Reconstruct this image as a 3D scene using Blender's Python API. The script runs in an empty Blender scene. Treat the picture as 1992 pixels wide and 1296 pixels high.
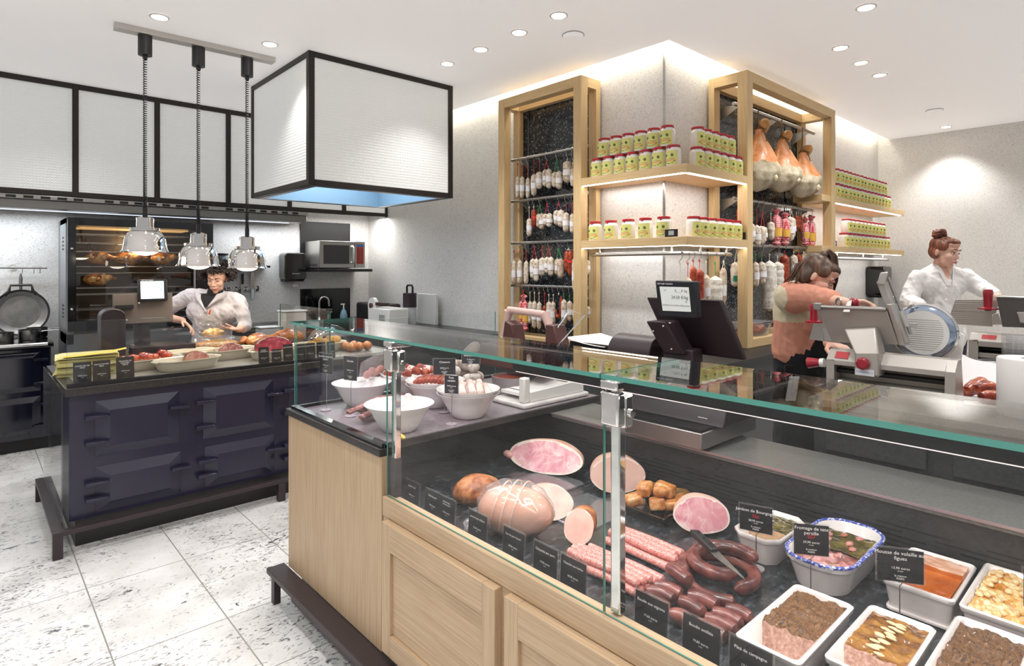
import bpy, bmesh, math, random
from mathutils import Vector, Matrix, noise
rnd = random.Random(11)
SC = bpy.context.scene
COL = SC.collection
PI = math.pi

# ------------------------------------------------------------------ mesh builder
class MB:
    def __init__(s):
        s.v, s.f, s.m = [], [], []
    def add(s, vs, fs, M=None, m=0):
        b = len(s.v)
        for p in vs:
            p = Vector(p)
            s.v.append(M @ p if M else p)
        for f in fs:
            s.f.append(tuple(b + i for i in f)); s.m.append(m)
        return s
    def box(s, x0, x1, y0, y1, z0, z1, M=None, m=0):
        vs = [(x0,y0,z0),(x1,y0,z0),(x1,y1,z0),(x0,y1,z0),(x0,y0,z1),(x1,y0,z1),(x1,y1,z1),(x0,y1,z1)]
        fs = [(0,3,2,1),(4,5,6,7),(0,1,5,4),(1,2,6,5),(2,3,7,6),(3,0,4,7)]
        return s.add(vs, fs, M, m)
    def cbox(s, c, d, M=None, m=0):
        return s.box(c[0]-d[0]/2,c[0]+d[0]/2,c[1]-d[1]/2,c[1]+d[1]/2,c[2]-d[2]/2,c[2]+d[2]/2,M,m)
    def hexa(s, bot, top, m=0):
        return s.add(list(bot)+list(top), [(3,2,1,0),(4,5,6,7),(0,1,5,4),(1,2,6,5),(2,3,7,6),(3,0,4,7)], None, m)
    def prism(s, poly, a0, a1, axis='z', M=None, m=0):
        # poly: 2d list; axis: extrusion axis
        def mk(p, a):
            if axis == 'z': return (p[0],p[1],a)
            if axis == 'y': return (p[0],a,p[1])
            return (a,p[0],p[1])
        n = len(poly)
        vs = [mk(p,a0) for p in poly]+[mk(p,a1) for p in poly]
        fs = [tuple(range(n))[::-1], tuple(range(n,2*n))]+[(i,(i+1)%n,n+(i+1)%n,n+i) for i in range(n)]
        return s.add(vs, fs, M, m)
    def tube(s, pts, r, n=10, closed=False, m=0, flat=1.0, cap=True):
        pts = [Vector(p) for p in pts]
        k = len(pts)
        rs = r if isinstance(r,(list,tuple)) else [r]*k
        up = None; vs = []
        for i,p in enumerate(pts):
            if closed: t = pts[(i+1)%k]-pts[i-1]
            else: t = pts[min(i+1,k-1)]-pts[max(i-1,0)]
            t = t.normalized() if t.length > 1e-9 else Vector((0,0,1))
            if up is None:
                a = Vector((0,0,1)) if abs(t.z) < .9 else Vector((1,0,0))
                up = (a - t*a.dot(t)).normalized()
            else:
                up = (up - t*up.dot(t))
                up = up.normalized() if up.length > 1e-6 else Vector((1,0,0))
            w = t.cross(up)
            for j in range(n):
                q = 2*PI*j/n
                vs.append(p + up*math.cos(q)*rs[i]*flat + w*math.sin(q)*rs[i])
        fs = []
        for i in range(k if closed else k-1):
            a, b = i*n, ((i+1)%k)*n
            for j in range(n):
                fs.append((a+j, a+(j+1)%n, b+(j+1)%n, b+j))
        if not closed and cap:
            fs.append(tuple(range(n))[::-1]); fs.append(tuple(range((k-1)*n,k*n)))
        return s.add(vs, fs, None, m)
    def cyl(s, p0, p1, r0, r1=None, n=16, m=0):
        return s.tube([p0,p1],[r0, r0 if r1 is None else r1], n, m=m)
    def lathe(s, prof, n=24, c=(0,0,0), m=0, M=None, sx=1, sy=1):
        vs, k = [], len(prof)
        for r,z in prof:
            for j in range(n):
                q = 2*PI*j/n
                vs.append((c[0]+r*math.cos(q)*sx, c[1]+r*math.sin(q)*sy, c[2]+z))
        fs = [(i*n+j, i*n+(j+1)%n, (i+1)*n+(j+1)%n, (i+1)*n+j) for i in range(k-1) for j in range(n)]
        return s.add(vs, fs, M, m)
    def ball(s, c, r, nu=16, nv=10, m=0, M=None, fn=None, lump=0, seed=0, fr=1.0):
        r = r if isinstance(r,(list,tuple)) else (r,r,r)
        vs = []
        for i in range(nv+1):
            a = PI*i/nv
            for j in range(nu):
                q = 2*PI*j/nu
                d = Vector((math.sin(a)*math.cos(q), math.sin(a)*math.sin(q), math.cos(a)))
                k = 1.0
                if lump: k += lump*noise.noise(d*fr*1.7+Vector((seed*3.1,seed*1.7,seed)))
                p = Vector((d.x*r[0]*k, d.y*r[1]*k, d.z*r[2]*k))
                if fn: p = fn(p, d)
                vs.append(Vector(c)+p)
        fs = [(i*nu+j,(i+1)*nu+j,(i+1)*nu+(j+1)%nu,i*nu+(j+1)%nu) for i in range(nv) for j in range(nu)]
        return s.add(vs, fs, M, m)
    def grid(s, fn, nu, nv, m=0, mf=None):
        b = len(s.v)
        for i in range(nu+1):
            for j in range(nv+1):
                s.v.append(Vector(fn(i/nu, j/nv)))
        for i in range(nu):
            for j in range(nv):
                a = b+i*(nv+1)+j
                s.f.append((a,a+nv+1,a+nv+2,a+1)); s.m.append(mf((i+.5)/nu,(j+.5)/nv) if mf else m)
        return s
    def build(s, name, mats, parent=None, bevel=0, smooth=40, seg=2, sub=0, loc=None, weld=True):
        me = bpy.data.meshes.new(name)
        me.from_pydata([tuple(p) for p in s.v], [], s.f)
        mats = mats if isinstance(mats,(list,tuple)) else [mats]
        for m in mats: me.materials.append(m)
        if len(mats) > 1: me.polygons.foreach_set('material_index', s.m)
        if weld:
            bm = bmesh.new(); bm.from_mesh(me)
            bmesh.ops.remove_doubles(bm, verts=bm.verts, dist=1e-5)
            bmesh.ops.recalc_face_normals(bm, faces=bm.faces)
            bm.to_mesh(me); bm.free()
        me.polygons.foreach_set('use_smooth', [True]*len(me.polygons))
        try: me.set_sharp_from_angle(angle=math.radians(smooth))
        except Exception: pass
        me.update()
        o = bpy.data.objects.new(name, me); COL.objects.link(o)
        if parent is not None: o.parent = parent
        if loc is not None: o.location = loc
        if bevel:
            b = o.modifiers.new('bevel','BEVEL'); b.width = bevel; b.segments = seg; b.limit_method = 'ANGLE'; b.angle_limit = math.radians(40)
        if sub:
            d = o.modifiers.new('sub','SUBSURF'); d.levels = sub; d.render_levels = sub
        return o

def T(x=0,y=0,z=0): return Matrix.Translation((x,y,z))
def RX(a): return Matrix.Rotation(a,4,'X')
def RY(a): return Matrix.Rotation(a,4,'Y')
def RZ(a): return Matrix.Rotation(a,4,'Z')
def rad(a): return math.radians(a)
def tag(o, label=None, cat=None, group=None, kind=None):
    if label: o['label'] = label
    if cat: o['category'] = cat
    if group: o['group'] = group
    if kind: o['kind'] = kind
    return o
def thing(name, label, cat, loc=(0,0,0), rz=0, group=None, rot=None):
    o = bpy.data.objects.new(name, None); COL.objects.link(o)
    o.empty_display_size = .05
    o.location = loc; o.rotation_euler = rot or (0,0,rz)
    return tag(o, label, cat, group)
def struct(o): o['kind'] = 'structure'; return o
def copy_tree(o, parent=None):
    c = o.copy(); COL.objects.link(c)
    if parent is not None: c.parent = parent
    for ch in list(o.children): copy_tree(ch, c)
    return c
ORD = ['first','second','third','fourth','fifth','sixth','seventh','eighth','ninth','tenth','eleventh','twelfth','thirteenth','fourteenth','fifteenth','sixteenth']

# ------------------------------------------------------------------ materials
def lin(c):
    if isinstance(c,str):
        c = c.lstrip('#'); c = [int(c[i:i+2],16)/255 for i in (0,2,4)]
    return tuple(((v+.055)/1.055)**2.4 if v > .04045 else v/12.92 for v in c)+(1,)
def nd(nt, typ, **kw):
    n = nt.nodes.new(typ)
    for k,v in kw.items():
        if k.startswith('i_'):
            key = k[2:]; key = int(key) if key.isdigit() else key.replace('_',' ')
            n.inputs[key].default_value = v
        else: setattr(n,k,v)
    return n
def base(name):
    m = bpy.data.materials.new(name); m.use_nodes = True
    nt = m.node_tree; nt.nodes.clear()
    out = nd(nt,'ShaderNodeOutputMaterial'); b = nd(nt,'ShaderNodeBsdfPrincipled')
    nt.links.new(b.outputs[0], out.inputs[0])
    return m, nt, b, out
def coords(nt, st=(1,1,1), rot=(0,0,0), loc=(0,0,0)):
    tc = nd(nt,'ShaderNodeTexCoord'); mp = nd(nt,'ShaderNodeMapping')
    mp.inputs['Scale'].default_value = st; mp.inputs['Rotation'].default_value = rot; mp.inputs['Location'].default_value = loc
    nt.links.new(tc.outputs['Object'], mp.inputs[0]); return mp.outputs[0]
def ramp(nt, fac, stops, interp='LINEAR'):
    r = nd(nt,'ShaderNodeValToRGB'); e = r.color_ramp; e.interpolation = interp
    while len(e.elements) < len(stops): e.elements.new(.5)
    for el,(p,c) in zip(e.elements, stops): el.position = p; el.color = lin(c)
    nt.links.new(fac, r.inputs[0]); return r.outputs[0]
def mixc(nt, a, b, fac, mode='MIX'):
    n = nd(nt,'ShaderNodeMix', data_type='RGBA', blend_type=mode)
    for sock,val in ((n.inputs[6],a),(n.inputs[7],b),(n.inputs[0],fac)):
        if hasattr(val,'links') or hasattr(val,'node'): nt.links.new(val, sock)
        else: sock.default_value = val
    return n.outputs[2]
def bumpn(nt, b, h, strength=.3, dist=.01):
    n = nd(nt,'ShaderNodeBump'); n.inputs['Strength'].default_value = strength; n.inputs['Distance'].default_value = dist
    nt.links.new(h, n.inputs['Height']); nt.links.new(n.outputs[0], b.inputs['Normal'])
def math_(nt, op, a, b=0.0):
    n = nd(nt,'ShaderNodeMath', operation=op)
    for i,v in enumerate((a,b)):
        if hasattr(v,'node'): nt.links.new(v, n.inputs[i])
        else: n.inputs[i].default_value = v
    return n.outputs[0]
MC = {}
def pm(name, c='#888888', r=.5, metal=0, c2=None, ns=8, st=(1,1,1), lo=.38, hi=.62, bump=0, bs=None, bd=.004, coat=0, sss=0, emit=0, ec=None, spec=.5, det=4, trans=0, alpha=1):
    if name in MC: return MC[name]
    m, nt, b, out = base(name)
    b.inputs['Base Color'].default_value = lin(c); b.inputs['Roughness'].default_value = r
    b.inputs['Metallic'].default_value = metal; b.inputs['Specular IOR Level'].default_value = spec
    if coat: b.inputs['Coat Weight'].default_value = coat; b.inputs['Coat Roughness'].default_value = .08
    if sss: b.inputs['Subsurface Weight'].default_value = sss; b.inputs['Subsurface Radius'].default_value = (.012,.006,.004); b.inputs['Subsurface Scale'].default_value = 1
    if emit: b.inputs['Emission Color'].default_value = lin(ec or c); b.inputs['Emission Strength'].default_value = emit
    if trans: b.inputs['Transmission Weight'].default_value = trans
    if alpha < 1: b.inputs['Alpha'].default_value = alpha
    if c2 or bump:
        co = coords(nt, st)
        n = nd(nt,'ShaderNodeTexNoise'); n.inputs['Scale'].default_value = ns; n.inputs['Detail'].default_value = det
        nt.links.new(co, n.inputs['Vector'])
        if c2: nt.links.new(ramp(nt, n.outputs['Fac'], [(lo,c),(hi,c2)]), b.inputs['Base Color'])
        if bump:
            n2 = n
            if bs:
                n2 = nd(nt,'ShaderNodeTexNoise'); n2.inputs['Scale'].default_value = bs; n2.inputs['Detail'].default_value = 3
                nt.links.new(co, n2.inputs['Vector'])
            bumpn(nt, b, n2.outputs['Fac'], bump, bd)
    MC[name] = m; return m
def oak(axis, dark=0):
    name = 'oak_%s%d' % (axis, dark)
    if name in MC: return MC[name]
    m, nt, b, out = base(name)
    k = {'x':(1.2,38,38),'y':(38,1.2,38),'z':(38,38,1.2)}[axis]
    co = coords(nt, k)
    n = nd(nt,'ShaderNodeTexNoise'); n.inputs['Scale'].default_value = 4; n.inputs['Detail'].default_value = 6
    nt.links.new(co, n.inputs['Vector'])
    cs = {0:('#ad9273','#b99f80','#c4ab8c'),1:('#a87c48','#b88c56','#c49a66'),2:('#c6a777','#d2b484','#dcc094')}[dark]
    nt.links.new(ramp(nt, n.outputs['Fac'], [(.3,cs[0]),(.5,cs[1]),(.7,cs[2])]), b.inputs['Base Color'])
    b.inputs['Roughness'].default_value = .5
    bumpn(nt, b, n.outputs['Fac'], .08, .002)
    MC[name] = m; return m
def glass(name, tint=(1,1,1,1), f0=.04, rough=0, refl=1.0, haze=0):
    if name in MC: return MC[name]
    m = bpy.data.materials.new(name); m.use_nodes = True; nt = m.node_tree; nt.nodes.clear()
    out = nd(nt,'ShaderNodeOutputMaterial'); tr = nd(nt,'ShaderNodeBsdfTransparent'); gl = nd(nt,'ShaderNodeBsdfGlossy')
    tr.inputs[0].default_value = tint; gl.inputs['Roughness'].default_value = rough
    lw = nd(nt,'ShaderNodeLayerWeight'); lw.inputs[0].default_value = .5
    p = math_(nt,'POWER', lw.outputs['Facing'], 5.0)
    f = math_(nt,'ADD', math_(nt,'MULTIPLY', p, (1-f0)*refl), f0)
    mx = nd(nt,'ShaderNodeMixShader'); nt.links.new(f, mx.inputs[0]); nt.links.new(tr.outputs[0], mx.inputs[1]); nt.links.new(gl.outputs[0], mx.inputs[2])
    if haze:
        df = nd(nt,'ShaderNodeBsdfDiffuse'); df.inputs[0].default_value = (.9,.9,.92,1)
        m2 = nd(nt,'ShaderNodeMixShader'); m2.inputs[0].default_value = haze
        nt.links.new(mx.outputs[0], m2.inputs[1]); nt.links.new(df.outputs[0], m2.inputs[2]); mx = m2
    nt.links.new(mx.outputs[0], out.inputs[0]); MC[name] = m; return m
def floor_mat():
    m, nt, b, out = base('white_granite_tiles')
    co = coords(nt)
    sep = nd(nt,'ShaderNodeSeparateXYZ'); nt.links.new(co, sep.inputs[0])
    # grey clouds
    n1 = nd(nt,'ShaderNodeTexNoise', i_Scale=3.2, i_Detail=6.0); nt.links.new(co, n1.inputs['Vector'])
    c1 = ramp(nt, n1.outputs['Fac'], [(.3,'#c6c4c2'),(.45,'#d9d8d6'),(.6,'#e6e5e4')])
    # dark elongated flecks
    cf = coords(nt,(10,19,1),(0,0,rad(-24)))
    n2 = nd(nt,'ShaderNodeTexNoise', i_Scale=1.6, i_Detail=7.0, i_Roughness=.72, i_Distortion=2.2); nt.links.new(cf, n2.inputs['Vector'])
    n3 = nd(nt,'ShaderNodeTexNoise', i_Scale=2.1, i_Detail=3.0); nt.links.new(co, n3.inputs['Vector'])
    th = math_(nt,'ADD', n2.outputs['Fac'], math_(nt,'MULTIPLY', math_(nt,'SUBTRACT', n3.outputs['Fac'], .5), .3))
    fl = ramp(nt, th, [(.575,'#000000'),(.615,'#ffffff')])
    fg = ramp(nt, th, [(.53,'#000000'),(.61,'#ffffff')])
    c2 = mixc(nt, c1, lin('#a9a7a5'), math_(nt,'MULTIPLY', fg, .45))
    c3 = mixc(nt, c2, lin('#45474d'), math_(nt,'MULTIPLY', fl, .95))
    # joints
    def joint(v, off, per):
        q = math_(nt,'FRACT', math_(nt,'ADD', math_(nt,'DIVIDE', math_(nt,'SUBTRACT', v, off), per), .5))
        d = math_(nt,'ABSOLUTE', math_(nt,'SUBTRACT', q, .5))
        return math_(nt,'LESS_THAN', math_(nt,'MULTIPLY', d, per), .0028)
    j = math_(nt,'MAXIMUM', joint(sep.outputs[0], .423, .427), math_(nt,'MAXIMUM', joint(sep.outputs[1], 3.99, 1.18), joint(sep.outputs[1], 3.525, 1.18)))
    c4 = mixc(nt, c3, lin('#8f8d88'), j)
    nt.links.new(c4, b.inputs['Base Color']); b.inputs['Roughness'].default_value = .32
    return m
def speckle_wall():
    m, nt, b, out = base('speckled_wall_covering')
    co = coords(nt,(1,1,1))
    n = nd(nt,'ShaderNodeTexNoise', i_Scale=85.0, i_Detail=2.0, i_Roughness=.6); nt.links.new(co, n.inputs['Vector'])
    n2 = nd(nt,'ShaderNodeTexNoise', i_Scale=4.0, i_Detail=2.0); nt.links.new(co, n2.inputs['Vector'])
    th = math_(nt,'ADD', n.outputs['Fac'], math_(nt,'MULTIPLY', math_(nt,'SUBTRACT', n2.outputs['Fac'], .5), .15))
    nt.links.new(ramp(nt, th, [(.25,'#a5a19c'),(.34,'#cfccc9'),(.5,'#dddbd8'),(.7,'#e4e2df')]), b.inputs['Base Color'])
    b.inputs['Roughness'].default_value = .8
    return m
def mosaic():
    m, nt, b, out = base('black_glass_mosaic')
    tc = nd(nt,'ShaderNodeTexCoord'); sep = nd(nt,'ShaderNodeSeparateXYZ'); nt.links.new(tc.outputs['Object'], sep.inputs[0])
    cb = nd(nt,'ShaderNodeCombineXYZ'); nt.links.new(math_(nt,'ADD',sep.outputs[0],sep.outputs[1]), cb.inputs[0]); nt.links.new(sep.outputs[2], cb.inputs[1])
    br = nd(nt,'ShaderNodeTexBrick'); br.offset = 0; br.squash = 1
    br.inputs['Scale'].default_value = 1; br.inputs['Brick Width'].default_value = .014; br.inputs['Row Height'].default_value = .012; br.inputs['Mortar Size'].default_value = .0012
    nt.links.new(cb.outputs[0], br.inputs['Vector'])
    br.inputs['Color1'].default_value = (0,0,0,1); br.inputs['Color2'].default_value = (1,1,1,1); br.inputs['Mortar'].default_value = (0,0,0,1)
    c = ramp(nt, br.outputs['Color'], [(0,'#15181c'),(.5,'#2b3036'),(.85,'#434a52'),(.985,'#8b939a')])
    nt.links.new(c, b.inputs['Base Color']); b.inputs['Roughness'].default_value = .18
    return m
def ribbed():
    m, nt, b, out = base('glowing_ribbed_glass')
    tc = nd(nt,'ShaderNodeTexCoord'); sep = nd(nt,'ShaderNodeSeparateXYZ'); nt.links.new(tc.outputs['Object'], sep.inputs[0])
    s1 = math_(nt,'SINE', math_(nt,'MULTIPLY', math_(nt,'ADD',sep.outputs[0],sep.outputs[1]), 2*PI/.024))
    s2 = math_(nt,'SINE', math_(nt,'MULTIPLY', sep.outputs[2], 2*PI/.024))
    h = math_(nt,'MULTIPLY', math_(nt,'ADD', math_(nt,'MULTIPLY',s1,s2), math_(nt,'MULTIPLY',s2,.8)), .5)
    b.inputs['Base Color'].default_value = lin('#d4d5d4'); b.inputs['Roughness'].default_value = .3
    b.inputs['Emission Color'].default_value = lin('#f2f2ee'); b.inputs['Emission Strength'].default_value = .22  # emission put in to brighten the panels, no lamp behind them
    bumpn(nt, b, h, .45, .004)
    return m
def gingham():
    if 'gingham' in MC: return MC['gingham']
    m, nt, b, out = base('red_gingham_cloth')
    tc = nd(nt,'ShaderNodeTexCoord'); sep = nd(nt,'ShaderNodeSeparateXYZ'); nt.links.new(tc.outputs['Object'], sep.inputs[0])
    def st(v): return math_(nt,'LESS_THAN', math_(nt,'FRACT', math_(nt,'DIVIDE', v, .016)), .5)
    k = math_(nt,'MULTIPLY', math_(nt,'ADD', st(math_(nt,'ADD',sep.outputs[0],sep.outputs[1])), st(sep.outputs[2])), .5)
    nt.links.new(ramp(nt, k, [(0,'#f3e9e8'),(.5,'#e06a72'),(1,'#c81f30')]), b.inputs['Base Color']); b.inputs['Roughness'].default_value = .7
    MC['gingham'] = m; return m
def cellmat(name, stops, scale=30, r=.4, bump=.3, coat=0, st=(1,1,1), dist=.006, det=3, sss=0, mixn=.5):
    if name in MC: return MC[name]
    m, nt, b, out = base(name)
    co = coords(nt, st)
    v = nd(nt,'ShaderNodeTexVoronoi'); v.inputs['Scale'].default_value = scale; nt.links.new(co, v.inputs['Vector'])
    n = nd(nt,'ShaderNodeTexNoise'); n.inputs['Scale'].default_value = scale*.8; n.inputs['Detail'].default_value = det; nt.links.new(co, n.inputs['Vector'])
    bw = nd(nt,'ShaderNodeRGBToBW'); nt.links.new(v.outputs['Color'], bw.inputs[0])
    f = math_(nt,'ADD', math_(nt,'MULTIPLY', bw.outputs[0], 1-mixn), math_(nt,'MULTIPLY', n.outputs['Fac'], mixn))
    nt.links.new(ramp(nt, f, stops), b.inputs['Base Color'])
    b.inputs['Roughness'].default_value = r
    if coat: b.inputs['Coat Weight'].default_value = coat; b.inputs['Coat Roughness'].default_value = .1
    if sss: b.inputs['Subsurface Weight'].default_value = sss; b.inputs['Subsurface Radius'].default_value = (.01,.005,.004); b.inputs['Subsurface Scale'].default_value = 1
    bumpn(nt, b, f, bump, dist)
    MC[name] = m; return m
def streak(name, stops, rough=.35, k=(3,3,30), scale=3, bump=.15, metal=0, coat=0, dist=.3):
    if name in MC: return MC[name]
    m, nt, b, out = base(name)
    n = nd(nt,'ShaderNodeTexNoise'); n.inputs['Scale'].default_value = scale; n.inputs['Detail'].default_value = 6; n.inputs['Distortion'].default_value = dist
    nt.links.new(coords(nt,k), n.inputs['Vector'])
    nt.links.new(ramp(nt, n.outputs['Fac'], stops), b.inputs['Base Color']); b.inputs['Roughness'].default_value = rough; b.inputs['Metallic'].default_value = metal
    if coat: b.inputs['Coat Weight'].default_value = coat
    if bump: bumpn(nt, b, n.outputs['Fac'], bump, .004)
    MC[name] = m; return m

M_floor, M_wall, M_mosaic, M_rib, M_ging = floor_mat(), speckle_wall(), mosaic(), ribbed(), gingham()
M_ceil = pm('glowing_ceiling_paint','#ebeae9',.85,emit=.24,ec='#fffaf8')  # faint emission added so the ceiling brightens and fills the room
M_steel = pm('brushed_steel','#b9b7b3',.28,1,c2='#a3a19e',ns=30,st=(1,1,30))
M_steel_d = pm('grey_steel','#8b8986',.35,1)
M_chrome = pm('chrome','#e6e4e2',.06,1)
M_alu = pm('anodised_aluminium','#c7c3bd',.35,.85)
M_alu_d = pm('grey_painted_metal','#b3ada6',.38,.4)
M_white_en = pm('white_enamelled_metal','#e9e7e3',.25)
M_blackf = pm('dark_bronze_frame','#2c2725',.45,.3)
M_black = pm('matt_black','#141214',.45)
M_blackg = pm('gloss_black','#0c0c0e',.12,coat=.5)
M_navy = pm('navy_enamel','#26253a',.3,coat=.25,spec=.4)
M_navyd = pm('navy_enamel_gloss','#0d0e20',.1,coat=.5)
M_stone = pm('black_stone_top','#2a2827',.3,c2='#393634',ns=60)
M_slate = streak('dark_slate_deck',[(.35,'#15171a'),(.5,'#262a2e'),(.62,'#3a3f44'),(.75,'#5a6066')],.25,(10,18,10),3,.1)
M_greytop = pm('grey_composite_top','#63625f',.35,c2='#72706d',ns=120)
M_darkpan = pm('charcoal_panel','#2c2c2e',.5,c2='#363638',ns=90)
M_brownb = pm('dark_brown_steel','#3a3032',.45,.2)
M_plum = pm('plum_black_plastic','#2e2228',.42)
M_white = pm('white_porcelain','#f1eeec',.15,coat=.4)
M_cream = pm('cream_stoneware','#e3d8c2',.25,coat=.3)
M_paperw = pm('white_paper','#ece8e6',.75)
M_yellowp = pm('pale_yellow_paper','#d9d199',.8,c2='#c9bf78',ns=6)
M_led = pm('led_strip','#ffffff',.5,emit=9,ec='#fff6e6')
M_ledc = pm('led_strip_cool','#ffffff',.5,emit=8,ec='#f6f4ff')
M_bulb = pm('lamp_bulb','#ffffff',.5,emit=14,ec='#fff4e2')
M_glass = glass('clear_glass',(.975,.985,.98,1))
M_glassg = glass('case_glass',(.975,.99,.985,1),.022)
M_edge = pm('green_glass_edge','#4a9487',.08,coat=.8,spec=.8)
M_wrap = glass('clear_film',(.97,.97,.97,1),.10,.08,haze=.10)
M_plas = glass('clear_plastic',(.94,.95,.96,1),.08,.05,haze=.05)
M_red = pm('red_plastic','#9c1428',.25,coat=.4)
M_card = pm('black_card','#17151a',.5)
M_cardw = pm('card_lettering','#e9e6e4',.6,emit=.15)
M_cardr = pm('red_lettering','#d0242e',.6,emit=.15)
M_skin = pm('skin','#e4b9a4',.5,c2='#d9a48f',ns=9,sss=.15)
M_hand = pm('skin_hand','#e6b8a6',.5,sss=.15)
M_lip = pm('lips','#b5605c',.4)
M_eye = pm('eye_white','#e8e2de',.2)
M_iris = pm('iris','#2b1b14',.2)
M_string = pm('red_string','#c4403e',.7)
M_stringw = pm('cotton_string','#d9cfbd',.8)
M_stringg = pm('green_string','#2f9a4e',.7)
M_lab = pm('white_label','#eeecef',.55)

def text(parent, s, size, loc, rot, mat=None, align='CENTER', name='lettering'):
    cu = bpy.data.curves.new(name,'FONT'); cu.body = s; cu.size = size; cu.align_x = align; cu.align_y = 'CENTER'; cu.resolution_u = 2
    t = bpy.data.objects.new('tmp', cu); COL.objects.link(t)
    me = bpy.data.meshes.new_from_object(t); me.name = name
    bpy.data.objects.remove(t); bpy.data.curves.remove(cu)
    me.materials.clear(); me.materials.append(mat or M_cardw)
    o = bpy.data.objects.new(name, me); COL.objects.link(o); o.parent = parent
    o.location = loc; o.rotation_euler = rot
    return o

# ------------------------------------------------------------------ the setting
CEIL = 3.25
struct(MB().box(-6,10,-5,7.6,-.05,0).build('floor', M_floor))
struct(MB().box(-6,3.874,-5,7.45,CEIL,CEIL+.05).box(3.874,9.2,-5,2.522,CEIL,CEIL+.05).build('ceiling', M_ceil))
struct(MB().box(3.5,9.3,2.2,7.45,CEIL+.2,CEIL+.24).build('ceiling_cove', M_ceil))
struct(MB().box(-6,4.1,7.3,7.45,0,CEIL).build('wall_kitchen', M_wall))
struct(MB().box(4.006,4.106,2.654,7.3,0,CEIL+.2).build('wall_middle', M_wall))
struct(MB().box(4.106,9.2,2.654,2.754,0,CEIL+.2).build('wall_pillar', M_wall))
struct(MB().box(9.05,9.2,-5,2.654,0,CEIL+.2).build('wall_right', M_wall))
struct(MB().box(3.998,4.012,2.646,2.66,.9,CEIL+.2).build('trim_1', M_steel))
# mosaic fields behind the two oak racks, with dark vertical joints
struct(MB().box(3.988,4.006,3.29,4.30,.9,3.06).build('wall_mosaic_left', M_mosaic))
struct(MB().box(3.982,3.99,3.46,3.475,.9,3.06).box(3.982,3.99,4.14,4.155,.9,3.06).build('trim_2', M_blackg))
struct(MB().box(4.72,6.49,2.636,2.654,.9,3.06).build('wall_mosaic_right', M_mosaic))
struct(MB().box(5.18,5.195,2.63,2.637,.9,3.06).box(6.12,6.135,2.63,2.637,.9,3.06).build('trim_3', M_blackg))
# cove light strips on top of the ceiling edge
def strip(name, x0,x1,y0,y1,z0,z1, mat, label):
    o = MB().box(x0,x1,y0,y1,z0,z1).build(name, mat)
    return tag(o, label, 'light strip')
strip('cove_light_strip',3.83,3.86,2.50,6.7,3.302,3.325,pm('cove_led','#ffffff',.5,emit=12,ec='#fff1d2'),'warm light strip hidden along the ceiling edge over the left wall')
strip('cove_light_strip',3.9,9.0,2.48,2.51,3.302,3.325,pm('cove_led'),'warm light strip hidden along the ceiling edge over the pillar wall')

# ------------------------------------------------------------------ lights
def spot(x,y,z,w,ang=95,col=(1,.985,.965),size=.05,blend=.7, aim=None):
    l = bpy.data.lights.new('spot','SPOT'); l.energy = w; l.spot_size = rad(ang); l.spot_blend = blend; l.color = col; l.shadow_soft_size = size
    o = bpy.data.objects.new('spot_light', l); COL.objects.link(o); o.location = (x,y,z)
    if aim: o.rotation_euler = (Vector(aim)-Vector((x,y,z))).to_track_quat('-Z','Y').to_euler()
    return o
def area(x,y,z,sx,sy,w,rot=(0,0,0),col=(1,1,1)):
    l = bpy.data.lights.new('area','AREA'); l.shape = 'RECTANGLE'; l.size = sx; l.size_y = sy; l.energy = w; l.color = col
    o = bpy.data.objects.new('area_light', l); COL.objects.link(o); o.location = (x,y,z); o.rotation_euler = rot
    return o
DL = [(.958,4.603,'first downlight at left, above the lamp rail'),(1.695,4.599,'downlight between the lamp rail and the boxed hood'),
      (2.948,4.048,'row of four downlights, the one nearest the boxed hood'),(2.946,3.608,'row of four downlights, second from the boxed hood'),
      (2.94,3.162,'row of four downlights, third from the boxed hood'),(2.94,2.771,'row of four downlights, farthest from the boxed hood'),
      (4.329,1.339,'downlight at the top edge, right of the pillar'),(4.979,1.718,'first of three downlights in front of the ham rack'),
      (5.466,1.729,'middle of three downlights in front of the ham rack'),(5.936,1.729,'last of three downlights in front of the ham rack'),
      (8.706,1.829,'small far downlight close to the right wall')]
dl0 = None
for i,(x,y,lb) in enumerate(DL):
    if dl0 is None:
        r = thing('recessed_downlight','white recessed '+lb,'ceiling light',(x,y,CEIL-.001),0,'recessed downlights')
        MB().lathe([(.062,0),(.062,-.006),(.05,-.008),(.046,-.001)],28).build('trim_ring', M_white, r)
        MB().lathe([(.0,-.003),(.046,-.003)],28).build('lamp', M_bulb, r, weld=False)
        dl0 = r
    else:
        r = copy_tree(dl0); r.location = (x,y,CEIL-.001); r['label'] = 'white recessed '+lb
    spot(x,y,CEIL-.03,42 if i < 10 else 60, 105, size=.05)
for x,y,lb in ((3.263,2.932,'white smoke detector ring on the ceiling, left of the pillar'),(7.708,1.72,'small white smoke detector ring on the far right ceiling')):
    r = thing('smoke_detector',lb,'smoke detector',(x,y,CEIL-.001))
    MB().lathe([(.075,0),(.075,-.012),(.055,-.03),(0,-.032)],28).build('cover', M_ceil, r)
    MB().lathe([(.078,0),(.082,-.006),(.076,-.008)],28).build('rim', pm('light_grey_plastic','#b5b3b1',.5), r)
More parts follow.
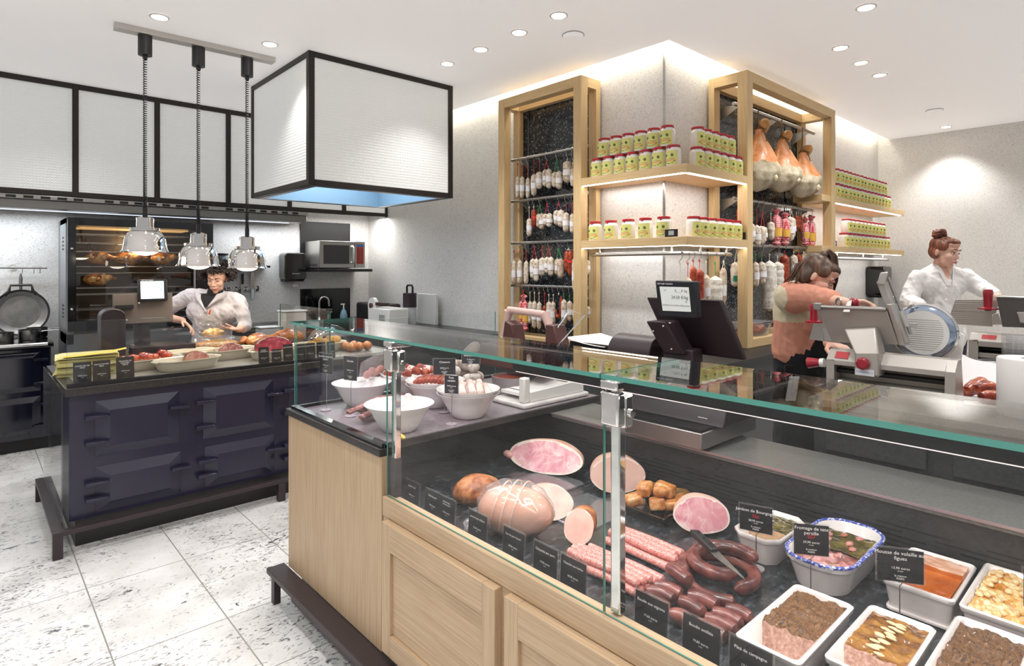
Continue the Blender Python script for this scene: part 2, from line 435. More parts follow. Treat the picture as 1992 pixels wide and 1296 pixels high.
# unseen downlights added over the customer side to light the counter front
for x in (-2.6,-.9,.5):
    for y in (-1.5,.6,2.4):
        spot(x,y,CEIL-.03,70,120,size=.08)
spot(2.0,.6,CEIL-.03,55,110); spot(3.3,.3,CEIL-.03,55,110); spot(1.5,1.8,CEIL-.03,40,110); spot(2.4,5.4,CEIL-1.2,12,150)
spot(4.4,-.4,CEIL-.03,60,120); spot(6.4,.2,CEIL-.03,70,120); spot(8,.6,CEIL-.03,50,110)
spot(-.9,5.7,CEIL-.03,50,120); spot(.6,5.9,CEIL-.03,30,120)
w = bpy.data.worlds.new('shop_hall'); SC.world = w; w.use_nodes = True
bg = w.node_tree.nodes['Background']; bg.inputs[0].default_value = (1,.99,.985,1); bg.inputs[1].default_value = .4

area(3.94,4.6,CEIL+.12,.07,4.0,11,(0,0,0),(1,.94,.80)); area(6.4,2.585,CEIL+.12,4.8,.07,13,(0,0,0),(1,.94,.80))
# ------------------------------------------------------------------ camera
cam = bpy.data.cameras.new('camera'); co_ = bpy.data.objects.new('camera', cam); COL.objects.link(co_)
co_.location = (0,0,1.55); co_.rotation_euler = (rad(90),0,rad(-42.23))
cam.sensor_width = 36; cam.lens = 36*1165.6/1992; cam.shift_y = -(648-521)/1992; cam.clip_start = .05
SC.camera = co_
SC.view_settings.view_transform = 'Standard'
SC.view_settings.exposure = .12
SC.cycles.max_bounces = 10; SC.cycles.transparent_max_bounces = 24; SC.cycles.caustics_reflective = False; SC.cycles.sample_clamp_indirect = 6

# ------------------------------------------------------------------ kitchen back wall
# framed frosted panels hiding the extractor
r = thing('extractor_screen','long row of white ribbed glass panels in dark frames along the kitchen ceiling','panel screen',(0,6.8,2.2))
PX = [-1.26,-.595,.07,.734,1.397,2.068,2.733,3.406,4.0]
fr = MB()
fr.box(-1.28,4.0,0,.05,0,.05).box(-1.28,4.0,0,.05,1.0,1.048)
for x in PX: fr.box(x-.024,x+.024,-.004,.05,.0,1.045)
fr.build('frame', M_blackf, r, bevel=.004)
for a,b in zip(PX[:-1],PX[1:]):
    MB().box(a+.024,b-.024,.02,.03,.05,1.0).build('glass_panel', M_rib, r, weld=False)
r = thing('exhaust_canopy','brushed steel extractor canopy under the row of ribbed glass panels','extractor hood',(0,6.5,2.08))
MB().box(-1.3,2.95,.3,.8,.08,.118).build('canopy_body', M_steel, r, bevel=.004)
g = MB()
for i in range(34):
    if i%9 == 8: continue
    g.box(-1.2+i*.12,-1.2+i*.12+.07,.2985,.302,.086,.11)
g.build('vent_grille', M_black, r)
MB().box(-1.3,2.95,.34,.8,.0,.08).build('lower_pan', M_steel_d, r, bevel=.006)
MB().box(-1.2,2.8,.5,.53,-.006,0).build('lamp_strip', pm('kitchen_led','#ffffff',.5,emit=1.0,ec='#e6efff'), r)
area(.0,7.0,2.06,2.2,.1,14,col=(.86,.93,1)); area(2.6,7.0,2.06,1.0,.1,7,col=(.9,.95,1)); area(3.6,6.9,2.19,.8,.2,10,col=(1,.98,.95))

# range cooker
r = thing('range_cooker','dark navy enamelled cast iron range cooker against the left kitchen wall','range cooker',(-.72,6.47,0))
W = 1.25
MB().box(0,W,.02,.8,.1,.87).build('body', M_navyd, r, bevel=.01)
MB().box(.02,W-.02,.05,.78,0,.1).build('plinth', M_black, r)
MB().box(-.01,W+.015,-.02,.8,.87,.915).build('hob_top', M_blackg, r, bevel=.012)
MB().tube([(.03,-.06,.905),(W-.03,-.06,.905)],.014,12).build('towel_rail', M_chrome, r)
for x in (.05,W-.05): MB().cyl((x,-.06,.905),(x,.02,.905),.011).build('rail_bracket', M_chrome, r)
def bevel_door(p, x0,x1,z0,z1,y=0,d=.03,inset=.06,mat=None, sides=None):
    m = MB(); 
    a = [(x0,y,z0),(x1,y,z0),(x1,y,z1),(x0,y,z1)]
    b = [(x0+inset,y-d,z0+inset*.8),(x1-inset,y-d,z0+inset*.8),(x1-inset,y-d,z1-inset*.8),(x0+inset,y-d,z1-inset*.8)]
    m.add(a+b,[(4,5,6,7),(0,1,5,4),(1,2,6,5),(2,3,7,6),(3,0,4,7),(3,2,1,0)])
    return m.build('door', mat or M_navyd, p, bevel=.003, smooth=20)
for x0,x1 in ((.06,.58),(.66,1.18)):
    for z0,z1 in ((.5,.84),(.14,.46)):
        d = bevel_door(r,x0,x1,z0,z1,.018,.03)
        for z in (z0+.07,z1-.07): MB().box(x1-.05,x1+.045,-.02,.02,z-.008,z+.008).build('hinge', M_navyd, d, bevel=.003)
area(-.3,6.9,2.0,.6,.1,4)
# utensil rail
r = thing('utensil_rail','thin steel hanging rail on the wall above the range cooker','rail',(0,7.22,1.55))
MB().cyl((-.9,0,0),(.56,0,0),.009).build('bar', M_steel_d, r)
for x in (-.5,.31): MB().cyl((x,0,0),(x,.08,0),.008).lathe([(.03,.0),(.03,.004)],16,M=T(x,.075,0)@RX(-PI/2)).build('wall_fixing', M_steel, r)
hk = None
for i,x in enumerate((.375,.46,.505)):
    m = MB().tube([(0,.012,-.0),(0,0,.014),(0,-.012,0),(0,-.008,-.03),(0,.004,-.05),(0,.01,-.04)],.003,6).build('hanging_hook', M_steel, None, loc=(x,7.22,1.55))
    tag(m,'small steel S hook %s on the utensil rail' % ('holding the big pan','beside the pan hook','nearest the rail end')[i],'hook',['utensil hooks']*1 and 'utensil hooks')
# large hanging pan
r = thing('frying_pan','large round steel pan hanging on the wall above the range cooker','pan',(.36,7.19,1.14),0,rot=(rad(4),0,0))
pan = MB().lathe([(0,0),(.15,.0),(.195,.05),(.205,.06),(.2,.066),(.19,.055),(.148,.012),(0,.012)],40,M=RX(PI/2)@T(0,0,-.0))
pan.build('bowl', pm('worn_aluminium','#b9b8b6',.35,.35,c2='#a6a5a3',ns=14), r)
MB().lathe([(.197,.052),(.215,.058),(.213,.07),(.196,.066)],40,M=RX(PI/2)).build('rim', pm('dark_pan_edge','#4a4948',.4,.7), r)
MB().tube([(-.115,-.05,.165),(-.085,-.06,.2),(-.075,-.06,.255),(.075,-.06,.255),(.085,-.06,.2),(.115,-.05,.165)],[.016,.014,.012,.012,.014,.016],10).build('handle', pm('dark_pan_edge'), r)
MB().tube([(0,-.02,.2),(0,-.02,.31),(0,-.015,.36)],[.011,.015,.006],10).build('hanging_stem', M_steel_d, r)
def saucepan(loc, rz, R, H, label, hl=.16):
    r = thing('saucepan',label,'saucepan',loc,rz)
    MB().lathe([(0,0),(R*.97,0),(R,.008),(R,H),(R+.005,H+.003),(R-.004,H),(R-.004,.006),(0,.006)],28).build('pot', pm('stainless_pot','#8d8b88',.25,1), r)
    MB().tube([(R-.01,0,H*.75),(R+.04,0,H*.82),(R+hl,0,H*.86)],[.011,.010,.008],8,flat=.5).build('handle', M_steel, r)
saucepan((.40,6.78,.916),-.1,.078,.088,'small steel saucepan on the cooker with its handle to the right',.13)
saucepan((.21,6.75,.916),-1.9,.085,.075,'dark steel saucepan on the cooker at the left picture edge',.12)
saucepan((.47,7.05,.916),.2,.08,.08,'dark saucepan behind the small steel saucepan on the cooker',.14)

# rotisserie oven
r = thing('rotisserie_oven','tall black glass fronted rotisserie oven with chickens turning inside','rotisserie oven',(.653,6.6,0))
W = 1.2
b = MB(); b.box(0,W,.04,.7,0,.86).box(0,W,.55,.7,.86,2.0).box(0,.05,.04,.55,.86,2.0).box(W-.05,W,.04,.55,.86,2.0).box(0,W,.04,.55,1.93,2.0).box(0,W,.04,.55,.86,.95)
b.build('cabinet', pm('oven_steel','#8f9296',.35,.85), r)
MB().box(-.006,0,.06,.5,1.0,1.95).build('side_panel', pm('oven_grey','#a3a7ab',.4,.7), r)
for z in (1.1,1.72):
    m = MB()
    for i in range(3):
        for j in range(4): m.cyl((-.0065,.2+i*.05,z+j*.035),(-.008,.2+i*.05,z+j*.035),.01,n=8)
    m.build('vent', M_black, r)
f = MB(); f.box(0,W,0,.035,.9,2.0)
fo = MB().box(.0,.06,-.02,.03,.98,2.0).box(W-.15,W,-.02,.03,.98,2.0).box(.06,W-.15,-.02,.03,1.93,2.0).box(.06,W-.15,-.02,.03,.98,1.08)
d = fo.build('door', M_blackg, r, bevel=.003)
MB().box(.06,W-.15,0,.004,1.08,1.93).build('glass', M_glass, d, weld=False)
for z in (1.18,1.72): MB().ball((.03,-.024,z),.012,10,6).build('bolt', M_chrome, d)
MB().box(.05,W-.05,.5,.55,.95,1.93).build('back_wall', pm('oven_warm_steel','#4a3d30',.35,.6), r)
rk = MB()
for z in (1.16,1.30,1.36,1.5,1.56,1.7,1.78,1.86):
    for y in (.1,.25,.4): rk.cyl((.07,y,z),(W-.16,y,z),.0035,n=6)
    for i in range(6): rk.cyl((.09+i*.17,.1,z),(.09+i*.17,.4,z),.0025,n=6)
rk.build('rack', M_steel, r)
MB().box(.1,W-.2,.1,.4,1.915,1.925).build('heating_lamp', pm('oven_glow','#ffd9a0',.5,emit=.5,ec='#ffc27a'), r)
l = bpy.data.lights.new('oven','POINT'); l.energy = 2.5; l.color = (1,.75,.45); l.shadow_soft_size = .05
o = bpy.data.objects.new('oven_light', l); COL.objects.link(o); o.location = (1.2,6.75,1.8)
MB().box(W-.12,W-.03,-.024,-.02,1.2,1.85).build('control_panel', pm('dark_panel','#161619',.2), r)
MB().cyl((W-.18,-.05,1.1),(W-.18,-.05,1.9),.012).build('door_handle', M_steel, d)
M_chick = cellmat('roast_chicken_skin',[(.3,'#7a3c14'),(.5,'#b8702f'),(.65,'#d9a45c')],18,.35,.3,.3)
def chicken(loc, rz, s, label, mat, group=None):
    r = thing('roast_chicken',label,'roast chicken',loc,rz,group); 
    def shp(p,d):
        p = p.copy(); p.z *= 1-.22*max(0,d.x); p.y *= 1-.25*max(0,-d.x)**2
        return p
    MB().ball((0,0,.06*s),(.115*s,.085*s,.068*s),20,12,fn=shp,lump=.10,seed=R_(),fr=1.4).build('body', mat, r)
    for sy in (-1,1):
        MB().tube([(-.02*s,sy*.07*s,.05*s),(-.075*s,sy*.075*s,.085*s),(-.105*s,sy*.055*s,.06*s),(-.15*s,sy*.045*s,.065*s),(-.16*s,sy*.045*s,.066*s)],[.03*s,.038*s,.022*s,.012*s,.016*s],10).build('leg', mat, r, sub=1)
        MB().tube([(.06*s,sy*.075*s,.075*s),(.03*s,sy*.1*s,.06*s),(.075*s,sy*.095*s,.05*s)],[.016*s,.02*s,.008*s],8).build('wing', mat, r, sub=1)
    return r
_r = [0]
def R_():
    _r[0] += 1; return _r[0]
for i,(x,y,z,lb) in enumerate(((.9,6.82,1.582,'left chicken on the upper rack inside the rotisserie oven'),(1.15,6.82,1.582,'middle chicken on the upper rack inside the rotisserie oven'),(1.45,6.82,1.582,'right chicken on the upper rack inside the rotisserie oven'),(.9,6.82,1.382,'single chicken on the lower rack inside the rotisserie oven'))):
    chicken((x,y,z),PI+(.15*i),1.0,'golden roast '+lb,M_chick,'chickens in the oven')
# black board with a chalk animal outline
r = thing('black_board','tall black panel with a faint chalk drawing right of the rotisserie oven','board',(1.87,7.24,.902))
MB().box(0,.17,0,.05,0,1.138).build('panel', M_black, r)
MB().tube([(.06,-.004,.96),(.08,-.004,1.03),(.12,-.004,1.07),(.14,-.004,1.03),(.12,-.004,1.01),(.15,-.004,.96)],.002,5).tube([(.03,-.004,.9),(.16,-.004,.89)],.0015,5).build('chalk_drawing', pm('chalk','#9a9a98',.9), r)
# shelf with jars, knife rack
r = tag(MB().box(1.98,2.63,7.12,7.3,1.55,1.575).build('wall_shelf', M_black, bevel=.002),'black wall shelf behind the cook in the kitchen','shelf')
t_ = thing('storage_jar','small grey lidded jar on the black kitchen shelf','jar',(2.13,7.2,1.576))
MB().lathe([(0,0),(.05,0),(.052,.1),(.045,.115),(0,.115)],18).build('body', pm('grey_jar','#6f7b7d',.2,coat=.4), t_); MB().lathe([(.056,.115),(.056,.135),(0,.137)],18).build('lid', M_black, t_)
t_ = thing('oil_bottle','bottle of yellow oil on the black kitchen shelf','bottle',(2.26,7.2,1.576))
MB().lathe([(0,0),(.03,0),(.03,.1),(.012,.13),(.012,.15),(0,.15)],16).build('body', pm('olive_oil','#b7b14c',.15,coat=.5), t_); MB().cyl((0,0,.15),(0,0,.17),.013).build('cap', pm('cream_plastic','#ded6c2',.4), t_)
r = thing('knife_rack','checked magnetic knife strip on the kitchen wall behind the cook','knife rack',(1.98,7.27,1.28))
MB().box(0,.56,0,.03,.0,.05).build('strip', cellmat('checked_strip',[(.45,'#111111'),(.55,'#e6e6e6')],90,.4,0,mixn=.0), r); MB().box(.555,.57,-.004,.03,-.004,.054).build('end_cap', M_black, r)
def knife(loc, up, label, hc, L=.2, w=.035, hl=.11):
    r = thing('hanging_knife',label,'knife',loc,rot=(0,0 if up else PI,0))
    MB().prism([(-w/2,0),(w/2,0),(w/2*.9,L*.55),(.0+w*.3,L),(-w/2*.7,L*.8)],-.0015,.0015,'y').build('blade', M_steel, r)
    MB().prism([(-w*.35,-hl),(w*.35,-hl),(w*.33,0),(-w*.3,0)],-.009,.009,'y').build('handle', hc, r, bevel=.004)
knife((2.47,7.255,1.30),True,'long steel knife with white handle on the magnetic strip, blade up',pm('white_handle','#cfd9de',.4),.23,.05,.12)
knife((2.36,7.255,1.36),False,'knife with black handle upward on the magnetic strip',M_black,.2,.04,.12)
# sink corner: splash panels, shelf, microwave, dispenser, tap, counter
tag(MB().box(3.06,3.73,7.285,7.3,1.55,2.13).build('backing_panel', M_black),'matt black wall panel behind the microwave','panel')
tag(MB().box(3.06,3.73,7.285,7.3,.9,1.285).build('splash_panel', M_blackg),'gloss black splash panel behind the sink tap','panel')
tag(MB().box(3.08,3.80,6.82,7.3,1.5,1.535).build('microwave_shelf', M_black, bevel=.003),'black wall shelf carrying the microwave','shelf')
r = thing('microwave_oven','stainless steel microwave oven with red keypad on the black shelf','microwave',(3.115,6.86,1.536))
MB().box(0,.60,.02,.42,.012,.34).build('housing', M_alu, r, bevel=.006)
d = MB().box(.0,.455,0,.02,.012,.34).build('door', M_steel, r, bevel=.004)
MB().box(.05,.385,-.003,0,.06,.29).build('window', pm('microwave_window','#3a3838',.25), d)
MB().tube([(.425,-.01,.07),(.425,-.035,.09),(.425,-.035,.26),(.425,-.01,.28)],.012,10).build('handle', M_chrome, d)
MB().box(.465,.60,.0,.02,.012,.34).build('control_side', M_steel, r)
MB().box(.485,.58,-.003,0,.06,.31).build('keypad', pm('red_keypad','#a8382f',.4), r)
MB().box(.49,.575,-.0045,-.003,.275,.305).build('display', pm('dark_display','#16202a',.2,emit=.3,ec='#2b7dbd'), r)
k = MB()
for i in range(7):
    for j in range(2): k.box(.493+j*.045,.527+j*.045,-.0045,-.003,.07+i*.028,.086+i*.028)
k.build('keys', pm('dark_red_keys','#6d231d',.4), r)
m = MB()
for i in range(8): m.box(-.001,.001,.06+i*.03,.075+i*.03,.03,.06)
m.build('side_vent', M_black, r)
def dispenser(loc, rz, label, s=1.0):
    r = thing('wall_mounted_dispenser',label,'towel dispenser',loc,rz)
    def rr(w,h,k):
        pts = []
        for cx,cz,a0 in ((w/2-k,h-k,0),(-w/2+k,h-k,90),(-w/2+k,k,180),(w/2-k,k,270)):
            for q in range(0,91,15): pts.append((cx+k*math.cos(rad(a0+q)),cz+k*math.sin(rad(a0+q))))
        return pts
    MB().prism(rr(.29*s,.36*s,.05*s),-.2*s,0,'y').build('cover', pm('smoked_black_plastic','#101012',.12,coat=.6), r, bevel=.012, seg=3)
    MB().prism(rr(.26*s,.06*s,.02*s),-.16*s,-.02*s,'y',M=T(0,0,-.02*s)).build('paper_slot', M_black, r)
    MB().box(-.05*s,.05*s,-.203*s,-.2*s,.08*s,.09*s).build('badge', pm('grey_badge','#8a8a8c',.4), r)
    return r
dispenser((2.93,7.295,1.40),0,'glossy black paper towel dispenser on the kitchen wall left of the microwave',.92)
tag(MB().grid(lambda u,v:(2.93+.06*u,7.2+.01*math.sin(u*9),1.345-.03*v-.008*math.sin(u*14)),8,3).build('hanging_paper_towel', M_paperw),'crumpled white paper end hanging from the kitchen towel dispenser','paper')
r = thing('back_counter','dark worktop with cupboards along the kitchen back wall','counter',(2.0,6.7,0))
MB().box(0,2.0,0,.6,.86,.9).build('worktop', M_stone, r, bevel=.004)
MB().box(.02,2.0,.03,.6,.08,.86).build('cupboard', M_darkpan, r)
MB().box(.02,2.0,.08,.6,0,.08).build('plinth', M_black, r)
r = thing('mixer_tap','chrome swan neck tap over the kitchen sink','tap',(3.22,7.1,.9))
pts = [(0,0,0),(0,0,.22)]+[(.055-.055*math.cos(rad(a)),-.03*math.sin(rad(a/2)),.22+.07*math.sin(rad(a))) for a in range(20,181,20)]+[(.115,-.03,.17)]
MB().tube(pts,.012,10).build('spout', M_chrome, r); MB().lathe([(0,0),(.028,0),(.022,.02),(.015,.04)],14).build('base', M_chrome, r)
MB().tube([(.12,0,.0),(.12,0,.07),(.16,-.02,.1)],.01,8).build('lever', M_chrome, r)
r = thing('soap_bottle','pump bottle of pale blue soap by the sink','soap bottle',(3.42,6.85,.9))
MB().lathe([(0,0),(.04,0),(.045,.06),(.03,.12),(.014,.14),(.014,.155),(0,.155)],18).build('bottle', pm('blue_soap','#7ea6b8',.15,coat=.4), r); MB().cyl((0,0,.155),(0,0,.2),.008).box(-.035,.012,-.009,.009,.195,.21).build('pump', M_white, r)
# small appliances on the side counter along the middle wall
r = thing('side_counter','dark counter along the speckled wall between kitchen and oak racks','counter',(3.35,4.45,0))
MB().box(0,.65,0,2.24,.86,.9).build('worktop', M_stone, r, bevel=.004); MB().box(.04,.65,.02,2.24,0,.86).build('cupboard', M_darkpan, r)
r = thing('waffle_iron','pair of black hinged contact grills on the side counter','grill',(3.62,6.40,.9))
MB().box(-.18,.0,-.18,.18,.0,.24).build('left_unit', M_black, r, bevel=.03, seg=3); MB().box(.03,.22,-.2,.16,.0,.22).build('right_unit', M_plum, r, bevel=.03, seg=3)
r = thing('label_printer','white label printer with a round roll of labels on the side counter','label printer',(3.50,6.02,.9))
MB().box(-.12,.14,-.3,.16,0,.2).build('housing', M_white_en, r, bevel=.015)
MB().cyl((-.1,.1,.22),(-.06,.1,.22),.09,n=26).build('roll', M_white, r); MB().cyl((-.12,.1,.22),(-.1,.1,.22),.03).build('roll_core', pm('brown_core','#5d4034',.5), r)
MB().box(-.1,-.06,-.22,.02,.225,.26).build('tear_bar', pm('brown_bar','#54413b',.4,.4), r)
MB().box(-.1215,-.12,-.22,-.1,.06,.13).build('screen', pm('grey_screen','#9aa19c',.3), r)
r = thing('vacuum_canister','black topped clear canister with a loop handle on the side counter','canister',(3.74,5.86,.9))
MB().lathe([(0,0),(.075,0),(.075,.2),(0,.2)],20).build('canister', pm('pale_canister','#c9cdcd',.2,coat=.4), r); MB().lathe([(.078,.2),(.078,.36),(0,.36)],20).build('top', M_plum, r)
MB().tube([(0,-.06,.36),(0,-.06,.43),(0,-.04,.45),(0,.04,.45),(0,.06,.43),(0,.06,.36)],.012,8).build('handle', M_black, r)
r = tag(MB().box(3.90,3.94,5.58,5.95,.9,1.25).build('cutting_board', pm('white_plastic_board','#dddcd8',.5), bevel=.006),'white plastic board leaning upright against the speckled wall','cutting board')

# ------------------------------------------------------------------ hot food island
IX0, IX1, IY0, IY1 = .39, 2.55, 4.04, 5.09
r = thing('serving_island','navy enamelled serving island with oven style doors and black stone top','serving island',(IX0,IY0,0))
L_, D_ = IX1-IX0, IY1-IY0
MB().box(.0,L_,.0,D_,.845,.89).build('worktop', M_stone, r, bevel=.003)
MB().box(.02,L_-.02,.03,D_-.02,.15,.845).build('body', M_navy, r, bevel=.004)
MB().box(.05,L_-.05,.055,D_-.05,0,.15).build('plinth', pm('dark_plinth','#211f1f',.45), r)
MB().box(.06,L_-.06,.10,D_-.04,.89,.8915).build('heated_steel_plate', pm('warm_steel','#cfcac2',.25,.7), r)
for x0,x1,z0,z1 in ((.135,.565,.485,.80),(.135,.575,.172,.43),(.695,1.135,.475,.80),(.705,1.14,.172,.43),(1.235,1.67,.475,.80),(1.235,1.67,.172,.43)):
    d = bevel_door(r,x0,x1,z0,z1,.03,.028,.07,M_navy)
    for z in (z0+.085,z1-.085):
        MB().prism([(x0-.045,z-.012),(x0+.06,z-.006),(x0+.06,z+.008),(x0-.045,z+.012)],-.022,.028,'y').build('hinge', M_navy, d, bevel=.003)
    MB().prism([(x1-.06,z1-.10),(x1+.045,z1-.105),(x1+.045,z1-.09),(x1-.06,z1-.085)],-.022,.028,'y').build('latch_handle', M_navy, d, bevel=.003)
r = thing('foot_rail','dark square steel foot rail on legs running round the navy island','foot rail',(.33,3.965,0))
MB().box(0,L_,0,.045,.12,.145).build('rail', M_brownb, r, bevel=.002); MB().box(0,.045,.0455,1.12,.12,.145).build('rail', M_brownb, r, bevel=.002)
for x,y in ((0,0),(1.19,0),(0,1.075)): MB().box(x,x+.045,y,y+.045,0,.12).build('leg', M_brownb, r, bevel=.002)
tag(MB().box(.372,.378,4.03,5.08,.02,.888).build('glass_side_sheet', [M_glass], weld=False),'clear glass sheet covering the left side of the navy island','glass sheet')
r = thing('sneeze_guard','clear glass sneeze guard with a slim dark base rail on the navy island','glass screen',(.40,4.065,.89))
def pane(name, x0,x1,y0,y1,z0,z1, parent, gm=None, thin='y'):
    m = MB(); b = len(m.f); m.box(x0,x1,y0,y1,z0,z1)
    # faces order: bottom, top, y0, x1, y1, x0
    mi = {'y':[1,1,0,1,0,1],'x':[1,1,1,0,1,0],'z':[0,0,1,0,1,1]}[thin]
    m.m = mi
    return m.build(name,[gm or M_glass, M_edge], parent, weld=False)
pane('front_pane',0,1.53,0,.008,.012,.362,r)
MB().box(0,1.53,-.012,.02,0,.022).build('base_rail', M_black, r)
pane('end_pane',1.522,1.53,.01,.93,.0,.36,r,thin='x')
MB().box(1.49,1.54,-.006,.03,.352,.366).build('corner_clamp', M_chrome, r)
# heat lamps
r = thing('lamp_rail','brushed steel ceiling rail carrying three heat lamps over the island','lamp rail',(.75,4.94,CEIL-.04),-.03)
MB().box(0,1.09,-.045,.045,0,.039).build('rail', M_alu, r, bevel=.002)
lamp0 = None
for i,(x,zr,zt) in enumerate(((.938,1.66,1.93),(1.288,1.56,1.83),(1.642,1.545,1.80))):
    lb = ('leftmost and highest of three','middle of three','rightmost of three beside the boxed hood')[i]
    r = thing('heat_lamp','chrome bell heat lamp on black coiled cord, '+lb,'heat lamp',(x,4.942,zr),0,'chrome heat lamps')
    if i == 0:
        sh = MB().lathe([(.147,0),(.152,.004),(.141,.02),(.136,.06),(.126,.105),(.108,.138),(.088,.152),(.096,.154),(.096,.174),(.056,.177),(.056,.245),(.03,.255),(.0,.256)],36)
        sh.lathe([(.146,.006),(.132,.06),(.12,.105),(.08,.145),(0,.15)],36); sh.build('shade', M_chrome, r, smooth=30)
        MB().ball((0,0,.018),(.085,.085,.04),20,10).build('bulb', M_bulb, r)
        sh0 = r
    else:
        for ch in list(sh0.children):
            if ch.name.split('.')[0] in ('shade','bulb'): copy_tree(ch, r)
    ztop = CEIL-.04-zr
    z0 = .25; pts = []; n = int((ztop-.22-z0)/.0135)
    zz = z0
    for k in range(n*8+1):
        f = k/(n*8); zc = z0+.05+(ztop-.17-z0-.05)*(f**1.3)
        pts.append((.0115*math.cos(k*PI/4),.0115*math.sin(k*PI/4),zc))
    c = MB().tube(pts,.0034,4).cyl((0,0,z0),(0,0,z0+.07),.016).cyl((0,0,ztop-.175),(0,0,ztop-.16),.008)
    c.build('coiled_cord', M_black, r)
    MB().cyl((0,0,ztop-.14),(0,0,ztop),.045,n=24).cyl((0,0,ztop-.165),(0,0,ztop-.14),.016).build('cord_reel', pm('black_housing','#2a2a2c',.4), r)
    spot(x,4.942,zr-.01,9,110,(1,.86,.62),.05)
# boxed hood over the island
r = thing('boxed_hood','big square hood of white ribbed glass in dark metal frames hanging over the island','extractor hood',(1.964,4.52,2.2))
HX, HY, HZ = 1.394, 1.29, 1.049
f = MB()
for x in (0,HX-.05):
    for y in (0,HY-.05): f.box(x,x+.05,y,y+.05,0,HZ)
for z in (0,HZ-.045):
    f.box(.05,HX-.05,.002,.04,z,z+.045).box(.05,HX-.05,HY-.04,HY-.002,z,z+.045).box(.002,.04,.05,HY-.05,z,z+.045).box(HX-.04,HX-.002,.05,HY-.05,z,z+.045)
f.build('frame', M_blackf, r, bevel=.003)
for a in ((.05,HX-.05,.012,.022),(.05,HX-.05,HY-.022,HY-.012)): MB().box(a[0],a[1],a[2],a[3],.045,HZ-.045).build('glass_panel', M_rib, r, weld=False)
for a in ((.012,.022),(HX-.022,HX-.012)): MB().box(a[0],a[1],.05,HY-.05,.045,HZ-.045).build('glass_panel', M_rib, r, weld=False)
MB().box(.10,.104,.10,HY-.10,.0,.3).box(HX-.104,HX-.10,.10,HY-.10,.0,.3).box(.104,HX-.104,.10,.104,.0,.3).box(.104,HX-.104,HY-.104,HY-.10,.0,.3).box(.1,HX-.1,.1,HY-.1,.3,.32).build('steel_liner', pm('blue_lit_steel','#a8c6da',.4,.3), r)  # bluish light inside the hood is put into the liner colour
MB().box(.05,HX-.05,.05,.1,.0,.012).box(.05,HX-.05,HY-.1,HY-.05,.0,.012).box(.05,.1,.1,HY-.1,.0,.012).box(HX-.1,HX-.05,.1,HY-.1,.0,.012).build('lower_rim', M_steel_d, r)
MB().box(.5,.9,.55,.7,.29,.3).build('lamp', pm('hood_lamp','#ffffff',.5,emit=3,ec='#d4e4ff'), r)
area(2.66,5.16,2.485,1.0,.9,9,col=(.75,.88,1))

# things on the island ------------------------------------------------
ZI = .8925
def oval_dish(loc, rz, label, a=.17, b=.10, h=.06):
    r = thing('baking_dish',label,'baking dish',loc,rz,'cream baking dishes')
    m = MB()
    def ring(k,z,n=40):
        o = []
        for j in range(n):
            q = 2*PI*j/n; c,s_ = math.cos(q),math.sin(q); e = .55
            o.append((k*a*math.copysign(abs(c)**e,c), (k*a-(a-b))*math.copysign(abs(s_)**e,s_), z))
        return o
    prof = [(.0,0),(.86,0),(.93,.02),(1.0,h),(1.04,h+.004),(1.035,h+.01),(.98,h+.006),(.9,.02),(.84,.012),(.0,.012)]
    vs, n = [], 40
    for k,z in prof: vs += ring(max(k,(a-b)/a+.0001),z) if k else [((0),0,z)]*n
    fs = [(i*n+j,i*n+(j+1)%n,(i+1)*n+(j+1)%n,(i+1)*n+j) for i in range(len(prof)-1) for j in range(n)]
    m.add(vs,fs).build('dish', M_cream, r)
    for sx in (-1,1): MB().cbox((sx*(a+.012),0,h+.003),(.03,.07,.012)).build('handle', M_cream, r, bevel=.005)
    return r
oval_dish((.86,4.52,ZI),.25,'cream baking dish of glazed tomatoes beside the yellow paper stack',.2,.115)
oval_dish((1.06,4.32,ZI),.22,'cream baking dish at the front holding a small brown roast',.185,.11)
oval_dish((1.16,4.72,ZI),.2,'empty looking cream baking dish behind the small brown roast',.17,.10)
oval_dish((1.42,4.62,ZI),.2,'cream baking dish with a sliced dark roast under the middle lamp',.18,.11)
oval_dish((1.68,4.40,ZI),.2,'cream baking dish with the big rare beef joint behind the cards',.19,.115)
oval_dish((2.05,4.52,ZI),.1,'cream baking dish of fried potato pieces behind the card row',.2,.12)
M_tom = streak('glazed_tomato',[(.35,'#5c1410'),(.48,'#a92c18'),(.6,'#d8562c'),(.75,'#e99a5a')],.15,(9,9,9),2,.3,coat=.6)
for i,(x,y) in enumerate(((-.13,-.04),(-.06,.03),(-.01,-.05),(.06,.02),(.12,-.03),(.13,.05),(-.12,.05),(.02,.07))):
    c,s_ = math.cos(.25),math.sin(.25)
    m = MB().ball((0,0,.0),(.036,.036,.026),14,9,lump=.12,seed=i).build('glazed_tomato', M_tom, loc=(.86+x*c-y*s_,4.52+x*s_+y*c,ZI+.062+.008*(i%3)))
    tag(m,'glossy red roast tomato in the dish beside the yellow paper, one of eight','roast tomato','roast tomatoes in the left dish')
M_crust = streak('roast_crust',[(.35,'#4a2414'),(.5,'#8d552c'),(.68,'#c48d55')],.35,(12,12,12),2,.5)
M_rare = streak('rare_beef',[(.3,'#8c2636'),(.5,'#c14a55'),(.7,'#d9808a')],.3,(6,6,20),3,.3,sss=0) if 0 else streak('rare_beef',[(.3,'#8c2636'),(.5,'#b9434f'),(.7,'#d9808a')],.3,(14,14,14),2,.25,coat=.3)
M_veal = streak('roast_veal_cut',[(.3,'#a5605a'),(.5,'#c98b80'),(.7,'#dcb0a0')],.35,(14,14,14),2,.25)
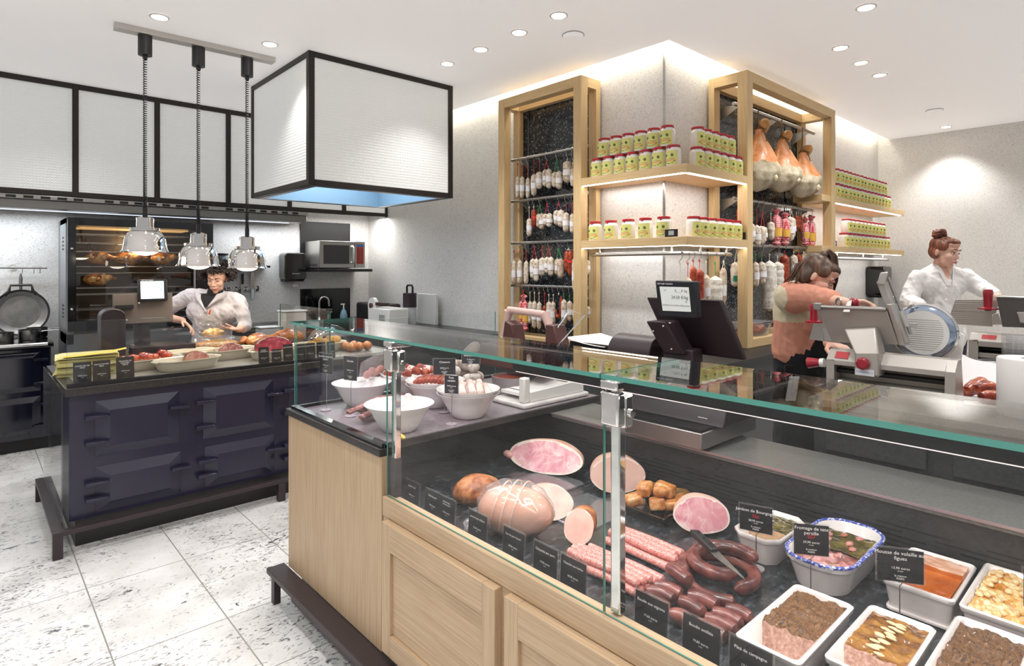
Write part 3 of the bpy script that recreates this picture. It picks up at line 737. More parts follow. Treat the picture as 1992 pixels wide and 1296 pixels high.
def half_roast(loc, rz, a,b,dep,label,cut,crust,cat='roast meat',name='roast_joint',lean=0,flatten=.35,group=None,rim=.05,nm2='cut_face'):
    """a joint with one flat cut face looking along local -y, bulging back to +y"""
    r = thing(name,label,cat,loc,rz=rz,group=group)
    def oval(u,k=1):
        q = 2*PI*u; x,z = math.cos(q), math.sin(q)
        w = 1+.06*noise.noise(Vector((x*1.3+loc[0]*9,z*1.3,loc[1]*7)))
        zz = z*w
        if zz < 0: zz *= (1-flatten)
        return x*a*k*w, b*(1-flatten)+zz*b*k
    cz = b*(1-flatten)
    n = 40
    def back(u,v):
        # v 0 at the face rim .. 1 at the back pole
        x,z = oval(u,1); k = math.cos(v*PI/2)**.6; y = dep*math.sin(v*PI/2)
        zz = cz+(z-cz)*k
        lo = 1+.05*noise.noise(Vector((u*5,v*3,loc[0]*5)))
        return (x*k*lo, y+lean*max(zz,0), max(zz,0.0))
    MB().grid(back,n,12).build('rind', crust, r)
    def face2(u,v):
        x,z = oval(u,1); k = v
        return (x*k, -.002*(1-v*v)+lean*(cz+(z-cz)*k), cz+(z-cz)*k)
    lim = 1-rim
    MB().grid(face2,n,16,mf=lambda u,v: 1 if v > lim+.03*math.sin(u*29) else 0).build(nm2,[cut, pm('fat_rim','#ead9cd',.4,sss=.1)], r)
    return r
half_roast((1.12,4.33,ZI+.015),.05,.075,.055,.12,'small brown roast veal with a pink cut end in the front dish',M_veal,M_crust,rim=.03,lean=.1)
half_roast((1.42,4.61,ZI+.02),-.3,.085,.05,.1,'dark seared roast with a mottled cut face under the middle lamp',streak('braised_cut',[(.3,'#5c2c2e'),(.5,'#9a5a55'),(.7,'#c99a8c')],.35,(30,30,30),2,.4),M_crust,rim=.02,lean=.5)
half_roast((1.64,4.36,ZI+.02),-.15,.13,.085,.16,'big rare beef joint with bright red cut face behind the cards',M_rare,M_crust,rim=.03,lean=.15)
M_gold = cellmat('golden_roast_skin',[(.3,'#6e2f10'),(.5,'#b5652a'),(.62,'#d48a45'),(.75,'#edc07a')],14,.25,.3,.4)
chicken((1.72,4.93,ZI+.01),.6,1.0,'glossy golden roast chicken, left one of the pair under the right lamp',M_gold,'roast chickens on the island')
chicken((1.99,4.97,ZI+.01),-.4,1.1,'glossy golden roast chicken, right one of the pair under the right lamp',M_gold,'roast chickens on the island')
tag(MB().box(1.5,2.2,4.8,5.07,ZI,ZI+.01).build('serving_tray', M_alu, bevel=.003),'flat steel tray under the two roast chickens','tray')
M_fry = streak('fried_potato',[(.35,'#b5701f'),(.5,'#dba24a'),(.7,'#f0cf86')],.4,(14,14,14),2,.5)
for i in range(9):
    a = rnd.random()*6.28; rr_ = .03+.1*rnd.random()
    m = MB().ball((0,0,0),(.04,.03,.03),10,7,lump=.3,seed=i+40).build('fried_potato', M_fry, loc=(2.05+rr_*math.cos(a)*1.1,4.52+rr_*.5*math.sin(a),ZI+.04+.022*(i//3)))
    tag(m,'golden fried potato piece heaped in the dish behind the card row','potato','fried potatoes')
for i in range(5):
    m = MB().ball((0,0,0),(.036,.05,.036),12,8,lump=.08,seed=i).build('stuffed_roll', pm('roasted_roll','#d58a43',.3,c2='#b7632a',ns=20,coat=.3), loc=(2.22+.07*(i%3),4.32+.09*(i//3),ZI+.036))
    tag(m,'shiny golden stuffed roll in the row at the island right end','stuffed roll','stuffed rolls')
# bag of diced vegetables
r = thing('vegetable_bag','open clear bag of diced orange vegetables in front of the cook','bag',(1.42,4.99,ZI))
MB().ball((0,0,.05),(.19,.085,.05),24,12,lump=.15,seed=3).build('vegetables', cellmat('diced_vegetables',[(.25,'#7d5a1c'),(.42,'#c9741f'),(.55,'#e8a93c'),(.68,'#8e8f2f'),(.8,'#e07d3a')],60,.3,.6,.3,dist=.012), r)
MB().ball((0,0,.065),(.2,.095,.075),24,12,lump=.2,seed=9,fr=1.6).build('film', M_wrap, r)
tag(MB().ball((0,0,0),(.07,.05,.04),14,9,lump=.4,seed=21,fr=2).build('potato_salad', pm('orange_dices','#e2a04a',.4,c2='#f0d9a8',ns=40,bump=.5,bs=50), loc=(1.42,5.05,ZI+.145)),'heap of orange and white diced food above the vegetable bag','food')
# scale on the island
r = thing('counter_scale','dark grey counter scale with raised brown backed operator panel on the island','scale',(.74,5.0,ZI),-.0)
MB().box(-.03,.5,-.16,.2,0,.05).build('base', M_plum, r, bevel=.006)
MB().box(.14,.48,-.13,.18,.075,.095).build('weighing_plate', M_steel, r, bevel=.003)
MB().prism([(-.17,.05),(-.17,.1),(-.07,.1),(-.03,.05)],.1,.5,'x').build('keypad_wedge', M_plum, r)
k = MB().box(.36,.41,-.155,-.135,.062,.085).build('green_display', pm('green_screen','#1fb765',.3,emit=1.2,ec='#1fd070'), r)
m = MB()
for i in range(4): m.box(.42+i*.02,.435+i*.02,-.158,-.14,.06,.07+.012*(i%2))
m.build('keys', pm('key_white','#d9d7d5',.4), r)
pts = [(0,0),(.2,0),(.2,.32)]+[(.1+.1*math.cos(rad(a)),.32+.055*math.sin(rad(a))) for a in range(15,180,15)]+[(0,.32)]
MB().prism([(-.07+p[0]*.72,p[1]+.0) for p in pts],-.1,.06,'y').build('printer_column', M_plum, r, bevel=.008)
sc_ = r; r = bpy.data.objects.new('operator_panel', None); COL.objects.link(r); r.parent = sc_; r.location = (.13,.08,.25); r.rotation_euler = (rad(-8),0,0)
MB().box(-.1,.28,0,.03,0,.22).build('back_plate', pm('taupe_plate','#6d625b',.5), r, bevel=.004)
MB().box(.05,.24,-.04,-.005,.16,.32).build('screen_housing', M_black, r, bevel=.004)
MB().box(.065,.215,-.042,-.04,.175,.305).build('display', pm('lit_display','#cfeaf4',.3,emit=.9,ec='#d9f4ff'), r)
MB().box(-.09,.02,-.03,0,.11,.135).build('hinge_bar', M_black, r)
MB().box(.03,.13,.03,.06,-.25,.05).build('post', M_plum, r)
for x,z in ((-.06,.09),(.06,.15),(-.02,.03)): MB().cyl((x,-.003,z),(x,0,z),.006).build('screw', M_chrome, r)
mt = pm('display_ink','#2a5f8f',.5)
text(r,'0,000 kg',.024,(.205,-.0435,.287),(PI/2,0,0),mt,'RIGHT'); text(r,'0.00 €/kg\n0.00 €',.022,(.205,-.0435,.245),(PI/2,0,0),mt,'RIGHT'); text(r,'METTLER TOLEDO',.009,(.11,-.0415,.3125),(PI/2,0,0),M_cardw,'CENTER')
# yellow wrapping paper stack
r = thing('paper_stack','slumped stack of pale yellow wrapping paper at the island left end','paper',(.56,4.62,ZI),-.12)
m = MB()
for i in range(16):
    dx,dy,da = rnd.uniform(-.018,.018),rnd.uniform(-.02,.02),rnd.uniform(-.05,.05)
    sag = .0 if i < 9 else .012*(i-8)/8
    m.grid(lambda u,v: ((u-.5)*.30+dx-(v-.5)*da*.2, (v-.5)*.34+dy, .004+i*.0068+sag*math.sin(v*3)*u), 6,6)
    m.grid(lambda u,v: ((u-.5)*.30+dx-(v-.5)*da*.2, (v-.5)*.34+dy, .007+i*.0068+sag*math.sin(v*3)*u), 6,6)
m.build('sheets', M_yellowp, r, weld=False)
MB().box(-.15,.15,-.17,.17,0,.105).build('bundle', M_yellowp, r)
MB().grid(lambda u,v:((u-.5)*.32+.04,-.175+.1*v*1.0,.118+.03*u*u+.005*math.sin(v*6)),8,6).build('loose_sheet', pm('yellow_sheet','#dfc94e',.8), r)
# pot, dome, containers at the right end
r = thing('cooking_pot','black cooking pot with a glass lid at the island right end','pot',(2.31,4.72,ZI))
MB().lathe([(0,0),(.12,0),(.125,.01),(.13,.09),(.125,.088),(.12,.012),(0,.01)],28).build('pot', M_blackg, r); MB().lathe([(.133,.09),(.12,.1),(.06,.115),(0,.12)],28).build('lid', M_plum, r); MB().lathe([(0,.12),(.02,.122),(.03,.14),(0,.145)],14).build('knob', M_chrome, r)
r = thing('serving_dome','shiny steel serving dome behind the black cooking pot','dome',(2.36,5.0,ZI))
MB().ball((0,0,0),(.19,.15,.16),30,16,fn=lambda p,d: Vector((p.x,p.y,max(p.z,0)))).build('cover', M_chrome, r); MB().lathe([(0,.155),(.014,.16),(.022,.18),(0,.187)],12).build('knob', M_chrome, r)
r = thing('food_container','tall white plastic container standing behind the island cards','container',(2.13,5.25,.9)); 
MB().box(-.1,.1,-.08,.08,0,.26).build('container', pm('milky_plastic','#d3d0ca',.4), r, bevel=.015); MB().box(-.105,.105,-.085,.085,.262,.275).build('lid', M_white, r, bevel=.004)
r = thing('food_container','low frosted plastic container left of the tall white one','container',(1.93,5.27,.9))
MB().box(-.09,.09,-.07,.07,0,.13).build('container', pm('frosted_plastic','#a9b4bb',.35), r, bevel=.012); MB().box(-.095,.095,-.075,.075,.132,.142).build('lid', pm('pale_lid','#bfc7cb',.4), r, bevel=.003)
r = thing('work_trolley','dark work trolley with a steel top behind the island','trolley',(1.75,5.16,0))
MB().box(0,.85,0,.3,.87,.9).build('top', M_stone, r)
for x in (.02,.79):
    for y in (.02,.24): MB().box(x,x+.04,y,y+.04,0,.87).build('leg', M_brownb, r)
def card(loc, rz, w, h, lines, label, tilt=0, clear=0, group=None, stake=0):
    r = thing('price_card',label,'price card',loc,rot=(tilt,0,rz),group=group)
    z = stake
    if stake:
        MB().tube([(0,.004,0.004),(0,.004,z*.9),(.012,.004,z+.004),(.0,.004,z+.02),(-.012,.004,z+.004),(0.0,.004,z-.004)],.0014,6).build('wire', M_steel, r)
        MB().lathe([(0,0),(.024,0),(.024,.004),(0,.004)],20).build('foot', pm('foot_disc','#b9b0b4',.4,.3), r)
    MB().box(-w/2,w/2,-.001,.001,z,z+h).build('face', M_card, r)
    if clear:
        e = clear
        MB().box(-w/2-e,w/2+e,.0012,.0025,z-e,z+h+e).build('acrylic_sleeve', M_plas, r, weld=False)
    for s,size,zz,mt in lines:
        text(r,s,size,(0,-.0016,z+h*zz),(PI/2,0,0),mt)
    return r
isl_cards = [('SAUCE AIR DE\nVEAU','first card on the island from the left'),('SAUCE POIVRE\nVERT','second card on the island from the left'),('MELANGE DE\nLEGUMES\nVERTS','third card on the island from the left'),
 ('ROAST\nCHARBON','card in front of the big rare beef'),('ROTI DE VEAU','short card just right of the big rare beef'),('ROTI DE BOEUF','tall card two places right of the rare beef'),('DAUPHINOIS','card just behind the glass case corner'),('JAMBON ROTI','card second inside the glass case view'),('POULET ROTI','card third inside the glass case view'),('LEGUMES','last card of the row near the glass clamp')]
for i,((s,lb),(x,w,h)) in enumerate(zip(isl_cards,((.475,.085,.125),(.565,.085,.125),(.68,.09,.135),(1.475,.07,.12),(1.56,.066,.10),(1.64,.068,.125),(1.73,.068,.12),(1.80,.068,.12),(1.88,.066,.12),(1.955,.06,.12)))):
    n = s.count('\n')
    card((x,4.105,ZI+.002),0,w,h,[(s,.0105,.84-.05*n,M_cardw),('14,00 euros',.009,.4,M_cardw),('le kilo',.005,.32,M_cardw),('la maison',.007,.1,M_cardw)],'small black price card, '+lb,-.12,group='price cards on the island')

# ------------------------------------------------------------------ the glass display counter
CX0 = 1.115
r = thing('display_counter','long oak fronted refrigerated display counter with glass on top','display counter',(0,0,0))
MB().box(CX0,CX0+.03,1.935,2.79,.15,.86).build('end_front_panel', oak('z'), r)
MB().box(CX0+.03,2.38,2.755,2.79,.15,.86).build('side_panel', oak('z'), r)
MB().box(1.105,2.42,1.985,2.80,.86,.89).box(1.105,1.17,1.935,1.985,.86,.89).build('stone_slab', M_stone, r, bevel=.003)
MB().box(1.16,2.40,1.99,2.745,.89,.892).build('service_shelf', pm('rose_grey_granite','#7d7278',.3,c2='#8f858b',ns=70), r)
MB().box(1.14,1.165,1.88,1.975,.72,.86).build('end_cheek', M_brownb, r)
MB().box(CX0,CX0+.045,-1.3,1.93,.65,.72).build('top_rail', oak('y'), r, bevel=.003)
MB().box(CX0+.004,CX0+.045,-1.3,1.93,.15,.65).build('carcass_front', oak('y'), r)
def framed_door(y0,y1,z0=.186,z1=.648,fw=.055,fz=.095):
    x0,x1 = 1.09,1.12
    o = MB().box(x1-.018,x1-.004,y0+fw,y1-fw,z0+fz*.8,z1-fz).build('door', oak('y'), r)
    for a,b in ((y0,y0+fw),(y1-fw,y1)): MB().box(x0,x1,a,b,z0,z1).build('stile', oak('z'), o, bevel=.002)
    for a,b in ((z0,z0+fz*.8),(z1-fz,z1)): MB().box(x0,x1,y0+fw,y1-fw,a,b).build('rail', oak('y'), o, bevel=.002)
for y1 in (1.892,1.234,.576,-.082): framed_door(y1-.617,y1)
MB().box(1.16,2.1,-1.3,2.745,.14,.15).box(1.16,1.2,-1.3,2.745,.0,.15).build('base_board', M_black, r)
MB().box(1.16,2.06,-1.3,2.745,.62,.66).build('deck', M_slate, r)
MB().box(1.146,1.16,-1.3,1.93,.6,.71).build('inner_sill', oak('y',1), r)
m = MB()
for i in range(110):
    y = -.9+i*.025
    m.box(1.165,1.2,y,y+.012,.661,.664)
m.build('air_grille', pm('grey_grille','#7d7f80',.4,.5), r)
bp = MB().box(2.06,2.08,-1.3,2.745,.62,.845).build('back_panel', M_darkpan, r)
m = MB()
for k,z in enumerate((.685,.700,.715,.73,.745,.76,.775)):
    for i in range(14 if k%2 else 13):
        y = -1.2+i*.27+(k%3)*.06
        m.box(2.0585,2.0605,y,y+.19,z,z+.004)
m.build('air_slots', pm('slot_black','#121213',.6), bp)
MB().box(2.055,2.36,-1.3,1.985,.84,.86).build('staff_shelf', M_greytop, r, bevel=.002)
MB().box(2.053,2.056,-1.3,1.985,.852,.86).build('shelf_edge_trim', pm('pinkish_steel','#c9b4bb',.3,.7), r)
MB().box(2.10,2.34,-1.3,2.0,.05,.84).build('service_side', M_darkpan, r)
# glazing
gl = r
GX = 1.128
pane('front_pane_left',GX,GX+.005,1.924,2.755,.904,1.285,gl,M_glassg,'x')
pane('front_pane_middle',GX,GX+.005,.918,1.920,.722,1.285,gl,M_glassg,'x')
pane('front_pane_right',GX,GX+.005,-1.2,.914,.722,1.285,gl,M_glassg,'x')
pane('side_pane',GX+.01,2.36,2.747,2.755,.904,1.285,gl,M_glassg,'y')
pane('top_pane_left',1.112,1.45,.916,2.775,1.287,1.298,gl,M_glassg,'z')
pane('top_pane_right',1.112,1.45,-1.2,.911,1.287,1.298,gl,M_glassg,'z')
MB().box(1.116,1.146,1.935,2.765,.89,.906).box(1.15,2.36,2.74,2.762,.89,.906).build('glazing_bead', M_blackg, gl)
for y,z0 in ((1.897,.725),(.893,.725)):
    p = MB().box(1.142,1.166,y-.014,y+.014,z0,1.275).build('post', M_chrome, gl, bevel=.003)
    c = MB().box(1.112,1.142,y-.032,y+.022 if y < 1 else y+.022,1.178,1.258)
    c.box(1.142,1.175,y-.03,y-.006,1.17,1.25)
    c.build('clamp', M_chrome, p, bevel=.006, seg=3)
    MB().box(1.11,1.20,y-.03,y+.022,1.262,1.286).build('hinge', M_chrome, p, bevel=.006, seg=3)
    MB().cyl((1.165,y-.036,1.205),(1.165,y-.03,1.205),.01).build('screw', M_chrome, p)
b = MB().box(1.146,1.176,-1.2,1.26,1.258,1.284).build('light_bar', pm('dark_aluminium','#2a292b',.3,.6), gl)
MB().box(1.149,1.173,-1.2,1.25,1.2555,1.2582).build('light_strip', pm('rose_led','#ffffff',.5,emit=.9,ec='#ffdcd8'), b)
area(1.18,.2,1.25,.03,2.1,9,(0,rad(14),0),(1,.86,.84))
area(1.17,1.55,1.27,.03,.6,2.6,(0,rad(12),0),(1,.86,.86))
area(1.25,2.3,1.27,.1,.8,1.9,(0,rad(8),0),(1,.74,.88))
r = thing('foot_ledge','low dark brown steel foot ledge along the front of the display counter','foot ledge',(0,0,0))
MB().box(1.03,1.113,-1.3,2.84,.125,.148).build('ledge', M_brownb, r, bevel=.002)
MB().box(1.05,1.075,-1.3,2.6,.085,.125).build('lower_bar', M_brownb, r)
for y in (2.77,1.1,-.5): MB().box(1.04,1.07,y,y+.035,0,.125).build('leg', M_brownb, r)

# ---------------- service shelf goods
ZS = .893
bowls = []
def bowl(loc, label, stack=1):
    for k in range(stack):
        r = thing('serving_bowl',label if stack == 1 else label+(', lower of two stacked bowls' if k == 0 else ', upper of two stacked bowls'),'bowl',(loc[0],loc[1],loc[2]+k*.016),0,'white bowls in the glass case')
        if bowls: 
            for ch in bowls[0].children: copy_tree(ch, r)
        else:
            MB().lathe([(0,.0),(.062,0),(.07,.004),(.088,.03),(.105,.06),(.118,.085),(.139,.106),(.1405,.109),(.137,.109),(.114,.087),(.1,.06),(.082,.03),(.06,.01),(0,.008)],44).build('bowl_body', M_white, r)
            bowls.append(r)
    return r
BW = {'B1':(1.399,2.674-.06),'B2':(1.295,2.106),'B3':(1.638,2.092),'B4':(1.648,2.36),'B5':(1.66,2.62)}
bowl(BW['B1']+(ZS,),'white bowl nearest the left end of the glass case')
bowl(BW['B2']+(ZS,),'white bowl closest to the front glass by the chrome post')
bowl(BW['B3']+(ZS,),'white bowl with pale floured sausages on the right',2)
bowl(BW['B4']+(ZS,),'white bowl with thin red sausages in the middle',2)
bowl(BW['B5']+(ZS,),'white bowl with labelled red sausages at the back',2)
M_pale = pm('floured_sausage','#e3d3cb',.7,c2='#c9a79c',ns=26,lo=.45,hi=.62,bump=.3,bs=60)
M_redd = streak('dry_red_sausage',[(.35,'#6e1f12'),(.5,'#9c3a20'),(.66,'#b95a36')],.4,(18,18,18),2,.4)
M_choc = streak('dark_dry_sausage',[(.35,'#5b3030'),(.5,'#8a5550'),(.66,'#c09a92')],.7,(22,22,22),2,.5)
def sausage(pts, rr, name, mat, label, cat='sausage', group=None, loc=(0,0,0), rz=0, taper=.5, n=10, lump=0):
    pts = [Vector(p) for p in pts]; k = len(pts)
    # resample with rounded ends
    out, rs = [], []
    L = [0]
    for a,b in zip(pts,pts[1:]): L.append(L[-1]+(b-a).length)
    N = max(8,int(L[-1]/.012)); N = min(N,40)
    for i in range(N+1):
        s_ = L[-1]*i/N
        j = max(q for q in range(k) if L[q] <= s_+1e-9); j = min(j,k-2)
        f = (s_-L[j])/max(L[j+1]-L[j],1e-9)
        p0,p1,p2,p3 = pts[max(j-1,0)],pts[j],pts[j+1],pts[min(j+2,k-1)]
        out.append(.5*((2*p1)+(p2-p0)*f+(2*p0-5*p1+4*p2-p3)*f*f+(3*p1-p0-3*p2+p3)*f**3))
        e = min(s_,L[-1]-s_)/(rr*1.2)
        q = rr*(1 if e >= 1 else max(.12,math.sqrt(max(0,1-(1-e)**2))))
        if lump: q *= 1+lump*noise.noise(Vector((i*.7,loc[0]*40,loc[1]*40)))
        rs.append(q)
    o = MB().tube(out,rs,n).build(name, mat, None, loc=loc); o.rotation_euler = (0,0,rz)
    if label: tag(o,label,cat,group)
    return o
pb = BW['B3']
for i,(dx,dy,a,z) in enumerate(((-.05,.05,.9,.085),(-.02,.02,1.0,.095),(.01,-.01,1.05,.10),(.04,-.03,.95,.1),(.06,-.06,1.1,.085),(.0,.05,.8,.08),(.05,.02,1.0,.085))):
    c,s_ = math.cos(a),math.sin(a)
    sausage([(-.055*c,-.055*s_,-.012),(0,0,.006),(.05*c,.05*s_,.016),(.07*c,.07*s_,.028)],.017,'floured_sausage',M_pale,'pale floured dry sausage piled in the right double bowl, %s of seven'%ORD[i],group='floured sausages in the right bowl',loc=(pb[0]+dx,pb[1]+dy,ZS+.02+z))
pb = BW['B2']
for i,(dx,dy,a,z) in enumerate(((.035,-.02,.9,.075),(.055,-.0,1.0,.088),(.02,-.035,.8,.072),(.06,-.025,1.2,.092))):
    c,s_ = math.cos(a),math.sin(a)
    sausage([(-.05*c,-.05*s_,-.016),(0,0,.0),(.038*c,.038*s_,.02),(.05*c,.05*s_,.045)],.014,'floured_sausage',M_pale,'pale knotted dry sausage in the front bowl by the post, %s of four'%ORD[i],group='floured sausages in the front bowl',loc=(pb[0]+dx-.02,pb[1]+dy,ZS+z))
pb = BW['B4']
for i in range(9):
    t_ = (i-4)*.019; a = rad(38)
    c,s_ = math.cos(a),math.sin(a)
    sausage([(-.075*c,-.075*s_,0),(0,0,.006+.004*(i%2)),(.07*c,.07*s_,.0)],.0125,'thin_red_sausage',M_redd,'thin dry red sausage laid side by side in the middle bowl, %s of nine'%ORD[i],group='red sausages in the middle bowl',loc=(pb[0]+t_*s_,pb[1]-t_*c,ZS+.118+.01*(1-(abs(i-4)/4)**2)))
pb = BW['B5']
for i in range(6):
    a = rad(60+14*i)
    c,s_ = math.cos(a),math.sin(a)
    o = sausage([(-.06*c,-.06*s_,0),(0,0,.006),(.06*c,.06*s_,.02)],.02,'labelled_red_sausage',M_redd,'short red sausage with a round paper label in the back bowl, %s of six'%ORD[i],group='labelled sausages in the back bowl',loc=(pb[0]+(i-2.5)*.034,pb[1]-(i-2.5)*.02,ZS+.12+.01*(i%2)))
    m = MB().tube([(-.02*c,-.02*s_,.004),(.015*c,.015*s_,.008)],.0208,12,cap=False).build('paper_band', pm('label_band','#eadbd2',.6,c2='#b3322c',ns=60,lo=.5,hi=.6), o, weld=False)
for i,(dx,dy) in enumerate(((-.02,.0),(.03,-.01),(.0,.03))):
    sausage([(-.02,0,0),(0,.004,.004),(.02,0,.002)],.011,'small_pink_sausage',pm('pink_meat','#c98f86',.5,c2='#b37469',ns=30),'small pink sausage end lying at the bottom of the leftmost bowl, %s of three'%ORD[i],group='sausage ends in the leftmost bowl',loc=(BW['B1'][0]+dx-.0,BW['B1'][1]+dy,ZS+.026))
# dry sausage sticks heap
for i in range(13):
    a = rad(20+rnd.uniform(-28,34)); c,s_ = math.cos(a),math.sin(a); lv = i//5
    bx_,by_ = 1.34+.045*(i%5)-.03*lv, 2.30+.035*(i%5)+.01*lv
    p = sausage([(-.11*c,-.11*s_,-.004*lv),(0,0,.012*lv),(.1*c,.1*s_,.008*lv)],.015,'flat_dry_sausage',M_choc,'flattened dark dry sausage in the heap between the bowls, %s of thirteen'%('first second third fourth fifth sixth seventh eighth ninth tenth eleventh twelfth thirteenth'.split()[i]),group='flat dry sausages',loc=(bx_,by_,ZS+.014+.02*lv),n=8)
    p.scale = (1,1,.7)
# large rings of dry sausage at the back
M_ring = pm('mould_white_casing','#d9cdc5',.8,c2='#a88a7d',ns=30,lo=.5,hi=.68,bump=.4,bs=40)
RC = (1.93,2.52)
for k in range(3):
    R_c, z = (.105,.11,.085)[k], ZS+.03+.05*k
    pts = [(R_c*math.cos(rad(a)),R_c*.8*math.sin(rad(a)),.006*math.sin(rad(a*2))) for a in range(-150,171,20)]
    sausage(pts,.027,'ring_sausage',M_ring,'thick white cased sausage ring at the back of the case, %s of the stack'%('bottom','middle','top')[k],group='ring sausages',loc=(RC[0],RC[1],z),rz=.5*k)
sausage([(0,0,0),(.0,.02,.03),(.02,.0,.06),(.06,.01,.07)],.03,'dry_sausage_end',M_ring,'upright white sausage end on top of the sausage rings',loc=(1.97,2.5,ZS+.17))
r = thing('ceramic_bowl','grey bowl of red spread with a clear rim behind the sausage bowls','bowl',(2.08,2.3,ZS))
MB().lathe([(0,0),(.09,0),(.1,.1),(.096,.1),(.088,.01),(0,.01)],28).build('bowl_body', pm('grey_ceramic','#8f8589',.35), r); MB().lathe([(0,.09),(.095,.09)],28).build('spread', pm('red_spread','#7b3428',.4,c2='#9b4a36',ns=40), r)
# bag of sausages over the left bowl
r = thing('sausage_bag','clear plastic bag of pink sausages behind the leftmost bowl','bag',(1.48,2.69,ZS),.4)
MB().grid(lambda u,v:(-.1+.2*u+.02*v, -.02*math.sin(u*PI)*math.sin(v*PI)-.012, .10+.13*v*(.75+.3*u)),10,6).grid(lambda u,v:(-.1+.2*u+.02*v, .03*math.sin(u*PI)*math.sin(v*PI)-.012, .10+.13*v*(.75+.3*u)),10,6).build('film', M_wrap, r, weld=False)
for i in range(4): MB().ball((-.03+.035*i,-.012,.13+.012*(i%2)),(.026,.014,.02),10,7).build('sausage', pm('pink_meat'), r)
MB().box(-.09,.09,-.02,.02,0,.1).build('bag_base', M_wrap, r)
# hand slicer with marble base
r = thing('manual_slicer','white tray slicer with pink arms and brown guards on a marble base','slicer',(1.90,2.0,ZS))
MB().box(0,.46,.01,.26,0,.022).build('marble_base', pm('white_marble','#e5dfdc',.25,c2='#cfc9c7',ns=12), r, bevel=.008)
MB().box(.02,.06,.03,.07,.022,.14).build('front_post', M_white_en, r, bevel=.008)
MB().prism([(.06,.022),(.44,.022),(.44,.06),(.4,.085),(.06,.07)],.03,.05,'y').build('tray_side', M_white_en, r, bevel=.004)
MB().box(.06,.43,.05,.24,.04,.055).build('tray', M_white_en, r)
MB().grid(lambda u,v:(.1+.24*u,.07+.15*v,.06+.05*u*u*v),8,6).build('paper_sheet', M_paperw, r)
M_pinkp = pm('pink_enamel','#e3c1b8',.35,coat=.3)
MB().cyl((.40,.27,.405),(.40,.56,.415),.02,n=18).build('handle_bar', M_pinkp, r)
for y,y2 in ((.27,.2),(.56,.60)):
    a = MB().tube([(.40,y,.41),(.40,(y*2+y2)/3,.36),(.40,y2,.26)],[.028,.022,.026],12).build('arm', M_pinkp, r)
    MB().ball((.385,y2,.25),.016,12,8).build('pivot', M_chrome, a)
MB().prism([(.16,.24),(.26,.24),(.26,.36),(.2,.36)],.33,.42,'x',M=T(0,-.06,0)).build('brown_guard', pm('brown_guard','#5b3a38',.4), r, bevel=.006)
MB().prism([(.44,.25),(.54,.25),(.52,.36),(.46,.34)],.33,.42,'x').build('brown_guard', pm('brown_guard'), r, bevel=.006)
MB().box(.2,.36,.1,.58,.12,.24).build('brown_housing', pm('brown_guard'), r, bevel=.01)
MB().box(.30,.34,.12,.56,.24,.26).build('housing_top', M_plum, r)
MB().tube([(.33,.12,.25),(.39,-.02,.42),(.39,.08,.44),(.34,.18,.28)],.004,6).build('wire_guard', M_chrome, r)
def pick_card(loc, rz, w, h, stake, title, price, label, num=None, tilt=0):
    L = [(title,.0125,.8,M_cardw),(price,.0085,.42,M_cardw),('le kilo',.005,.33,M_cardw),('la maison\nPARIS',.007,.14,M_cardw)]
    if num: L.insert(1,(num,.013,.6,M_cardr))
    return card(loc,rz,w,h,L,label,tilt,.004,'price cards on wire stands',stake)
NX = -PI/2
pick_card((1.22,2.62,ZS),NX+.25,.085,.09,.17,'Saucisson grignotte\nnature','17,90 euros','black card on a wire stand nearest the case left end')
pick_card((1.25,2.44,ZS),NX+.35,.075,.105,.16,'Terrine','16,50 euros','upright black card on a wire stand in front of the leftmost bowl')
pick_card((1.60,2.22,ZS),NX+.9,.1,.07,.17,'Chistorra','22,00 euros','tilted black card on a wire stand over the labelled sausages',tilt=-.1)
pick_card((1.50,2.03,ZS),NX+.6,.06,.075,.13,'Fuet\ncatalan','18,90 euros','narrow black card on a wire stand between the two sausage bowls')
pick_card((1.80,2.30,ZS),NX+.7,.09,.05,.19,'Saucisse seche','21,00 euros','black card on a wire stand leaning over the sausage rings',tilt=-.3)
tag(MB().ball((0,0,0),(.014,.045,.012),12,8).build('yellow_peg', pm('yellow_plastic','#c9b54a',.4), loc=(1.22,1.99,ZS+.013)),'yellow plastic peg lying on the service shelf by the front bowl','peg')

# ------------------------------------------------------------------ meats on the deck
ZD = .6612
M_ham = None
def hamface():
    m, nt, b, out = base('cooked_ham_cut')
    n = nd(nt,'ShaderNodeTexNoise', i_Scale=14.0, i_Detail=5.0, i_Distortion=1.2); nt.links.new(coords(nt), n.inputs['Vector'])
    c = ramp(nt, n.outputs['Fac'], [(.28,'#cf7f8c'),(.45,'#dc97a0'),(.6,'#e8b4b8'),(.68,'#efd0cf'),(.74,'#e2a3a9')])
    v = nd(nt,'ShaderNodeTexNoise', i_Scale=9.0, i_Detail=3.0, i_Distortion=1.8); nt.links.new(coords(nt,(1,1,1),(0,0,0),(3,1,2)), v.inputs['Vector'])
    e = ramp(nt, math_(nt,'ABSOLUTE', math_(nt,'SUBTRACT', v.outputs['Fac'], .5)), [(.0,'#ffffff'),(.022,'#000000')])
    nt.links.new(mixc(nt, c, lin('#f1d6d4'), math_(nt,'MULTIPLY', e, .55)), b.inputs['Base Color'])
    b.inputs['Roughness'].default_value = .35; b.inputs['Subsurface Weight'].default_value = .1; b.inputs['Subsurface Radius'].default_value = (.01,.004,.004); b.inputs['Subsurface Scale'].default_value = 1
    return m
M_ham = hamface()
M_hamskin = pm('ham_fat_skin','#dfb9a8',.4,c2='#c9957d',ns=12,bump=.2,bs=40,sss=.1)
M_pork = pm('pale_roast_cut','#dcb3a6',.4,c2='#cf9e90',ns=16,sss=.1)
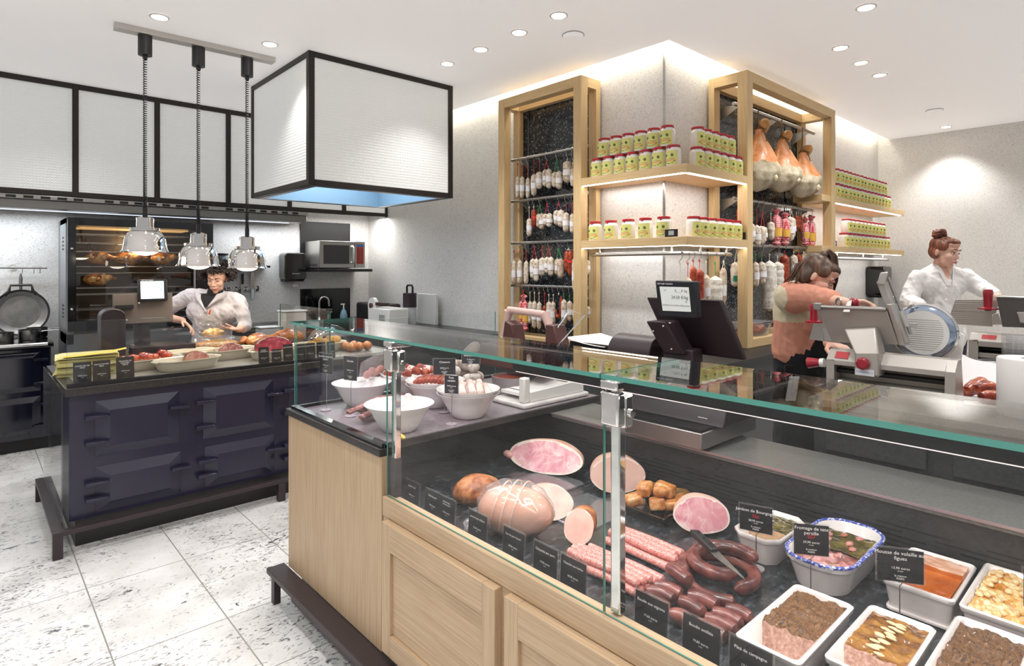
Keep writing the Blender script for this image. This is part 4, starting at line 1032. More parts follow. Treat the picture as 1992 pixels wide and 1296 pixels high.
M_brownskin = streak('browned_skin',[(.3,'#5d2c16'),(.48,'#a35f35'),(.62,'#c98a5a'),(.78,'#8b4a26')],.4,(14,14,14),2,.5)
half_roast((1.825,1.832,ZD+.004),-1.30,.185,.068,.1,'largest halved cooked ham with pink cut face at the back of the deck',M_ham,M_hamskin,'ham','cooked_ham',lean=.75,flatten=.25,rim=.09)
o = sausage([(0,0,0),(0,.03,.01),(0,.045,.0)],.016,'ham_string_end',pm('ham_knot','#d9a79d',.5),'tied skin knot at the left tip of the largest halved ham','ham end',loc=(1.805,1.99,.70))
half_roast((1.805,1.048,ZD+.005),-.88,.092,.062,.09,'smaller halved cooked ham with round pink face beside the confit tray',M_ham,M_hamskin,'ham','cooked_ham',lean=.35,flatten=.2,rim=.07)
half_roast((1.885,1.455,ZD+.005),-.75,.108,.072,.15,'tall pale cooked ham standing behind the middle chrome post',pm('pale_ham_face','#dfb7a8',.4,c2='#d3a493',ns=8),M_hamskin,'ham','cooked_ham',lean=.35,flatten=.15,rim=.03)
half_roast((1.432,1.275,ZD+.005),-1.2,.05,.053,.09,'small spiced roast with pale cut face in front of the wrapped ham',M_pork,M_brownskin,lean=.5,flatten=.1,rim=.02)
half_roast((1.52,1.45,ZD+.005),-.35,.09,.055,.06,'white fat edged ham slice behind the wrapped ham',pm('pale_fat_slice','#e6cabd',.4,c2='#dcb8ac',ns=18),M_hamskin,'ham','ham_slice',lean=.9,flatten=.2,rim=.03)
def whole(name, loc, r3, rz, mat, label, lump=.12, cat='ham', fr=1.0):
    r = thing(name,label,cat,loc,rz)
    MB().ball((0,0,r3[2]*.93),r3,30,18,lump=lump,seed=R_(),fr=fr,fn=lambda p,d: Vector((p.x,p.y,max(p.z,-r3[2]*.9)))).build('body', mat, r)
    return r
whole('smoked_ham',(1.42,1.755,ZD),(.095,.072,.056),-.55,M_brownskin,'brown smoked ham behind the plastic wrapped ham',.1)
r = whole('wrapped_ham',(1.355,1.478,ZD),(.13,.09,.082),-1.1,pm('wrapped_ham_skin','#dc9c7c',.25,c2='#e2b096',ns=7,coat=.6,sss=.1),'big pinkish orange ham in shiny clear film with pressed bands',.05)
MB().ball((0,0,.085),(.135,.097,.092),40,24,lump=.07,seed=5,fr=2.2).build('clear_film', M_wrap, r)
m = MB()
for x in (-.05,-.015,.02):
    m.tube([(x+.02*math.sin(a),.093*math.cos(a)*math.sqrt(1-(x/.13)**2),.085+.09*math.sin(a)*math.sqrt(1-(x/.13)**2)) for a in [rad(q) for q in range(-40,221,12)]],.0028,6)
m.build('pressed_band', pm('ham_band','#efc7b2',.2,coat=.6), r)
m = MB()
for k in range(7): m.ball((-.12-.014*(k%3),(k-3)*.026,.02+.01*(k%2)),(.03,.02,.02),8,6,lump=.5,seed=k,fr=2)
m.build('film_edge', M_wrap, r)
# confit tray
r = thing('display_tray','square black tray holding golden confit pieces','tray',(1.885,1.275,ZD),-.0)
MB().box(-.13,.13,-.11,.1,0,.016).box(-.13,.13,-.11,-.1,.016,.03).box(-.13,.13,.09,.1,.016,.03).box(-.13,-.12,-.1,.09,.016,.03).box(.12,.13,-.1,.09,.016,.03).build('tray', M_blackg, r, bevel=.002)
M_conf = streak('confit_meat',[(.3,'#8a4a1e'),(.45,'#c07a3c'),(.6,'#dba46a'),(.75,'#e9c79b')],.35,(16,16,16),2,.6,coat=.2)
for i,(x,y,z,s_) in enumerate(((-.08,.05,.03,1),(-.05,-.03,.03,1.1),(-.02,-.07,.03,.9),(.02,.0,.03,1.1),(.04,-.07,.03,1),(-.04,.03,.065,1),(.0,-.03,.07,1.1),(-.04,-.04,.075,.8),(.09,.05,.03,.8),(.1,-.04,.03,.85),(.05,.06,.035,.9))):
    m = MB().box(-.033*s_,.033*s_,-.026*s_,.026*s_,-.018*s_,.022*s_)
    o = m.build('confit_piece', M_conf if i < 8 else pm('dark_confit','#6d4a22',.5,c2='#8f6b35',ns=30), bevel=.01, sub=1, loc=(1.885+x,1.275+y,ZD+z+.008)); o.rotation_euler = (rnd.uniform(-.3,.3),rnd.uniform(-.3,.3),rnd.random()*3)
    tag(o,('golden confit meat chunk heaped on the black tray' if i < 8 else 'darker confit meat chunk at the back of the black tray'),'meat piece','confit chunks' if i < 8 else 'dark confit chunks')
# clear flat trays at the back
for i,(x,y,lb) in enumerate(((1.74,1.72,'clear flat tray under the largest halved ham'),(1.66,1.42,'clear flat tray under the tall pale ham'))):
    r = thing('flat_tray',lb,'tray',(x,y,ZD+.001))
    MB().tube([(-.13,-.1,.004),(.12,-.1,.004),(.13,-.09,.004),(.13,.11,.004),(.12,.12,.004),(-.13,.12,.004)],.0035,6,closed=True).build('rim', M_plas, r); MB().box(-.13,.13,-.1,.12,0,.002).build('base', M_plas, r, weld=False)
# fresh sausages
M_chip = cellmat('fresh_pork_sausage',[(.25,'#b1564c'),(.45,'#d08078'),(.62,'#dca097'),(.8,'#ecc6bb')],300,.35,.15,.2,dist=.002,sss=.1)
for i in range(8):
    x = 1.515+.022*(i%5)+.01*(i//5); z = ZD+.013+.02*(i//5)
    sausage([(0,-.125-.008*(i%3),0),(.004*math.sin(i),-.04,.002),(0.004,.05,.001),(0,.12,0)],.0128,'pork_sausage',M_chip,'raw pork sausage in the upper row by the chrome post, %s of eight'%ORD[i],group='raw sausages by the post',loc=(x+(0 if i < 5 else .012),1.11,z),n=10)
for i in range(9):
    x = 1.33+.0225*(i%6)+.011*(i//6); z = ZD+.013+.02*(i//6)
    sausage([(0,-.14-.006*(i%3),0),(.004*math.cos(i),-.05,.003),(0,.05,.001),(.003,.125+.006*(i%2),0)],.0122,'herb_sausage',M_chip,'raw herb sausage in the lower row behind the cards, %s of nine'%ORD[i],group='raw sausages in the lower row',loc=(x,1.105,z),n=10)
# black pudding coil with knife
M_boud = streak('black_pudding',[(.32,'#3d1c18'),(.5,'#6a3430'),(.66,'#8d544a')],.3,(10,10,10),2,.15,coat=.35)
def spiral(r0,r1,a0,a1,z0,z1,sx=1.0,sy=1.0,n=34):
    return [((r0+(r1-r0)*i/n)*math.cos(a0+(a1-a0)*i/n)*sx,(r0+(r1-r0)*i/n)*math.sin(a0+(a1-a0)*i/n)*sy,z0+(z1-z0)*i/n) for i in range(n+1)]
CC = (1.59,.872)
sausage(spiral(.095,.1,-2.2,2.6,.02,.024),.019,'black_pudding_coil',M_boud,'thick coiled black pudding, bottom ring under the knife',group='black pudding coils',loc=(CC[0],CC[1],ZD),n=12)
sausage(spiral(.04,.098,4.8,-.9,.03,.062),.02,'black_pudding_coil',M_boud,'thick coiled black pudding, upper ring with the knife on it',group='black pudding coils',loc=(CC[0],CC[1],ZD),n=12)
sausage([(-.04,-.07,0),(-.07,.0,0),(-.05,.06,0),(-.01,.09,0)],.017,'black_pudding_end',M_boud,'loose black pudding end curving beside the coil, towards the front',loc=(CC[0]-.07,CC[1]-.04,ZD+.017),n=12)
r = thing('butcher_knife','black handled butcher knife with short blade lying on the black pudding coil','knife',(1.55,.862,ZD+.092),rad(-118)+PI)
r.rotation_euler = (0,rad(6),rad(-118))
MB().prism([(0,-.012),(.02,-.014),(.13,.004),(.12,.008),(0,.012)],-.001,.001,'z').build('blade', M_steel, r)
hh = MB().prism([(-.11,-.014),(-.1,.012),(0,.013),(0,-.012)],-.009,.009,'z').build('handle', M_black, r, bevel=.004)
for x in (-.085,-.055,-.025): MB().cyl((x,0,.0095),(x,0,.0105),.004,n=10).build('rivet', M_chrome, hh)
BD = [((1.386,.954),(1.404,.87)),((1.348,.953),(1.367,.87)),((1.313,.944),(1.316,.855)),((1.372,.868),(1.365,.786)),((1.412,.868),(1.424,.778)),((1.428,.768),(1.433,.695)),((1.386,.782),(1.395,.70)),((1.350,.782),(1.357,.695)),((1.308,.785),(1.318,.70)),((1.300,.85),(1.31,.79))]
for i,((x0,y0),(x1,y1)) in enumerate(BD):
    z = ZD+.019
    sausage([(x0,y0,z),((x0+x1)/2+.006,(y0+y1)/2,z+.003),(x1,y1,z)],.0185,'blood_sausage',M_boud,'short plump blood sausage behind the front cards, %s from the chrome post'%ORD[i],group='blood sausages',n=12)
sausage([(1.45,.95,ZD+.05),(1.44,.91,ZD+.053),(1.42,.86,ZD+.05)],.02,'blood_sausage',M_boud,'darkest blood sausage lying on top next to the raw herb sausages',n=12)
# terrines ------------------------------------------------------------
def rrect(hx,hy,k,n=6):
    o = []
    for sx,sy,a0 in ((1,1,0),(-1,1,90),(-1,-1,180),(1,-1,270)):
        for q in range(n+1):
            a = rad(a0+90*q/n); o.append((sx*(hx-k)+k*math.cos(a),sy*(hy-k)+k*math.sin(a)))
    return o
M_terr = pm('terrine_porcelain','#eae2df',.18,coat=.4)
def terrine(loc, hx, hy, h, label, k=.02, n=6, rim=None, taper=.86, foot=True):
    r = thing('terrine_dish',label,'terrine dish',loc)
    prof = [(taper,0,1),(taper*1.01,.004,1),(.985,h*.8,1),(.99,h*.82,1),(1.02,h*.86,1),(1.03,h,1),(1.0,h+.004,1),(.95,h,1),(taper*.93,.012,1)]
    P0 = rrect(hx,hy,k,n); N_ = len(P0)
    vs = [(x*s_,y*(1-(1-s_)*hx/hy*.8) if s_ < 1 else y*(1+(s_-1)*hx/hy),z) for s_,z,_ in prof for x,y in P0]
    fs = [(i*N_+j,i*N_+(j+1)%N_,(i+1)*N_+(j+1)%N_,(i+1)*N_+j) for i in range(len(prof)-1) for j in range(N_)]
    fs += [tuple(range(N_))[::-1], tuple(range((len(prof)-1)*N_,len(prof)*N_))]
    MB().add(vs,fs).build('dish', M_terr, r, smooth=50)
    if rim:
        MB().tube([(x*1.015,y*1.03,h+.003) for x,y in P0],.0055,6,closed=True).build('blue_rim', rim, r)
    return r
def fill(r, hx, hy, z, mat, x0=-1, x1=1, k=.016, rough=.004, name='filling', dome=0, slope=0, side=None, fz=.015):
    P = MB()
    def top(u,v):
        x = hx*(x0+(x1-x0)*u); y = hy*(2*v-1)
        e = min(1,(1-abs(2*v-1))*5)
        return (x,y,z+dome*e+rough*(noise.noise(Vector((x*45,y*45,z*9)))+.6*noise.noise(Vector((x*130,y*130,z*9))))+slope*(x/hx))
    P.grid(top,44,28)
    if side:
        for e in (0,1):
            P.grid(lambda u,v: (hx*(x0 if e == 0 else x1)+( -.02*(1-v) if e == 0 else 0), hy*(2*u-1), fz+(top(e,u)[2]-fz)*v),28,10,m=1)
        for e in (0,1):
            P.grid(lambda u,v: (hx*(x0+(x1-x0)*u), hy*(-1+2*e), fz+(top(u,e)[2]-fz)*v),44,6,m=1)
        return P.build(name,[mat,side],r,smooth=60,weld=False)
    return P.build(name,mat,r,smooth=60)
M_pt = streak('pate_cut',[(.25,'#84604f'),(.42,'#a9806f'),(.58,'#bd9989'),(.78,'#d0b3a6')],.6,(60,60,60),2,.4)
M_ptop = streak('baked_pate_crust',[(.3,'#1e110a'),(.42,'#4f2f15'),(.5,'#7d5427'),(.58,'#5a3618'),(.7,'#8f6738'),(.82,'#3a2412')],.45,(22,34,22),2.4,.9,coat=.15,dist=2.5)
M_jelly = streak('green_brown_jelly',[(.3,'#3d3512'),(.5,'#5f541f'),(.66,'#7d6c31'),(.8,'#b09a5e')],.12,(9,9,9),2,.25,coat=.7)
M_hch = cellmat('head_cheese_cut',[(.2,'#6b4a30'),(.35,'#a3625c'),(.5,'#c98e8a'),(.65,'#dfb0ad'),(.8,'#8a7a3c')],34,.3,.15,.5,dist=.008)
M_mousse = streak('orange_jelly',[(.3,'#9c4812'),(.5,'#b85d18'),(.7,'#c9772c')],.1,(4,4,4),2,.05,coat=.8)
M_bean = cellmat('bean_gratin',[(.2,'#a8641c'),(.38,'#d18c34'),(.52,'#e5b266'),(.66,'#efd9ae'),(.85,'#e9c98c')],45,.25,.2,.4,dist=.012)
M_alm = streak('almond_terrine_top',[(.3,'#4a2c0c'),(.45,'#7d4d16'),(.6,'#a2712a'),(.75,'#8a5a1e')],.2,(12,12,12),2,.5,coat=.5)
H_ = .08
r = terrine((1.864,.848,ZD),.118,.068,H_,'octagonal white terrine of jellied parsley ham at the back',.03,1)
fill(r,.108,.058,H_-.008,M_jelly,-.15,1,side=pm('ham_jelly_side','#c49a80',.5,c2='#a98a5a',ns=40,bump=.5,bs=60),rough=.003)
r = terrine((1.875,.66,ZD),.178,.088,H_+.005,'large oval white terrine with speckled blue rim full of head cheese',.075,8,rim=pm('speckled_blue','#3c50b5',.3,c2='#e5e5f2',ns=120,lo=.5,hi=.62))
fill(r,.125,.07,H_-.006,M_jelly,-.2,1,rough=.003)
fill(r,.15,.072,H_-.016,M_hch,-.75,.35,rough=.008,name='meat_side',slope=.004)
m = MB()
for i in range(14): m.ball((rnd.uniform(-.06,.12),rnd.uniform(-.05,.05),H_-.005),(.014,.01,.005),8,6,lump=.4,seed=i)
m.build('meat_lumps', pm('pink_lump','#c98b86',.3,c2='#b0664a',ns=40,coat=.4), r)
r = terrine((1.89,.431,ZD),.126,.074,H_,'white terrine of orange jellied poultry mousse with a beaded rim',.012,3,taper=.9)
fill(r,.112,.062,H_-.01,M_mousse,-1,.55,rough=.0005)
fill(r,.112,.062,H_-.0,streak('pale_mousse',[(.3,'#c48f72'),(.5,'#d6a68c'),(.7,'#e6c4ae')],.3,(10,10,10),2,.3,coat=.4),.35,1,rough=.003,name='mousse_side',side=M_mousse)
MB().tube([(x*.93,y*.93-.0,.006) for x,y in rrect(.126,.074,.012,3)],.005,6,closed=True).build('foot_ring', M_terr, r)
r = terrine((1.91,.262,ZD),.152,.078,H_,'white terrine of golden bean gratin at the right picture edge',.012,3,taper=.9)
fill(r,.142,.068,H_-.006,M_bean,-1,1,rough=.009)
m = MB()
for i in range(34): m.ball((rnd.uniform(-.13,.13),rnd.uniform(-.06,.06),H_-.003),(.012,.009,.006),8,6,lump=.3,seed=i)
m.build('beans', pm('white_beans','#ecd2a2',.3,c2='#e0b878',ns=50,coat=.4), r)
r = terrine((1.408,.578,ZD),.155,.066,H_,'white terrine of half eaten country pate nearest the front glass',.012,3,taper=.92)
fill(r,.142,.058,H_-.004,M_ptop,-.35,1,rough=.009,side=M_pt,name='pate')
r = terrine((1.46,.42,ZD),.14,.064,H_,'white terrine of pate topped with a row of sliced almonds',.012,3,taper=.92)
fill(r,.128,.056,H_-.004,M_alm,-.45,1,rough=.005,side=M_pt,name='pate')
m = MB()
for i in range(22):
    t_ = i/21; m.ball((-.05+.15*t_+rnd.uniform(-.006,.006),.0+rnd.uniform(-.014,.014),H_+.003),(.004,.011,.003),8,5,M=None)
m.build('almonds', pm('sliced_almond','#e8cf98',.4), r)
r = terrine((1.74,.258,ZD) if 0 else (1.50,.268,ZD),.14,.066,H_,'white terrine of country pate at the bottom right picture corner',.012,3,taper=.92)
r.location = (1.56,.268,ZD)
fill(r,.128,.058,H_-.004,M_ptop,-.9,1,rough=.009,side=M_pt,name='pate')
# price cards
CARDS = [((1.88,),'',''),((1.748,),'Pate en\ncroute','a'),((1.665,),'Pate de\ncampagne','a')]
FC = [(1.88,'Jambon cuit','18,00 euros',0),(1.748,'Pied de porc','9,90 euros',0),(1.665,'Jambonneau\ncuit pur porc','16,50 euros',0),(1.497,"Jambon blanc d'Albert",'21,50 euros',0),(1.327,'Roti de porc fenouil','28,00 euros',0),(1.193,'Chipolata pur porc','17,00 euros',0),(1.087,'Chipolata aux herbes','18,30 euros',0),(.838,'Boudin aux oignons','17,60 euros',0),(.706,'Boudin antillais','19,80 euros',0),(.592,'Pâté de campagne','17,50 euros',0)]
WH = ['hanging nearest the corner post','second from the corner post','third from the corner post','under the wrapped ham','under the small spiced roast']
for i,(y,tt,pr,_) in enumerate(FC):
    lb = ('black price card in a clear sleeve along the front glass, '+WH[i]) if i < 5 else 'black price card along the front glass reading '+tt
    card((1.206,y,ZD+.003),NX,.09,.098,[(tt,.0098 if len(tt) < 20 else .0082,.82,M_cardw),(pr,.008,.5,M_cardw),('le kilo',.004,.42,M_cardw),('la maison\nPARIS',.0055,.17,M_cardw)],lb,-.06,.005,'price cards along the front glass')
pick_card((1.72,.825,ZD),NX+.3,.09,.075,.11,'Jambon de Bourgogne','28,90 euros','black card reading Jambon de Bourgogne on a wire stand','556')
pick_card((1.66,.645,ZD),NX+.6,.085,.08,.125,'Fromage de tete\npersille','29,90 euros','black card reading Fromage de tete persille on a wire stand','557')
pick_card((1.70,.45,ZD),NX+.55,.1,.08,.115,'Mousse de volaille aux\nfigues','13,90 euros','black card reading Mousse de volaille aux figues on a wire stand')
pick_card((1.80,.19,ZD),NX,.08,.085,.11,'Cassoulet','15,00 euros','dark card on a wire stand at the right picture edge over the beans')
# ---------------- shop scale on the staff shelf (faces the customer, local -y)
r = thing('shop_scale','plum black shop scale with customer display and printer on the steel base behind the glass','scale',(2.05,1.40,.862),NX)
# local x = -(world y - 1.40), local y = world x - 2.05
MB().box(-.12,.235,-.05,.38,.012,.075).build('base', pm('scale_steel','#a9a3a2',.3,.9), r, bevel=.004)
for x in (-.1,.2):
    for y in (.03,.34): MB().cyl((x,y,0),(x,y,.012),.015).build('foot', M_black, r)
MB().box(-.115,.23,-.045,.375,.075,.085).build('black_plate', M_black, r)
pts = [(.04,.085),(.05,.1),(.07,.15),(.11,.19),(.16,.205),(.30,.205),(.30,.085)]
MB().prism([(p[0],p[1]) for p in pts],-.25,.27,'x').build('housing', M_plum, r, bevel=.004)
lk = MB().grid(lambda u,v:(.04+.20*u,.052+.045*v,.104+.07*v),4,4).build('keypad_label', pm('keypad_black','#191518',.3), r)
m = MB(); m.grid(lambda u,v:(.11+.022*u,.064+.012*v,.125+.018*v),1,1); m.build('green_key', pm('green_key','#4f9a5e',.4), r)
MB().grid(lambda u,v:(.05+.045*u,.056+.02*v,.112+.03*v),1,1).build('screen', pm('keypad_screen','#47524a',.2), r)
m = MB()
for i,(a,b_,w_) in enumerate(((.1,.85,.02),(.14,.9,.012),(.17,.9,.03),(.17,.6,.03),(.1,.2,.03),(.16,.15,.04),(.2,.5,.02))):
    m.grid(lambda u,v:(a+w_*u,.0505+.045*(b_-.12*v),.1042+.07*(b_-.12*v)),1,1)
m.build('key_print', pm('key_print','#b9b4b6',.5), r)
# printer drum
q = [(.09*math.cos(rad(a)),.085*math.sin(rad(a))) for a in range(0,181,12)]
q = q+[(-.09,-.12),(.09,-.12)]
MB().prism([(.13+a,.31+b_) for a,b_ in q],-.28,-.06,'x').build('printer_drum', M_plum, r, bevel=.006)
MB().cyl((-.06,.13,.36),(-.03,.13,.36),.016).build('drum_knob', M_chrome, r)
# operator plate, leaning
MB().hexa([(-.06,.20,.33),(.275,.20,.325),(.275,.23,.325),(-.06,.23,.33)],[(-.128,.12,.56),(.215,.12,.562),(.215,.15,.562),(-.128,.15,.56)]).build('operator_screen', M_plum, r, bevel=.006)
MB().hexa([(.0,.06,.335),(.095,.06,.338),(.095,.15,.338),(.0,.15,.335)],[(-.048,.0,.47),(.047,.0,.474),(.047,.1,.474),(-.048,.1,.47)]).build('hinge_arm', M_plum, r, bevel=.008)
MB().box(-.02,.12,.08,.16,.2,.36).build('neck', M_plum, r, bevel=.006)
for x,z in ((-.02,.43),(.045,.36),(.035,.455),(.07,.47)): MB().ball((x,-.001+.06*(.47-z)/.135,z),.005,8,6).build('screw', M_chrome, r)
d = MB().hexa([(.016,.0,.492),(.19,.0,.494),(.19,.035,.494),(.016,.035,.492)],[(.002,-.006,.637),(.182,-.006,.637),(.182,.03,.637),(.002,.03,.637)]).build('customer_display', pm('display_black','#15151d',.3), r, bevel=.006)
sl = -.006/.14
def dz(x,z): return (x,-.0005+sl*(z-.492),z)
MB().add([dz(.036,.517),dz(.163,.519),dz(.155,.613),dz(.024,.613)],[(0,1,2,3)]).build('lcd', pm('lcd_grey','#c2c6c2',.3,emit=.35,ec='#cfd3ce'), d)
ink = pm('lcd_ink','#2b2f33',.6)
def dt(s,size,x,z,al='CENTER',mt=ink):
    p = dz(x,z); text(d,s,size,(p[0],p[1]-.0015,p[2]),(PI/2-.04,0,0),mt,al)
dt('METTLER TOLEDO',.0085,.05,.624,'CENTER',M_cardw); dt('0,___0  kg',.013,.148,.598,'RIGHT'); dt('24.50 €/kg',.017,.152,.572,'RIGHT'); dt('€',.011,.148,.556,'RIGHT'); dt('Jambon au torchon découvert',.0098,.098,.541); dt('net',.008,.05,.6)
# staff side black side table left of the scale
r = thing('paper_tray','black flat tray with white wrapping paper beside the scale printer','tray',(2.62,2.03,1.08),NX)
MB().box(-.35,.1,0,.35,0,.02).box(-.35,.1,0,.01,.02,.04).build('tray', M_black, r); MB().grid(lambda u,v:(-.38+.3*u,-.02+.34*v,.03+.03*(1-u)**2),8,4).build('paper', M_paperw, r)
r = thing('tray_stand','dark steel stand under the black paper tray','stand',(2.62,2.03,0),NX)
for x in (-.32,.06):
    for y in (.03,.3): MB().box(x,x+.025,y,y+.025,0,1.08).build('leg', M_brownb, r)
MB().box(-.35,.1,.0,.35,.4,.42).build('shelf', M_brownb, r)

# ------------------------------------------------------------------ oak racks, shelves, jars
def beam(m, x0,x1,y0,y1,z0,z1): m.box(x0,x1,y0,y1,z0,z1)
PW = .085
r = thing('oak_rack','tall oak frame rack of hanging sausages on the left of the pillar','rack',(0,0,0))
for x0,x1 in ((3.735,3.735+PW),(3.93,3.985)):
    for y0,y1 in ((3.27,3.27+PW),(4.31-PW,4.31)): MB().box(x0,x1,y0,y1,.9,3.14).build('post', oak('z',2), r, bevel=.002)
    for z0,z1 in ((3.14-PW,3.14),(.9,.93)): MB().box(x0,x1,3.27+PW,4.31-PW,z0,z1).build('beam', oak('y',2), r, bevel=.002)
for y0,y1 in ((3.27,3.27+PW),(4.31-PW,4.31)):
    for z0,z1 in ((3.14-PW,3.14),(.9,.93)): MB().box(3.735+PW,3.93,y0,y1,z0,z1).build('side_beam', oak('x',2), r, bevel=.002)
r2 = thing('oak_rack','wide oak frame rack of hanging hams on the right of the pillar','rack',(0,0,0))
for y0,y1 in ((2.29,2.29+PW),(2.58,2.632)):
    for x0,x1 in ((4.63,4.63+PW+.01),(6.40,6.50)): MB().box(x0,x1,y0,y1,.9,3.14).build('post', oak('z',2), r2, bevel=.002)
    for z0,z1 in ((3.14-PW,3.14),(.9,.97)): MB().box(4.725,6.40,y0,y1,z0,z1).build('beam', oak('x',2), r2, bevel=.002)
for x0,x1 in ((4.63,4.63+PW+.01),(6.40,6.50)):
    for z0,z1 in ((3.14-PW,3.14),(.9,.97)): MB().box(x0,x1,2.29+PW,2.58,z0,z1).build('side_beam', oak('y',2), r2, bevel=.002)
# L shaped pillar shelves
def lshelf(z, label):
    r = thing('pillar_shelf',label,'shelf',(0,0,0)); h = .062
    MB().prism([(3.735,2.29),(4.63,2.29),(4.63,2.645),(3.998,2.645),(3.998,3.27),(3.735,3.27)],z-h,z,'z').build('board', oak('y',2), r, bevel=.002)
    MB().box(3.738,3.768,2.32,3.26,z-h-.004,z-h).box(3.768,4.62,2.293,2.323,z-h-.004,z-h).build('led_strip', M_led, r)
    return r
lshelf(2.285,'upper L shaped oak shelf with a light strip wrapping the pillar corner')
lshelf(1.772,'lower L shaped oak shelf with a light strip wrapping the pillar corner')
def rshelf(z,label):
    r = thing('wall_shelf',label,'shelf',(0,0,0)); h = .062
    MB().box(6.50,8.82,2.29,2.65,z-h,z).box(6.18,6.40,2.3,2.58,z-h,z).build('board', oak('x',2), r, bevel=.002)
    MB().box(6.52,8.70,2.293,2.325,z-h-.004,z-h).build('led_strip', M_led, r)
rshelf(2.272,'upper long oak wall shelf with a light strip right of the ham rack')
rshelf(1.77,'lower long oak wall shelf with a light strip right of the ham rack')
for (x,y,z,sx,sy) in ((3.9,2.78,2.21,.1,.9),(4.2,2.45,2.21,.8,.1),(3.9,2.78,1.69,.1,.9),(4.2,2.45,1.69,.8,.1)): area(x,y,z,sx,sy,1.6,col=(1,.97,.96))
for z in (2.2,1.7): area(7.6,2.42,z,2,.1,4,col=(1,.98,.97))
# hanging rails
def rail(name, p0, p1, label, dirn, rr=.014, br=None):
    r = thing(name,label,'rail',(0,0,0))
    MB().cyl(p0,p1,rr,n=12).build('bar', M_steel, r)
    for f in (br or (.12,.90)):
        m = MB()
        p = Vector(p0).lerp(Vector(p1),f); q = p+Vector(dirn)
        if abs(dirn[2]) > abs(dirn[0])+abs(dirn[1]): m.cyl(p,q,.008,n=8)
        else:
            h = Vector((0,0,.10)); w_ = Vector((0,0,.0)); d = (Vector(p1)-Vector(p0)).normalized()*.003
            m.hexa([p-d-Vector((0,0,.005)),p+d-Vector((0,0,.005)),q+d-h,q-d-h],[p-d+Vector((0,0,.012)),p+d+Vector((0,0,.012)),q+d+Vector((0,0,.012)),q-d+Vector((0,0,.012))])
        m.build('bracket', M_alu, r)
RN = ['top','second','third','bottom']
for i,z in enumerate((2.575,2.182,1.783,1.382)):
    rail('hanging_rail',(3.86,4.255,z),(3.86,3.30,z),RN[i]+' steel hanging rail of the left oak rack',(.12,0,0))
rail('hanging_rail',(4.71,2.45,2.916),(6.37,2.45,2.916),'top steel rail carrying hams in the right oak rack',(0,.17,0),.016,(.06,.5,.94))
rail('hanging_rail',(4.71,2.45,2.13),(6.36,2.45,2.13),'middle steel rail with sausages in the right oak rack',(0,.17,0),.014,(.06,.5,.94))
rail('hanging_rail',(4.66,2.45,1.745),(6.42,2.45,1.745),'lowest steel rail with sausages in the right oak rack',(0,.17,0),.014,(.08,.5,.94))
rail('hanging_rail',(3.85,3.25,1.656),(3.85,2.40,1.656),'steel rail below the lower pillar shelf, left leg',(0,0,.055),.014,(.1,.9))
rail('hanging_rail',(3.85,2.40,1.656),(4.57,2.40,1.656),'steel rail below the lower pillar shelf, right leg with sausages',(0,0,.055),.014,(.35,.9))
rail('hanging_rail',(6.56,2.40,1.65),(8.56,2.40,1.65),'empty steel rail below the lower long wall shelf',(0,0,.06),.014,(.15,.55,.9))
for x,y,z,lb in ((3.76,2.43,1.7725,'little black price holder at the corner of the lower pillar shelf'),(4.655,2.31,1.78,'little black price holder on the right rack post'),(6.56,2.32,1.7705,'little black price holder at the left end of the lower long wall shelf')):
    rz = NX if x < 4 else 0
    r = thing('price_holder',lb,'price holder',(x,y,z),rz)
    MB().box(-.05,.05,-.006,.006,0,.055).build('holder', M_black, r); MB().box(-.02,.025,-.008,-.006,.012,.045).build('price_ticket', pm('grey_ticket','#aeb3ae',.5), r)
# jars
JL = {}
M_jy,M_jd,M_jo = pm('jar_label_yellow','#dedc86',.6),pm('jar_label_dark','#5d6a35',.6),pm('jar_label_orange','#e0b070',.6)
def jarmesh(h=.155, rr=.055):
    r = thing('mustard_jar','x','jar',(0,0,0))
    MB().lathe([(0,0),(rr*.94,0),(rr,.008),(rr,h*.72),(rr*.94,h*.8),(rr*.8,h*.84),(rr*.78,h*.88),(0,h*.88)],28).build('jar_body', pm('white_jar','#e9e6e0',.15,coat=.5), r)
    MB().lathe([(rr*.80,h*.89),(rr*.86,h*.9),(rr*.86,h*.985),(rr*.78,h),(0,h)],28).build('lid', pm('red_lid','#b8202c',.35,coat=.2), r)
    MB().box(-.006,.006,-rr*.92,-rr*.84,h*.76,h*.95).build('seal_strip', pm('red_lid'), r)
    def mf(u,v):
        for cx in (.28,.68):
            if (u-cx)**2*1.4+(v-.66)**2 < .011: return 1
        if .22 < v-.25*(u-.5)**2 < .38 and .14 < u < .86: return 2
        d = ((u-.5)/.46)**2+((v-.52)/.46)**2
        if .86 < d < 1.0: return 1 if v < .3 else 0
        if .4 < v < .47 and .2 < u < .8 and int(u*22)%2: return 1
        return 0
    MB().grid(lambda u,v:(rr*1.02*math.sin(1.12*(u-.5)*2),-rr*1.02*math.cos(1.12*(u-.5)*2),h*(.06+.66*v)),26,22,mf=mf).build('label', [M_jy,M_jd,M_jo], r)
    return r
J0 = jarmesh(); used = [False]
def jar(x,y,z,rz,label,group):
    if not used[0]: r = J0; used[0] = True
    else: r = copy_tree(J0)
    r.location = (x,y,z); r.rotation_euler = (0,0,rz); r['label'] = label; r['group'] = group
def row(n, p0, p1, rz, where, j=.008):
    for i in range(n):
        f = i/(n-1) if n > 1 else 0
        x,y,z = [a+(b-a)*f for a,b in zip(p0,p1)]
        jar(x+rnd.uniform(-j,j)*.4,y+rnd.uniform(-j,j)*.4,z,rz+rnd.uniform(-.12,.12),'mustard jar %s from left, %s'%(ORD[i],where),'mustard jars, '+where)
zu, zl = 2.2855, 1.7725
row(7,(3.81,3.16,zu),(3.80,2.44,zu),NX,'front row on the upper pillar shelf, left leg')
